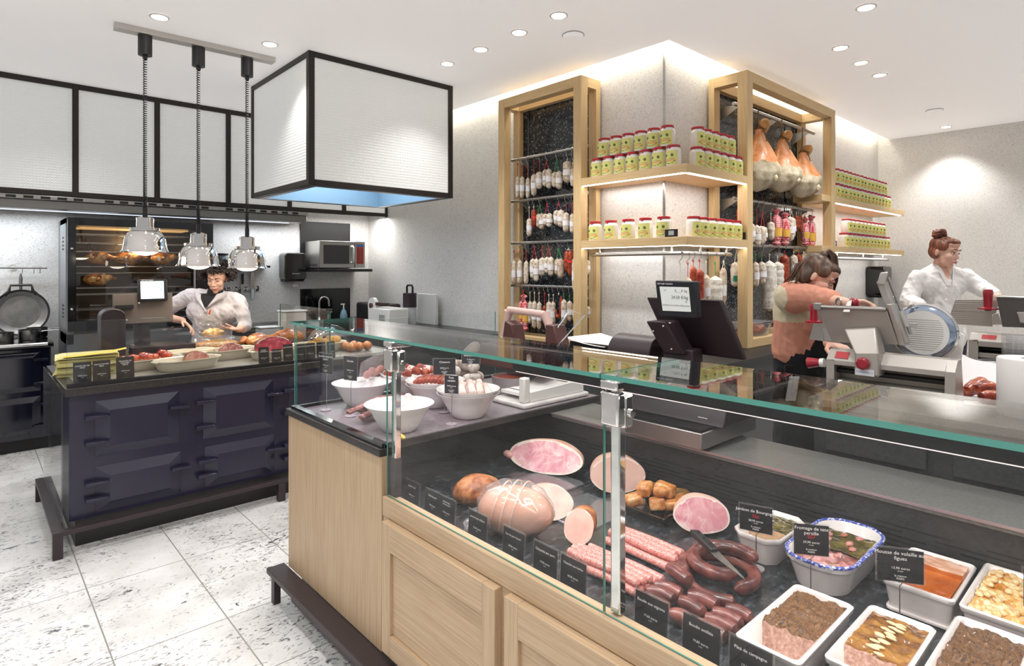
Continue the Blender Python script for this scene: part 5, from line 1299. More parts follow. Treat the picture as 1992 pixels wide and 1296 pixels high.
row(6,(3.82,3.09,zu+.156),(3.82,2.50,zu+.156),NX,'stacked row on the upper pillar shelf, left leg')
row(6,(3.99,2.36,zu),(4.58,2.36,zu),0,'front row on the upper pillar shelf, right leg')
row(5,(4.03,2.38,zu+.156),(4.49,2.38,zu+.156),0,'stacked row on the upper pillar shelf, right leg')
row(5,(3.80,3.17,zl),(3.80,2.52,zl),NX,'single row on the lower pillar shelf, left leg')
row(6,(3.94,2.36,zl),(4.56,2.36,zl),0,'single row on the lower pillar shelf, right leg')
row(16,(6.58,2.37,2.2725),(8.38,2.37,2.2725),0,'lower row on the upper long wall shelf')
row(15,(6.58,2.37,2.2725+.156),(8.25,2.37,2.2725+.156),0,'upper row on the upper long wall shelf')
row(12,(6.98,2.37,1.7705),(8.35,2.37,1.7705),0,'lower row on the lower long wall shelf')
row(10,(7.05,2.37,1.7705+.156),(8.18,2.37,1.7705+.156),0,'upper row on the lower long wall shelf')
# ------------------------------------------------------------------ hanging sausages
M_dry = pm('white_mould_sausage','#dcd2c2',.8,c2='#a98f78',ns=38,lo=.46,hi=.66,bump=.5,bs=50)
M_dryn = pm('brown_mould_sausage','#a8907c',.75,c2='#d2c2b0',ns=40,bump=.4,bs=50)
M_chz = streak('chorizo_skin',[(.3,'#5a1a10'),(.5,'#94341c'),(.66,'#b85a34')],.45,(16,16,16),2,.4)
M_net = cellmat('netted_white_salami',[(.2,'#b8afa2'),(.45,'#ded8cc'),(.7,'#eeeae2')],42,.8,.9,0,dist=.012)
M_hookS = M_steel
STR = {'r':M_string,'w':M_stringw,'g':M_stringg}
hook0 = None
def hang(axis, fixed, pos, zrail, ztop, zb0, zb1, kind, st, where, n, rr=.028, two=False, lean=0, lab=True, face=0.0):
    """one hanging sausage: pos along the rail, string top, body top and body bottom heights"""
    global hook0
    X_ = lambda a,b: (b, a) if axis == 'y' else (a, b)   # a along rail, b across
    x,y = (fixed,pos) if axis == 'y' else (pos,fixed)
    words = {'dry':'white dry sausage','brown':'brown dry sausage','chz':'dark red chorizo','ging':'gingham wrapped sausage','net':'fat white netted salami','stick':'thin dark red sausage','loop':'curved red sausage','redl':'long red cured sausage','green':'green labelled sausage'}
    extra = {'r':' on red string','w':' on pale string','g':' on green string'}[st]
    r = thing('hanging_sausage','%s%s, %s from left on %s'%(words[kind],extra,n,where),'sausage',(x,y,zb0))
    mat = {'dry':M_dry,'brown':M_dryn,'chz':M_chz,'ging':M_ging,'net':M_net,'stick':M_chz,'loop':M_chz,'redl':M_chz,'green':M_dry}[kind]
    L = zb0-zb1; hs = max(ztop-zb0,.004)
    if zrail-ztop > .03:
        hk = zrail-ztop+.0
        pts = [(0,.016),(-.016,.004),(-.014,-hk*.5),(.006,-hk*.8),(.012,-hk),(-.002,-hk-.008)]
        o = MB().tube([((fixed if axis=='y' else x)+(p[0] if axis=='y' else 0), y+(0 if axis=='y' else p[0]), zrail+p[1]) for p in pts],.0028,6).build('meat_hook', M_hookS)
        tag(o,'steel S hook for the %s sausage on %s'%(n,where),'hook','steel hooks on '+where)
    offs = [0] if not two else [-rr*.85,rr*.95]
    for i,a in enumerate(offs):
        rr_ = rr*(1 if i == 0 else .92); b = (i*.3)*rr
        def P(a_,z_,b_=0): return (a_,b_,z_) if axis == 'x' else (b_,a_,z_)
        Li = L*(1 if i == 0 else .86)
        if kind == 'loop':
            pts = [P(-.03,0),P(-.035,-L*.4),P(-.028,-L*.8),P(.0,-L*.97),P(.03,-L*.85),P(.034,-L*.6)]
            rs = [rr*.5,rr*.8,rr*.8,rr*.8,rr*.8,rr*.4]
            MB().tube(pts,rs,12).build('casing', mat, r, sub=1); continue
        N = 18; pts, rs = [], []
        bend = rnd.uniform(-.25,.25)*rr; ph = rnd.random()*9
        for k in range(N+1):
            f = k/N
            e = min(1,math.sin(min(f/.14,1)*PI/2))*min(1,math.sin(min((1-f)/.10,1)*PI/2)+.02)
            bul = .78+.26*math.sin(PI*min(1,(f+.12)*.88)) if kind not in ('stick','net','redl') else 1
            lum = 1+.08*noise.noise(Vector((f*7,ph,0)))
            if kind == 'net': lum *= 1+.13*abs(math.sin(f*L*46))
            if kind == 'ging' and f > .78: e *= .75 if f < .86 else 1.15
            rs.append(max(rr_*e*bul*lum,.0015)); pts.append(P(a+bend*math.sin(f*PI)+lean*f*L,-f*Li,b))
        c = MB().tube(pts,rs,14).build('casing', mat, r)
        if kind == 'net':
            m = MB()
            for q in range(7):
                zz = -L*(q+.5)/7; m.tube([P(a+rr_*1.02*math.cos(rad(w)),zz,rr_*1.02*math.sin(rad(w))) for w in range(0,360,30)],.0018,4,closed=True)
            m.build('netting', M_stringw, r)
        # paper label wrapped around the side towards the shop
        if (lab and kind in ('dry','brown') and rnd.random() < .85) or kind in ('green','ging') or (kind in ('chz','loop') and rnd.random() < .8):
            mt = {'green':pm('green_label','#157a5c',.5),'ging':pm('yellow_label','#e0b04a',.6),'chz':pm('red_label','#d9382c',.5),'redl':M_lab}.get(kind,M_lab)
            f0,f1 = (.42,.68) if kind != 'chz' else (.4,.5)
            if kind == 'green': f0,f1 = .55,.78
            th0 = -2.35 if axis == 'y' else -1.95
            def lp(u,v):
                f = f0+(f1-f0)*(1-v); k = f*N; j = min(int(k),N-1); q = k-j
                R_l = (rs[j]*(1-q)+rs[j+1]*q)*1.06+.001; c0 = Vector(pts[j]).lerp(Vector(pts[j+1]),q)
                an = th0+(u-.5)*2.1+face
                d = Vector((math.cos(an),math.sin(an),0)) if True else None
                return c0+d*R_l
            MB().grid(lp,10,4).build('paper_label', mt, r)
    if kind == 'ging':
        MB().tube([(0,0,-.005),(.012,.006,.02),(.03,.0,.045)],[rr*.5,rr*.6,rr*.8],8,flat=.35).tube([(0,0,-.005),(-.01,-.006,.02),(-.025,.0,.04)],[rr*.4,rr*.5,rr*.7],8,flat=.35).build('cloth_knot', M_ging, r)
    ms = MB()
    for a in offs:
        P0 = (a,0,-.002) if axis == 'x' else (0,a,-.002)
        ms.tube([(0,0,hs),(P0[0]*.6,P0[1]*.6,hs*.35),P0],.0026,5)
        ms.ball((0,0,hs*.97),(.006,.006,.012),8,6)
    if st in 'rg': ms.tube([(0,0,hs*.9),(.008,.008,hs*.9+.014)],.002,4).tube([(0,0,hs*.9),(-.008,-.006,hs*.9+.012)],.002,4)
    ms.build('string', STR[st], r)
    return r
A1 = [(4.173,2.534,2.421,2.207,'dry','r',.022,0),(4.112,2.503,2.414,2.201,'dry','r',.024,0),(4.034,2.494,2.394,2.195,'dry','r',.022,0),(3.951,2.538,2.418,2.21,'dry','r',.03,0),(3.877,2.517,2.431,2.268,'dry','r',.032,0),(3.79,2.506,2.442,2.26,'dry','r',.03,1),(3.662,2.5,2.405,2.242,'dry','g',.032,1),(3.537,2.493,2.483,2.287,'dry','w',.04,0),(3.475,2.45,2.414,2.25,'dry','w',.022,0),(3.42,2.459,2.398,2.245,'dry','w',.022,0)]
A2 = [(4.015,2.112,2.013,1.842,'dry','w',.027,0),(3.955,2.109,2.092,1.917,'chz','w',.026,0),(3.874,2.112,2.047,1.896,'brown','g',.028,1),(3.783,2.127,2.041,1.913,'dry','r',.03,1),(3.640,2.126,2.063,1.906,'dry','r',.033,1),(3.551,2.098,2.036,1.86,'dry','r',.03,0),(3.481,2.103,2.021,1.847,'dry','r',.022,0),(3.425,2.099,2.038,1.845,'dry','r',.022,0)]
A3 = [(4.228,1.708,1.628,1.379,'dry','r',.024,0),(4.144,1.706,1.628,1.386,'dry','r',.026,0),(4.055,1.704,1.621,1.383,'dry','r',.024,0),(3.945,1.746,1.637,1.418,'dry','r',.03,1),(3.845,1.735,1.647,1.473,'dry','r',.032,0),(3.76,1.731,1.65,1.474,'dry','r',.03,1),(3.636,1.717,1.633,1.455,'brown','g',.032,1),(3.523,1.71,1.704,1.477,'chz','w',.027,1),(3.447,1.712,1.651,1.335,'dry','w',.026,0),(3.310,1.689,1.619,1.489,'dry','w',.024,0)]
A4 = [(4.095,1.326,1.248,.95,'ging','r',.03,1),(4.005,1.318,1.245,1.03,'dry','w',.022,0),(3.945,1.318,1.252,.989,'dry','w',.026,0),(3.885,1.32,1.245,.985,'dry','w',.024,0),(3.813,1.313,1.21,1.033,'redl','r',.018,0),(3.76,1.304,1.25,1.08,'dry','w',.026,0),(3.705,1.306,1.253,1.041,'dry','w',.024,0),(3.64,1.318,1.307,1.097,'loop','w',.022,0),(3.578,1.32,1.278,1.044,'dry','g',.027,0),(3.51,1.302,1.265,1.085,'brown','g',.026,0),(3.445,1.294,1.253,1.08,'dry','r',.022,0),(3.310,1.29,1.23,1.125,'dry','w',.022,0)]
for rows,zr,nm in ((A1,2.575,'top rail of left rack'),(A2,2.182,'second rail of left rack'),(A3,1.783,'third rail of left rack'),(A4,1.382,'bottom rail of left rack')):
    for i,(p,zt,a,b,k,st,rr,two) in enumerate(rows): hang('y',3.86,p,zr,min(zt,zr-.035),min(a,zr-.045),b,k,st,nm,ORD[i],rr,two)
nm = 'middle rail of right rack'
B1 = [(4.803,2.09,2.05,1.933,'stick','w',.018,0),(4.844,2.09,2.05,1.93,'stick','w',.018,0),(4.886,2.09,2.05,1.907,'stick','w',.018,0),(5.02,2.06,1.94,1.76,'dry','r',.034,0),(5.125,2.054,1.928,1.73,'dry','r',.036,0),(5.235,2.049,1.922,1.753,'dry','r',.038,1),(5.40,2.04,1.97,1.80,'dry','w',.034,0),(5.509,2.056,2.046,1.739,'ging','r',.042,0),(5.69,2.045,2.02,1.754,'ging','r',.044,0),(5.84,2.087,2.04,1.80,'dry','w',.04,1),(5.95,2.084,2.06,1.93,'stick','w',.018,0),(6.0,2.087,2.06,1.924,'stick','w',.018,0),(6.055,2.086,2.06,1.90,'stick','w',.018,0),(6.16,2.05,2.002,1.766,'ging','r',.036,0),(6.30,2.058,2.03,1.721,'ging','r',.042,0)]
ORD.append('seventeenth')
for i,(p,zt,a,b,k,st,rr,two) in enumerate(B1): hang('x',2.45,p,2.13,zt,a,b,k,st,nm,ORD[i],rr,two)
nm = 'lowest rail of right rack'
B2 = [(4.76,1.70,1.60,1.39,'green','w',.034,1),(4.90,1.66,1.562,1.33,'green','w',.034,0),(5.10,1.668,1.605,1.374,'dry','g',.03,0),(5.22,1.66,1.606,1.40,'dry','g',.036,0),(5.37,1.671,1.617,1.154,'net','w',.058,0),(5.535,1.652,1.608,1.30,'net','w',.05,0),(5.69,1.70,1.676,1.385,'redl','r',.042,0),(5.888,1.70,1.679,1.427,'dry','w',.036,0),(6.0,1.70,1.68,1.50,'redl','r',.036,0),(6.12,1.70,1.67,1.45,'dry','w',.034,0)]
for i,(p,zt,a,b,k,st,rr,two) in enumerate(B2): hang('x',2.45,p,1.745,zt,a,b,k,st,nm,ORD[i],rr,two)
nm = 'pillar shelf rail'
B3 = [(3.83,1.585,1.45,1.25,'dry','w',.022,0),(3.93,1.585,1.483,1.25,'dry','r',.028,0),(4.003,1.602,1.57,1.25,'redl','r',.026,0),(4.094,1.602,1.546,1.25,'redl','r',.03,0),(4.187,1.595,1.505,1.25,'dry','w',.026,0),(4.323,1.587,1.487,1.20,'net','g',.05,0),(4.456,1.597,1.554,1.22,'brown','w',.024,1)]
for i,(p,zt,a,b,k,st,rr,two) in enumerate(B3): hang('x',2.40,p,1.656,zt,a,b,k,st,nm,ORD[i],rr,two)
# hanging hams
M_hsk = streak('cured_ham_skin',[(.3,'#b5642c'),(.5,'#d48a50'),(.66,'#dd9f72'),(.8,'#e6b78c')],.4,(7,7,7),2,.3,coat=.2)
M_mold = pm('grey_ham_mould','#bfb49c',.85,c2='#7d6a46',ns=7,lo=.42,hi=.66,bump=.6,bs=22,bd=.012)
ham0 = None
for i,(x,z0,z1,lb) in enumerate(((5.06,2.86,2.20,'cured ham hanging half hidden behind the oak post'),(5.52,2.84,2.235,'whole cured ham hanging in the middle of the ham rail'),(5.98,2.78,2.22,'whole cured ham hanging at the right end of the ham rail'))):
    r = thing('cured_ham',lb,'ham',(x,2.40,z1),0,'hanging cured hams')
    H = z0-z1-.12
    def prof(f): # 0 bottom..1 top
        ks = [(0,.02),(.06,.55),(.16,.85),(.3,1.0),(.42,.98),(.55,.8),(.7,.56),(.84,.34),(.94,.24),(1,.2)]
        for (a,b),(c,d) in zip(ks,ks[1:]):
            if f <= c: return b+(d-b)*(f-a)/(c-a)
        return .2
    n,k = 40,40; vs = []; m = MB()
    def hp(u,v):
        q = 2*PI*u; p = prof(v); w = 1+.09*noise.noise(Vector((math.cos(q)*1.5+i*7,math.sin(q)*1.5,v*4)))
        cx = .05*math.sin(v*PI)-.05*(1-v)
        return (cx+.235*p*w*math.cos(q)*(.95 if v > .4 else 1), .15*p*w*math.sin(q), v*H)
    def hm(u,v):
        q = 2*PI*u; c = math.cos(q)
        front = math.sin(q) < .55
        edge = .47+.10*math.cos(q*1.0+.4)-.36*max(0,c-.1)**1.3-.05*math.sin(3*q)
        return 1 if (v < edge and front) else 0
    m.grid(hp,n,k,mf=hm); m.build('ham_body', [M_hsk,M_mold], r, smooth=80)
    def flap(u,v):
        t_ = .12+.5*u; x_ = hp(.93+.05*v,t_); return (x_[0]+.006+.012*math.sin(v*PI),x_[1]-.01,x_[2])
    MB().grid(flap,18,5).build('skin_flap', M_hsk, r)
    MB().ball((.02,-.13,H*.22),(.03,.02,.028),12,8,lump=.3,seed=i).build('bone_end', pm('bone','#d9c9a6',.6), r)
    MB().tube([(.02,0,H*.96),(.05,-.01,H*1.04),(.07,-.02,H*1.13),(.06,-.02,H*1.2)],[.045,.05,.052,.03],14).build('trotter', streak('trotter_skin',[(.3,'#8f5a26'),(.5,'#b98342'),(.7,'#cf9c5e')],.45,(9,9,9),2,.3), r, sub=1)
    zt = 2.916-z1
    MB().tube([(-.01,.0,zt-.01),(-.02,.0,H*1.08),(.0,-.05,H*1.0),(.06,-.05,H*1.02),(.07,.03,H*1.05),(.0,.04,H*1.0),(-.015,.0,H*1.1)],.006,6).tube([(0,-.04,H*1.02),(-.01,-.06,H*.9),(.0,-.07,H*.8)],.004,6).build('rope', pm('brown_rope','#6b5636',.8), r)
# low counter under the racks
r = thing('rack_counter','black counter running under the oak racks and the pillar','counter',(0,0,0))
MB().prism([(3.40,2.02),(9.0,2.02),(9.0,2.64),(4.0,2.64),(4.0,4.44),(3.40,4.44)],.86,.899,'z').build('worktop', M_black, r)
MB().prism([(3.44,2.06),(9.0,2.06),(9.0,2.64),(4.0,2.64),(4.0,4.44),(3.44,4.44)],0,.86,'z').build('cupboard', M_darkpan, r)
r = thing('plastic_tray','clear plastic tub of dried red meat slices at the foot of the ham rack','tub',(5.02,2.45,.975))
MB().lathe([(.0,.0),(.17,0),(.2,.1),(.21,.1),(.21,.106),(.19,.1),(.165,.006),(0,.006)],28,sx=1.25,sy=.7).build('tub', M_plas, r)
MB().ball((0,0,.045),(.19,.10,.045),20,10,lump=.25,seed=8,fr=2.4).build('dried_meat', streak('dried_meat',[(.3,'#6e2a1c'),(.5,'#a3512f'),(.7,'#c17a50')],.4,(9,9,30),2,.6), r)
MB().box(-.2,.2,-.1,.1,.106,.112).build('lid', M_wrap, r)
dispenser((8.70,2.648,1.19),0,'black paper towel dispenser on the far wall behind the slicing women',1.05)
o = MB().tube([(0,0,.1),(.02,-.02,.16),(.06,-.02,.17),(.08,-.02,.1),(.08,-.02,-.3)],.015,10).build('far_tap', M_chrome, None, loc=(8.55,2.35,1.05)); tag(o,'thin chrome tap below the far towel dispenser','tap')

# ------------------------------------------------------------------ slicing counter on the right
r = thing('slicing_counter','charcoal panelled counter with grey top carrying the meat slicers','counter',(0,0,0))
MB().box(2.36,4.15,-1.1,.93,1.03,1.06).build('worktop', M_greytop, r, bevel=.003)
MB().box(2.38,4.13,-1.1,.915,.1,1.03).build('carcass', M_darkpan, r)
MB().box(2.42,4.10,-1.1,.9,0,.1).build('plinth', M_black, r)
for y0,y1 in ((.55,.87),(.16,.48),(-.3,.1)):
    d = MB().box(2.368,2.382,y0,y1,.87,1.02).box(2.368,2.382,y0,y1,.15,.84).build('door', pm('charcoal_door','#313133',.5,c2='#3c3c3e',ns=80), r, bevel=.004)
SLRZ = rad(-42.23)
r = thing('meat_slicer','large grey meat slicer with white disc before the woman in the salmon sweater','meat slicer',(2.500,0.705,1.060),NX)
b = MB()
x0,x1 = -.21,.207
pr = [(.0,0.0),(.0,.13),(.04,.168),(.09,.168),(.13,.0)]
b.prism(pr,x0,x0+.028,'x').prism(pr,x1-.03,x1,'x')
b.prism([(.0,.112),(.0,.13),(.04,.168),(.09,.168),(.10,.112)],x0+.028,x1-.03,'x').box(x0+.028,x1-.03,.0,.11,0,.052)
b.build('base', M_alu_d, r, bevel=.004)
MB().cyl((x0+.028,.04,.088),(x1-.03,.04,.088),.010).build('carriage_rail', M_black, r)
MB().box(x0+.028,x1-.03,.085,.1,.053,.111).build('inner_plate', pm('beige_metal','#bdb3a6',.4,.4), r)
MB().box(x0+.06,x0+.12,.06,.062,.170,.172).build('rating_mark', M_alu, r)
MB().grid(lambda u,v:(x0+.028+.048*u,.006+.024*v,.1385+.0235*v),1,1).build('red_warning_label', pm('warning_red','#b5323a',.5), r)
# carriage column
def offy(p,d): return (p[0],p[1]+d,p[2])
c1,c2,c3,c4,c5,c6 = (-0.104,-0.020,0.082),(-0.018,-0.020,0.088),(-0.021,-0.020,0.174),(-0.102,-0.020,0.166),(-0.157,0.030,0.251),(-0.046,0.030,0.265)
MB().hexa([c1,c2,offy(c2,.08),offy(c1,.08)],[c4,c3,offy(c3,.08),offy(c4,.08)]).hexa([c4,c3,offy(c3,.08),offy(c4,.08)],[c5,c6,offy(c6,.05),offy(c5,.05)]).build('carriage_column', M_alu_d, r, bevel=.006)
d1,d2 = (-0.098,-0.022,0.087),(-0.034,-0.022,0.112)
MB().box(d1[0],d2[0],-.0235,-.0225,d1[2],d2[2]).build('dial_label', pm('dial_plate','#dfe3ea',.4), r)
text(r,'0 < Automatic > 1',.0075,((d1[0]+d2[0])/2,-.0245,(d1[2]+d2[2])/2),(PI/2,0,0),pm('dial_blue','#24408f',.5))
kn = (-0.071,-0.020,0.132)
MB().tube([kn,offy(kn,-.014),offy(kn,-.02)],[.024,.024,.018],8).build('red_knob', M_red, r, bevel=.003)
k0,k1 = (-0.250,0.050,0.106),(-0.298,0.050,0.100)
MB().cyl(k0,k1,.015,.023,n=14).build('thickness_knob', M_red, r); MB().cyl((-0.234,0.050,0.108),k0,.018,n=14).build('knob_collar', M_white, r)
# tilted product tray
tl,tr,br_,bl = (-0.258,0.030,0.333),(-0.010,0.030,0.335),(0.018,0.080,0.201),(-0.216,0.080,0.189)
def off(p,d): return (p[0],p[1]+d,p[2])
MB().hexa([bl,br_,off(br_,.02),off(bl,.02)],[tl,tr,off(tr,.02),off(tl,.02)]).build('product_tray', M_alu_d, r, bevel=.003)
MB().tube([tl,tr],.008,8).build('tray_top_rod', M_steel, r)
MB().box(tl[0]-.01,tl[0]+.02,tl[1]-.01,tl[1]+.02,tl[2]-.012,tl[2]+.016).build('rod_end', M_steel, r, bevel=.003)
MB().hexa([off(br_,-.004),(br_[0]+.02,br_[1]-.004,br_[2]-.002),(br_[0]+.02,br_[1]+.06,br_[2]-.002),off(br_,.06)],[(tr[0],tr[1]-.004,tr[2]+.02),(tr[0]+.016,tr[1]-.004,tr[2]+.02),(tr[0]+.016,tr[1]+.06,tr[2]+.02),(tr[0],tr[1]+.06,tr[2]+.02)]).build('tray_side_wall', M_alu, r, bevel=.003)
p0,p1 = (-0.041,0.060,0.437),(0.030,0.080,0.208)
MB().hexa([(p1[0]-.012,p1[1],p1[2]),(p1[0]+.014,p1[1],p1[2]),(p1[0]+.014,p1[1]+.05,p1[2]),(p1[0]-.012,p1[1]+.05,p1[2])],[(p0[0]-.012,p0[1],p0[2]),(p0[0]+.014,p0[1],p0[2]),(p0[0]+.014,p0[1]+.05,p0[2]),(p0[0]-.012,p0[1]+.05,p0[2])]).build('pusher_arm', M_alu_d, r, bevel=.003)
MB().hexa([(-0.048,0.050,0.426),(-0.019,0.050,0.426),(-0.033,0.100,0.425),(-0.063,0.100,0.424)],[(-0.035,0.050,0.473),(-0.009,0.050,0.475),(-0.023,0.100,0.474),(-0.049,0.100,0.472)]).build('arm_head', M_alu, r, bevel=.004)
q0,q1 = (-0.029,0.120,0.452),(0.046,0.120,0.241)
MB().cyl(q0,q1,.006).build('guide_rod', M_steel, r); MB().cyl((0.011,0.120,0.324),(0.033,0.120,0.267),.014).box((0.033,0.120,0.271)[0]-.004,(0.033,0.120,0.271)[0]+.03,.115,.135,(0.033,0.120,0.271)[2]-.004,(0.033,0.120,0.271)[2]+.01).build('rod_collar', M_alu, r)
# fence plate with ribs, handle and ball knob
def ribplate(name, c00,c10,c11,c01, mat, parent, nr=14, k=.0009):
    c00,c10,c11,c01 = [Vector(c) for c in (c00,c10,c11,c01)]
    nn = (c10-c00).cross(c01-c00).normalized()
    if nn.y > 0: nn = -nn
    m = MB()
    m.grid(lambda u,v: c00*(1-u)*(1-v)+c10*u*(1-v)+c11*u*v+c01*(1-u)*v + nn*(k*(1 if (v*nr)%1 < .5 else 0)),2,nr*2)
    m.grid(lambda u,v: c00*(1-u)*(1-v)+c10*u*(1-v)+c11*u*v+c01*(1-u)*v - nn*.006,1,1)
    return m.build(name, mat, parent, weld=False, smooth=20)
ribplate('fence_plate',(-0.337,0.160,0.185),(-0.219,0.160,0.178),(-0.219,0.160,0.310),(-0.304,0.160,0.310),M_alu,r,12)
MB().hexa([(-0.268,0.130,0.185),(-0.228,0.130,0.188),(-0.232,0.140,0.187),(-0.272,0.140,0.184)],[(-0.268,0.130,0.236),(-0.248,0.130,0.242),(-0.251,0.140,0.241),(-0.272,0.140,0.235)]).build('end_guard', M_alu, r, bevel=.003)
h0,h1 = (-0.295,0.100,0.262),(-0.297,0.100,0.338)
MB().lathe([(.0,0),(.034,.0),(.034,.006),(.016,.01),(.014,.05),(.017,.07),(.014,.078),(0,.08)],20,c=h0).build('red_handle', M_red, r)
MB().ball((-0.143,0.100,0.349),(.02,.02,.022),16,10).build('ball_knob', M_red, r)
MB().hexa([(-0.159,0.020,0.316),(-0.130,0.020,0.317),(-0.143,0.060,0.315),(-0.173,0.060,0.313)],[(-0.147,0.040,0.360),(-0.129,0.040,0.366),(-0.149,0.100,0.363),(-0.167,0.100,0.357)]).build('knob_bracket', M_alu, r, bevel=.003)
# blade disc
dc = Vector((0.068,0.200,0.243)); DM = T(*dc)@RX(rad(90))@Matrix.Scale(.87,4)
MB().lathe([(0,.012),(.098,.012),(.1,.008),(.118,.004),(.122,-.006),(.0,-.006)],48,M=DM).build('blade_disc', [M_white_en], r, smooth=25)
MB().lathe([(.096,.0125),(.112,.0085),(.1185,.0045)],48,M=DM).build('blade_ring', pm('blade_blue_steel','#a9b6cc',.12,1), r)
MB().lathe([(.120,.006),(.128,.004),(.128,-.008),(.120,-.008)],48,M=DM).build('guard_ring', M_chrome, r)
m = MB()
for i in range(15):
    z = -.075+i*.0093; hw = math.sqrt(max(0,.088**2-z*z))*.86
    m.add([DM@Vector(p) for p in ((-hw,z-.0011,.0128),(hw,z-.0011,.0128),(hw,z+.0011,.0136),(-hw,z+.0011,.0136))],[(0,1,2,3)])
m.build('disc_rib', pm('rib_shadow','#b7b4b0',.5), r)
MB().hexa([(0.066,0.230,0.132),(0.179,0.230,0.141),(0.173,0.260,0.137),(0.059,0.260,0.128)],[(0.111,0.250,0.280),(0.188,0.250,0.239),(0.184,0.270,0.237),(0.107,0.270,0.278)]).build('deflector_plate', M_white_en, r, bevel=.003)
MB().box(-.05,.10,.14,.25,.0,.14).build('motor_housing', M_alu_d, r, bevel=.01)
# second slicer
r = thing('meat_slicer','second grey meat slicer farther back at the right edge','meat slicer',(3.700,0.532,1.060),NX)
b = MB()
x0,x1 = (-0.152,0.000,0.030)[0],(0.218,0.000,0.072)[0]
pr2 = [(.0,0.0),(.0,.13),(.035,.165),(.2,.165),(.26,.0)]
b.prism(pr2,x0,x0+.035,'x').prism(pr2,x1-.035,x1,'x').prism([(.0,.10),(.0,.13),(.035,.165),(.2,.165),(.2,.10)],x0+.035,x1-.035,'x').box(x0+.035,x1-.035,0,.2,0,.03).box(x0+.035,x1-.035,.01,.03,.045,.07)
b.build('base', M_alu_d, r, bevel=.004)
MB().cyl((x0+.03,.06,.085),(x1-.03,.06,.085),.012).build('carriage_rail', M_black, r); MB().box(x0+.035,x1-.035,.12,.14,.03,.10).build('inner_plate', M_black, r)
MB().grid(lambda u,v:(x0+.05+.058*u,.008+.02*v,.1385+.02*v),1,1).build('red_warning_label', pm('warning_red'), r)
ribplate('fence_plate',(-0.270,0.140,0.193),(-0.081,0.140,0.191),(-0.052,0.140,0.327),(-0.234,0.140,0.320),pm('taupe_aluminium','#b3aca4',.4,.5),r,13)
MB().hexa([(-0.082,0.120,0.202),(-0.037,0.120,0.205),(-0.040,0.140,0.204),(-0.085,0.140,0.201)],[(-0.077,0.120,0.254),(-0.053,0.120,0.266),(-0.056,0.140,0.265),(-0.081,0.140,0.253)]).build('end_guard', M_alu, r, bevel=.003)
h0 = (-0.084,0.060,0.283)
MB().lathe([(0,-.008),(.014,-.008),(.014,0),(.042,.0),(.042,.006),(.018,.012),(.02,.07),(.022,.085),(.018,.098),(0,.1)],20,c=h0).build('red_handle', M_red, r)
MB().hexa([(-0.028,0.060,0.200),(0.178,0.060,0.205),(0.175,0.090,0.203),(-0.032,0.090,0.197)],[(-0.047,0.030,0.346),(0.181,0.030,0.345),(0.179,0.050,0.344),(-0.050,0.050,0.346)]).build('product_tray', pm('dark_tray_metal','#74706d',.4,.6), r, bevel=.003)
MB().hexa([(0.042,0.030,0.227),(0.181,0.030,0.208),(0.178,0.060,0.205),(0.038,0.060,0.224)],[(0.029,0.030,0.278),(0.181,0.030,0.279),(0.179,0.050,0.278),(0.026,0.050,0.276)]).build('column_top', M_alu, r, bevel=.004)
MB().tube([(-0.047,0.030,0.349),(0.181,0.030,0.348)],.008,8).build('tray_top_rod', M_steel, r)
# paper roll, clear tubs, sausages on paper
r = thing('paper_roll','big white paper towel roll standing on the slicing counter at the right edge','paper roll',(2.60,.315,1.06))
MB().lathe([(.025,0),(.085,0),(.088,.004),(.088,.186),(.085,.19),(.025,.19),(.022,.17),(.022,.02)],40).build('roll', M_paperw, r); MB().lathe([(.024,.002),(.024,.189),(.02,.189),(.02,.002)],24).build('core', pm('cardboard_core','#9a7a58',.8), r)
tub0 = None
for k,(x,y,n,lb) in enumerate(((3.12,.47,11,'short front stack'),(3.585,.455,18,'taller back stack in film'))):
    for i in range(n):
        r = thing('plastic_tub','clear plastic tub, %s from the bottom of the %s'%((ORD+['eighteenth'])[i],lb),'plastic tub',(x+rnd.uniform(-.002,.002),y,1.061+i*.0098),0,'clear tubs, '+lb)
        if tub0: copy_tree(tub0.children[0], r)
        else:
            tub0 = r; MB().lathe([(.0,0),(.064,0),(.07,.0085),(.076,.009),(.076,.0065),(.07,.006)],30).build('tub', M_plas, r, weld=False)
o = MB().lathe([(.082,0),(.083,.185)],30).build('wrapping_film', M_wrap, None, loc=(3.585,.455,1.061), weld=False); tag(o,'clear film wrapped round the taller stack of tubs','film')
def sheet(u,v):
    x = -.13+.27*u; y = -.17+.36*v
    z = .003+.36*max(0,v-.6)*(1.0-.75*u)+.012*math.sin(u*8+v*4)*v+ .05*max(0,u-.8)*1.5
    return (x+.03*(v>.6)*(v-.6),y-.0*v,z)
r = tag(MB().grid(sheet,20,24).build('butcher_paper', pm('waxed_paper','#e6e0e0',.5), None, loc=(2.80,.455,1.061)),'crumpled white butcher paper under the cooked sausages by the slicer','paper'); r.rotation_euler = (0,0,rad(-90))
M_csg = streak('smoked_sausage_skin',[(.3,'#3f120c'),(.45,'#8a3220'),(.6,'#b85a34'),(.75,'#d79a6a')],.3,(16,16,16),2,.5,coat=.4)
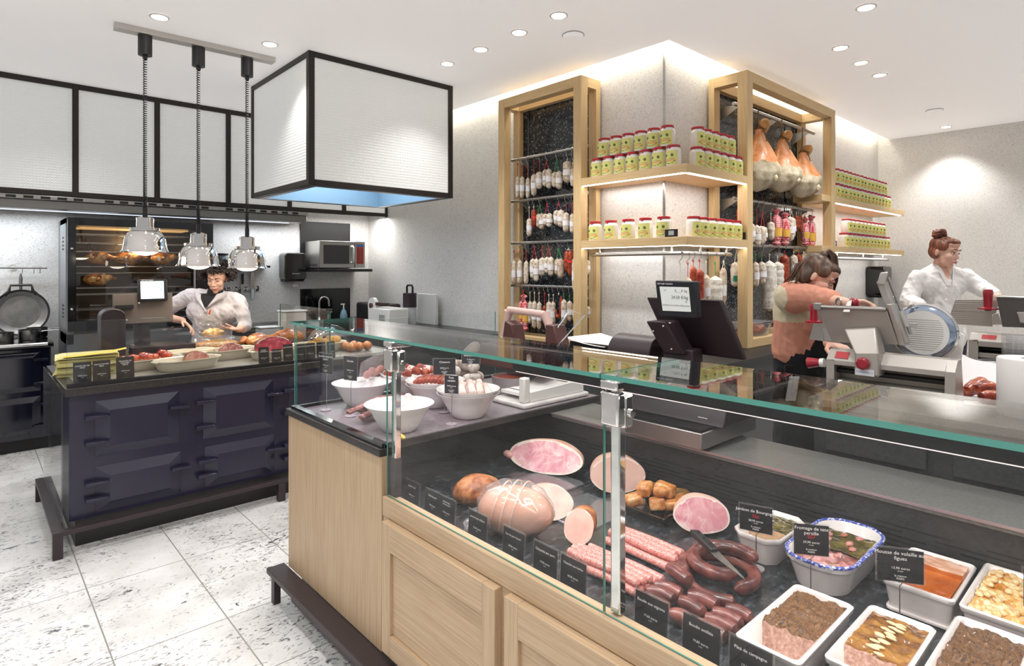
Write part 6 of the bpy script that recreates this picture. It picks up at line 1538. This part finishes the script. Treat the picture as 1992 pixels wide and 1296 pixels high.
for p0,p1,rr,z,lb in (((2.719,0.530,1.087),(2.756,0.497,1.080),.022,.03,'small end of smoked sausage left on the white paper'),((2.714,0.508,1.091),(2.826,0.474,1.123),.024,.05,'smoked sausage lying diagonally on top on the white paper'),((2.674,0.476,1.109),(2.734,0.422,1.117),.026,.035,'thick smoked sausage at the right on the white paper'),((2.624,0.454,1.092),(2.681,0.402,1.087),.026,.03,'smoked sausage in front on the white paper, seen through the glass')):
    a = Vector((p0[0],p0[1],max(p0[2],1.064+rr))); c = Vector((p1[0],p1[1],max(p1[2],1.064+rr)))
    sausage([a,(a+c)/2+Vector((0,0,.004)),c],rr,'smoked_sausage',M_csg,lb,n=12,lump=.12)
# ------------------------------------------------------------------ people
def cap(m, chain, n=12):
    pts = [Vector(c[0]) for c in chain]; rs = [c[1] for c in chain]
    for (a,ra),(b_,rb) in zip(zip(pts,rs),zip(pts[1:],rs[1:])):
        m.tube([a,b_],[ra,rb],n)
    for p,q in zip(pts,rs): m.ball(p,q*1.0,n,max(6,n//2+2))
    return m
def blob(name, m, mats, parent, voxel=.006, smooth=4, mf=None, disp=None):
    me = bpy.data.meshes.new('tmp'); me.from_pydata([tuple(p) for p in m.v],[],m.f)
    o = bpy.data.objects.new('tmp', me); COL.objects.link(o)
    a = o.modifiers.new('r','REMESH'); a.mode = 'VOXEL'; a.voxel_size = voxel
    s_ = o.modifiers.new('s','SMOOTH'); s_.factor = .5; s_.iterations = smooth
    bpy.context.view_layer.update()
    dg = bpy.context.evaluated_depsgraph_get()
    m2 = bpy.data.meshes.new_from_object(o.evaluated_get(dg), depsgraph=dg)
    bpy.data.objects.remove(o); m2.name = name
    m2.materials.clear()
    mats = mats if isinstance(mats,(list,tuple)) else [mats]
    for q in mats: m2.materials.append(q)
    if disp:
        nv = [(v.co.copy(), v.normal.copy()) for v in m2.vertices]
        for v,(c,n_) in zip(m2.vertices,nv): v.co = c+n_*disp(c,n_)
    if mf:
        for p in m2.polygons: p.material_index = mf(p.center,p.normal)
    m2.polygons.foreach_set('use_smooth',[True]*len(m2.polygons)); m2.update()
    ob = bpy.data.objects.new(name, m2); COL.objects.link(ob); ob.parent = parent
    return ob
def head_parts(m, HM):
    e = lambda c,r_: m.ball((0,0,0),r_,24,16,M=HM@T(*c))
    e((0,.014,.036),(.073,.092,.080)); e((0,-.026,-.030),(.053,.060,.078)); e((0,-.060,-.090),(.020,.020,.018))
    for s_ in (-1,1):
        e((s_*.035,-.050,-.020),(.024,.030,.028)); e((s_*.033,-.028,-.066),(.018,.030,.022)); e((s_*.073,.014,-.006),(.009,.016,.027)); e((s_*.026,-.078,.03),(.024,.012,.009)); e((s_*.009,-.092,-.028),(.008,.009,.006))
    m.tube([HM@Vector(p) for p in ((0,-.080,.016),(0,-.091,-.006),(0,-.100,-.023))],[.007,.008,.009],12); m.ball(HM@Vector((0,-.1,-.024)),.0092,12,8)
    e((0,-.085,-.055),(.022,.010,.012)); e((0,-.03,.07),(.06,.056,.04))
def face_bits(parent, HM, brow, lipm=None, open_=1.0):
    def pl(mb,nm,mt):
        o = mb.build(nm,mt,parent); return o
    for s_ in (-1,1):
        m = MB().ball((0,0,0),(.0145,.007,.0068*open_),14,8,M=HM@T(s_*.031,-.0775,.008)); ey = pl(m,'eye',M_eye)
        MB().ball((0,0,0),(.0062,.004,.0058*open_),12,8,M=HM@T(s_*.031,-.0826,.0055)).build('iris', M_iris, ey)
        m = MB().tube([HM@Vector(p) for p in ((s_*.047,-.070,.008),(s_*.040,-.0805,.008+.0065*open_),(s_*.030,-.0855,.008+.0075*open_),(s_*.018,-.0835,.009))],[.0008,.0018,.002,.001],6); pl(m,'eyelashes',pm('lashes','#2a1a14',.7))
        m = MB().tube([HM@Vector(p) for p in ((s_*.052,-.071,.03),(s_*.042,-.083,.0375),(s_*.028,-.0915,.037),(s_*.014,-.092,.032))],[.0014,.0026,.003,.0022],8); pl(m,'eyebrow',brow)
    m = MB().tube([HM@Vector(p) for p in ((-.023,-.084,-.0575),(-.01,-.0955,-.0545),(0,-.0965,-.0555),(.01,-.0955,-.0545),(.023,-.084,-.0575))],[.0012,.0034,.0036,.0034,.0012],8).tube([HM@Vector(p) for p in ((-.02,-.085,-.061),(0,-.0965,-.0655),(.02,-.085,-.061))],[.0012,.0044,.0012],8); pl(m,'lips',lipm or M_lip)
def hand_parts(m, W, K, Nn, side, curl=(.35,.45,.35), spread=.09, s=1.0, thumb=.7):
    """wrist W, direction to the knuckles K, palm normal Nn, side: +1 thumb on (K x N) side"""
    W, K, Nn = Vector(W), Vector(K).normalized(), Vector(Nn); Nn = (Nn-K*K.dot(Nn)).normalized(); S = K.cross(Nn)*side
    base_ = [( .030,.085,.95),(.010,.090,1.06),(-.010,.086,.98),(-.028,.078,.78)]
    for j,(sx,ky,fl) in enumerate(base_):
        k0 = W+K*.02*s+S*sx*.55*s; k1 = W+K*ky*s+S*sx*s
        cap(m,[(k0,.014*s),(k1,.0105*s)],10)
        d = (K+S*spread*(1.5-j)).normalized(); p = k1; a = 0; ch = [(p,.0098*s)]
        for L_,c_,rr in ((.043,curl[0],.0088),(.028,curl[1],.008),(.022,curl[2],.0072)):
            a += c_; q = d*math.cos(a)+Nn*math.sin(a); p = p+q*L_*fl*s; ch.append((p,rr*s))
        cap(m,ch,8)
    t0 = W+K*.028*s+S*.026*s+Nn*.006*s
    d1 = (K*.55+S*.75+Nn*.35*thumb).normalized(); d2 = (K*.85+S*.3+Nn*.5*thumb).normalized()
    cap(m,[(W+K*.012*s+S*.012*s,.014*s),(t0,.013*s),(t0+d1*.036*s,.0105*s),(t0+d1*.036*s+d2*.032*s,.009*s),(t0+d1*.036*s+d2*.055*s,.0075*s)],8)
def wrinkle(amp=.006, sc=9, seed=0):
    def f(c,n):
        q = Vector((c.x*sc+c.z*sc*.5+seed, c.y*sc, c.z*sc*.55-c.x*sc*.2))
        w = noise.noise(q*.6)
        return amp*((.35-1.6*abs(noise.noise(q)))*(.6+w)+.5*noise.noise(q*2.6))
    return f
def legs(m, hipL, hipR, zc, k=1.0):
    for h in (hipL,hipR):
        x,y,z = h
        cap(m,[((x,y,z),.085*k),((x,y-.01,z*.53),.058*k),((x,y+.02,.09),.042*k),((x,y-.09,.045),.035)],12)
M_coat = pm('white_cotton_coat','#cfcbd0',.75,bump=.15,ns=60); M_coat2 = pm('bright_cotton_coat','#e2dfdd',.75,bump=.15,ns=60)
M_jean = pm('blue_jeans','#232f57',.8,c2='#2c3b6b',ns=30); M_blkc = pm('black_cloth','#17161a',.85)
M_darktr = pm('dark_trousers','#2a2a33',.85)
# ---- the cook behind the island
r = thing('person','person with dark curly hair, white chef coat and black turtleneck, reaching over food','person',(1.500,5.324,0.000),SLRZ)
hp_ = (0.073,-0.080,1.458); HM = T(*hp_)@RZ(.10)@RX(.30)@RY(.04)@Matrix.Scale(.97,4)
nb = (0.033,-0.040,1.285); chs = (0.004,0.000,1.172); wst = (-0.043,0.060,0.918); hip = (-0.063,0.100,0.753)
sL,sR = (-0.221,0.000,1.329),(0.208,-0.000,1.299); eL,wL = (-0.412,-0.050,1.159),(-0.145,-0.200,1.130); eR,wR = (0.281,-0.030,1.073),(0.281,-0.160,1.057)
m = MB(); head_parts(m,HM)
cap(m,[(hp_,.05),(nb,.05),(chs,.08)],16)
cap(m,[(chs,.08),(wst,.09),(hip,.1)],16); cap(m,[(sL,.03),(eL,.038),(wL,.026)]); cap(m,[(sR,.022),(eR,.04),(wR,.026)])
hand_parts(m, wL, (.80,-.25,-.5), (-.2,-.5,-.8), -1, (.2,.35,.3), .06, .98)
hand_parts(m, wR, (-.50,-.80,.12), (.0,-.25,.95), 1, (.15,.25,.2), .12, .82)
legs(m,(hip[0]-.09,hip[1],hip[2]-.02),(hip[0]+.09,hip[1],hip[2]-.02),0,.75)
blob('body', m, M_skin, r, .0046, 3)
face_bits(r, HM, pm('dark_brows','#2c1c16',.8), open_=.5)
def curls(parent, HM, n, mat, fn):
    m = MB()
    for i in range(n):
        p, rr = fn(i)
        a = rnd.random()*6.28; d = Vector((math.cos(a),math.sin(a),rnd.uniform(-.5,.5)))
        e = d.orthogonal().normalized(); g = d.cross(e)
        m.tube([HM@(p+(e*math.cos(q)+g*math.sin(q))*rr+d*.004*q) for q in [k*1.0 for k in range(9)]],[.001,.0028,.0034,.0036,.0036,.0034,.003,.002,.0008],5)
    return m.build('hair', mat, parent, weld=False)
def curlpos(i):
    for _ in range(60):
        th = rnd.random()*6.28; ph = rnd.uniform(-.6,1.45)
        d = Vector((math.cos(th)*math.cos(ph),math.sin(th)*math.cos(ph),math.sin(ph)))
        if d.y < -.25 and d.z < .40: continue
        if d.z < -.1 and d.y < -.3 : continue
        break
    k = rnd.uniform(.92,1.12)
    return Vector((d.x*.122*k,d.y*.112*k+.010,d.z*.092*k+.048)), rnd.uniform(.008,.015)
M_hair1 = pm('dark_curly_hair','#1e1615',.5,c2='#352725',ns=40)
hb = MB().ball((0,.02,.048),(.102,.095,.092),22,14,M=HM,lump=.15,seed=4,fr=2,fn=lambda p,d: p if not (d.y < -.2 and d.z < .45) else Vector((p.x*.8,p.y*.55,p.z)))
hb.build('hair_mass', M_hair1, r)
curls(r, HM, 1500, M_hair1, curlpos)
m = MB(); cap(m,[((0.013,-0.000,1.257),.125),(chs,.155),((-0.019,0.030,1.042),.15),(wst,.15),((-0.063,0.100,0.774),.165)],18)
cap(m,[((chs[0]-.10,chs[1],chs[2]+.02),.115),((chs[0]+.10,chs[1],chs[2]+.02),.115)],14); cap(m,[(nb,.085),((sL[0]+.035,sL[1],sL[2]-.02),.072),((sL[0],sL[1],sL[2]-.03),.066),((sL[0]*.45+eL[0]*.55,sL[1]*.45+eL[1]*.55,sL[2]*.45+eL[2]*.55),.06),(eL,.052)],14)
cap(m,[(nb,.085),((sR[0]-.035,sR[1],sR[2]-.02),.072),((sR[0],sR[1],sR[2]-.03),.064),((sR[0]*.4+eR[0]*.6,sR[1]*.4+eR[1]*.6,sR[2]*.4+eR[2]*.6),.056),(eR,.05),((eR[0]*.6+wR[0]*.4,eR[1]*.6+wR[1]*.4,eR[2]*.6+wR[2]*.4),.046)],14)
zv = (0.017,0.000,1.231)[2]; xv = (0.017,0.000,1.215)[0]; fy = (0.087,-0.150,1.225)[1]
blob('chef_coat', m, M_coat, r, .008, 5, None, wrinkle(.011,17,3))
MB().grid(lambda u,v: (xv+(u-.5)*2*(.002+.078*v), fy-.004+.052*v*v, zv-.004+.115*v),8,8).build('turtleneck_front', M_blkc, r, weld=False)
m = MB(); cap(m,[((0.047,-0.060,1.349),.062),((0.040,-0.055,1.315),.066),(nb,.07)],20); blob('turtleneck', m, M_blkc, r, .008, 3)
for s_ in (-1,1):
    m = MB().grid(lambda u,v: (xv+s_*(-.012+.075*v+u*(.085*min(1,v*1.25) if v < .72 else .085*.9)), fy-.012-.016*math.sin(u*2.6)+.055*v*v+.045*u*u, zv-.05+.155*v+(.02*u if v > .72 else .035*u*(1-v))),8,14); m.build('lapel', M_coat, r, weld=False)
m = MB()
for x,z in ((-.045,-.06),(.02,-.07),(-.05,-.13),(.015,-.14),(-.055,-.20),(.01,-.205)): m.ball((xv+x,fy+.004,zv+z),(.009,.005,.009),10,6)
m.build('coat_button', M_white, r)
MB().cyl((xv+.025,fy-.005,zv-.05),(xv+.04,fy-.01,zv-.02),.006).build('orange_pen', pm('orange_plastic','#e8622a',.4), r)
m = MB(); legs(m,(hip[0]-.09,hip[1],hip[2]-.02),(hip[0]+.09,hip[1],hip[2]-.02),0); m.v = [Vector((p.x+(p.x-hip[0])*.1,p.y,p.z)) for p in m.v]; cap(m,[((hip[0],hip[1],hip[2]),.15),((hip[0],hip[1],hip[2]-.12),.14)],14); blob('trousers', m, M_darktr, r, .012, 3)
# ---- woman slicing, front
r = thing('person','woman with dark ponytail, salmon and beige sweater and black apron bending over slicer','person',(3.091,1.246,0.000),SLRZ)
hp_ = (0.024,-0.100,1.500); HM = T(*hp_)@RZ(1.02)@RX(.58)@RY(.12)@Matrix.Scale(.86,4)
nb = (0.005,0.000,1.434); chs = (-0.004,0.040,1.344); wst = (0.000,0.060,1.133); hip = (0.015,0.080,1.024)
sL,eL,wL = (-0.064,-0.070,1.412),(-0.016,-0.220,1.405),(-0.040,-0.460,1.400)
sR,eR,wR = (0.157,0.200,1.388),(0.166,0.060,1.277),(-0.014,-0.280,1.207)
m = MB(); head_parts(m,HM); cap(m,[(hp_,.048),((hp_[0]*.45+nb[0]*.55,hp_[1]*.45+nb[1]*.55,hp_[2]*.45+nb[2]*.55-.01),.047),(nb,.05),(chs,.08)],14)
cap(m,[(chs,.08),(wst,.085),(hip,.1)],14); cap(m,[(sL,.035),(eL,.036),(wL,.024)]); cap(m,[(sR,.035),(eR,.036),(wR,.024)])
hand_parts(m, wL, (.75,-.30,.05), (-.05,-.3,-.9), 1, (.5,.8,.6), .04, .85)
hand_parts(m, wR, (.2,-.75,-.1), (0,-.1,-1), -1, (.4,.5,.4), .06, .95)
legs(m,(hip[0]-.03,hip[1],hip[2]),(hip[0]+.07,hip[1]+.06,hip[2]),0,.75)
blob('body', m, M_skin, r, .0046, 3)
face_bits(r, HM, pm('dark_brows'), pm('rose_lips','#b96b66',.4), .55)
M_hair2 = streak('brown_ponytail_hair',[(.3,'#33231a'),(.5,'#523a2a'),(.66,'#735540'),(.8,'#a07f5e')],.45,(26,26,5),2,.4)
m = MB(); e = lambda c,rr: m.ball((0,0,0),rr,22,14,M=HM@T(*c))
e((0,.028,.052),(.082,.092,.076)); e((0,.055,.0),(.074,.066,.07)); e((0,-.03,.082),(.064,.055,.035))
for s_ in (-1,1): e((s_*.066,-.012,.045),(.018,.04,.034)); e((s_*.07,.045,-.02),(.016,.03,.05))
blob('hair', m, M_hair2, r, .006, 3, disp=lambda c,n: .004*noise.noise(Vector((c.x*60,c.y*60,c.z*12))))
m = MB()
pk = HM@Vector((0,.045,.128)); m.ball(pk,(.022,.022,.02),14,10)
for i in range(46):
    a = rnd.uniform(-1,1); b_ = rnd.uniform(-.014,.014)
    m.tube([pk+Vector((rnd.uniform(-.012,.012),rnd.uniform(-.012,.012),.0)), pk+Vector((.022+b_*.4,a*.012,.018+b_*.3)), pk+Vector((.042+b_,a*.018,-.008)), pk+Vector((.047+b_,a*.022,-.07)), pk+Vector((.042+b_*1.1+.004*math.sin(i),a*.022,-.125)), pk+Vector((.030+b_,a*.018,-.175-rnd.uniform(0,.03)))],[.004,.006,.007,.007,.005,.001],6)
m.build('ponytail', M_hair2, r, weld=False)
m = MB()
for i in range(16):
    a = rnd.uniform(-.02,.03); b_ = rnd.uniform(-.006,.006)
    m.tube([HM@Vector((-.03+a*.3,.10,.06)), HM@Vector((-.05+b_,.10+a,.0)), HM@Vector((-.058+b_,.09+a,-.05)), HM@Vector((-.05+b_,.085+a*1.2,-.085-rnd.uniform(0,.03)))],[.003,.004,.003,.0008],5)
m.build('loose_strands', M_hair2, r, weld=False)
MB().tube([pk+Vector((.018*math.cos(q),.018*math.sin(q),-.006+.005*math.cos(q))) for q in [k*.63 for k in range(10)]],.005,8,closed=True).build('hair_tie', M_black, r)
M_salm,M_beig = pm('salmon_knit','#cf8f78',.85,bump=.2,ns=120),pm('beige_knit','#cfc3a6',.85,bump=.2,ns=120)
m = MB(); cap(m,[((nb[0]-.02,nb[1]+.0,nb[2]-.03),.075),(chs,.104),((-0.007,0.040,1.266),.108),(wst,.118)],18)
cap(m,[((chs[0]-.0,chs[1]-.05,chs[2]+.05),.078),((chs[0]+.05,chs[1]+.12,chs[2]+.05),.09)],14)
cap(m,[((sL[0]-.01,sL[1]+.02,sL[2]-.01),.082),((sL[0]*.6+eL[0]*.4,sL[1]*.6+eL[1]*.4,sL[2]*.6+eL[2]*.4),.066),(eL,.056),((eL[0]*.5+wL[0]*.5,eL[1]*.5+wL[1]*.5,eL[2]*.5+wL[2]*.5),.046)],14)
cap(m,[(sR,.07),(eR,.055),((eR[0]*.7+wR[0]*.3,eR[1]*.7+wR[1]*.3,eR[2]*.7+wR[2]*.3),.045)],12)
cap(m,[(nb,.062),((-0.034,0.060,1.382),.072),((-0.037,0.060,1.290),.078)],14)
zs = (-0.051,0.000,1.300)[2]; xs_ = sL[0]
def segd(p,a,b_):
    a = Vector(a); d = Vector(b_)-a; t_ = max(0,min(1,(p-a).dot(d)/d.dot(d))); return (p-a-d*t_).length
def swm(c,n):
    if c.x > xs_-.062 and segd(c,sL,eL) < .088 and c.y < chs[1]-.05 or segd(c,eL,wL) < .07: return 0
    return 1 if c.z > zs-.02 else 0
blob('sweater', m, [M_salm,M_beig], r, .005, 8, swm, wrinkle(.0055,16,7))
m = MB(); zt = wst[2]+.02
cap(m,[((wst[0]+.01,wst[1],wst[2]-.0),.122),((hip[0]+.015,hip[1],hip[2]-.04),.128),((hip[0]+.02,hip[1],hip[2]-.42),.135)],18)
cap(m,[((chs[0]+.10,chs[1]-.06,chs[2]-.14),.055),((wst[0]+.07,wst[1]-.06,wst[2]),.075)],12)
blob('apron', m, M_blkc, r, .01, 4, None, wrinkle(.009,14,2))
MB().cbox((hip[0]-.1,hip[1]-.125,hip[2]+.02),(.04,.012,.05)).build('apron_clip', M_black, r); MB().grid(lambda u,v:(hip[0]-.11+.05*u-.02*v,hip[1]-.15,hip[2]-.005-.12*v),4,5).build('cloth', M_paperw, r)
m = MB(); legs(m,(hip[0]-.03,hip[1],hip[2]-.02),(hip[0]+.07,hip[1]+.06,hip[2]-.02),0,.95); blob('jeans', m, M_jean, r, .01, 3)
MB().tube([Vector(wL)+Vector((.0,.021*math.cos(q),.021*math.sin(q)))+Vector((-.022,.01,0)) for q in [k*.52 for k in range(12)]],.004,6,closed=True).build('bracelet', M_steel, r)
# ---- woman with bun, back
r = thing('person','woman with reddish top bun and white coat standing at the far slicer','person',(5.168,1.116,0.000),SLRZ)
hp_ = (-0.014,-0.060,1.659); HM = T(*hp_)@RZ(.42)@RX(.22)@RY(.03)@Matrix.Scale(.93,4)
nb = (-0.007,0.000,1.524); chs = (0.014,0.020,1.405); wst = (0.014,0.030,1.212); hip = (0.021,0.040,1.070)
sL,eL,wL = (-0.149,0.020,1.476),(-0.229,0.000,1.303),(-0.262,-0.220,1.273); sR,eR,wR = (0.170,-0.000,1.476),(0.225,-0.080,1.405),(0.209,-0.260,1.349)
m = MB(); head_parts(m,HM); cap(m,[(hp_,.045),((hp_[0]*.5+nb[0]*.5,hp_[1]*.5+nb[1]*.5+.01,hp_[2]*.5+nb[2]*.5),.046),(nb,.05),(chs,.08)],14)
cap(m,[(chs,.08),(wst,.085),(hip,.1)],14); cap(m,[(sL,.035),(eL,.036),(wL,.024)]); cap(m,[(sR,.035),(eR,.036),(wR,.024)])
hand_parts(m, wL, (.7,-.6,-.1), (0,0,-1), -1, (.4,.4,.3), .06, .95); hand_parts(m, wR, (.75,-.5,-.2), (-.1,-.1,-1), 1, (.4,.5,.4), .06, .95)
legs(m,(hip[0]-.08,hip[1],hip[2]),(hip[0]+.08,hip[1],hip[2]),0,.75)
blob('body', m, M_skin, r, .0046, 3)
face_bits(r, HM, pm('auburn_brows','#4a2f22',.8), pm('pink_lips','#b9716a',.4), .7)
M_hair3 = streak('auburn_hair',[(.3,'#4a2319'),(.5,'#74402c'),(.66,'#8f573c'),(.8,'#a8734f')],.45,(26,26,6),2,.4)
m = MB(); e = lambda c,rr: m.ball((0,0,0),rr,22,14,M=HM@T(*c))
e((0,.026,.05),(.081,.092,.074)); e((0,.05,.0),(.073,.064,.066)); e((0,-.032,.084),(.062,.054,.03))
for s_ in (-1,1): e((s_*.066,-.012,.045),(.017,.038,.036)); e((s_*.07,.04,-.012),(.014,.026,.04))
blob('hair', m, M_hair3, r, .006, 3, disp=lambda c,n: .003*noise.noise(Vector((c.x*60,c.y*60,c.z*14))))
m = MB(); bc = HM@Vector((-.03,.055,.135))
for i in range(9):
    a = i*.75; m.tube([bc+Vector((.034*math.cos(a+k*.6)*(1-.06*k),.030*math.sin(a+k*.6),.018*math.sin(a*2+k*.5))) for k in range(6)],[.008,.014,.017,.016,.013,.004],8)
m.ball(bc,(.032,.03,.028),14,10); m.build('bun', M_hair3, r, weld=False)
MB().tube([bc+Vector((.03*math.cos(q),.03*math.sin(q),-.024)) for q in [k*.63 for k in range(10)]],.006,8,closed=True).build('hair_tie', M_black, r)
m = MB(); cap(m,[((nb[0],nb[1]+.01,nb[2]-.03),.08),(chs,.122),((0.018,0.030,1.294),.12),(wst,.13),(hip,.16)],18)
cap(m,[((chs[0]-.08,chs[1],chs[2]+.03),.1),((chs[0]+.08,chs[1],chs[2]+.03),.1)],14)
cap(m,[(nb,.072),((sL[0]+.03,sL[1],sL[2]),.06),(sL,.06),((sL[0]*.5+eL[0]*.5,sL[1],sL[2]*.5+eL[2]*.5),.06),(eL,.06),((eL[0]*.4+wL[0]*.6,eL[1]*.4+wL[1]*.6,eL[2]*.4+wL[2]*.6),.048)],14)
cap(m,[(nb,.072),((sR[0]-.03,sR[1],sR[2]),.06),(sR,.07),((sR[0]*.5+eR[0]*.5,sR[1]*.5+eR[1]*.5,sR[2]*.5+eR[2]*.5),.064),(eR,.058),((eR[0]*.3+wR[0]*.7,eR[1]*.3+wR[1]*.7,eR[2]*.3+wR[2]*.7),.046)],14)
zv = chs[2]+.05; xv = nb[0]+.005
blob('white_coat', m, [M_coat2,M_skin], r, .006, 7, lambda c,n: 1 if (c.z > zv and abs(c.x-xv) < (c.z-zv)*.42 and n.y < .3 and c.z < nb[2]+.1) else 0, wrinkle(.011,15,11))
fy = (-0.093,-0.130,1.410)[1]
for s_ in (-1,1):
    m = MB().grid(lambda u,v: (xv+s_*(.004+.045*v+.022*u*(1-.3*v)), fy+.02+.055*v+.012*u, zv-.03+.14*v),5,6); m.build('collar', M_coat2, r, weld=False)
m = MB()
for z in (-.02,-.10,-.18): m.ball((xv+.03,fy+.006,zv+z-.03),(.007,.004,.007),10,6); m.ball((xv-.05,fy+.008,zv+z-.03),(.007,.004,.007),10,6)
m.build('coat_button', M_white, r)
m = MB(); legs(m,(hip[0]-.08,hip[1],hip[2]-.02),(hip[0]+.08,hip[1],hip[2]-.02),0); m.v = [Vector((p.x+(p.x-hip[0])*.12,p.y,p.z)) for p in m.v]; blob('trousers', m, M_darktr, r, .012, 3)
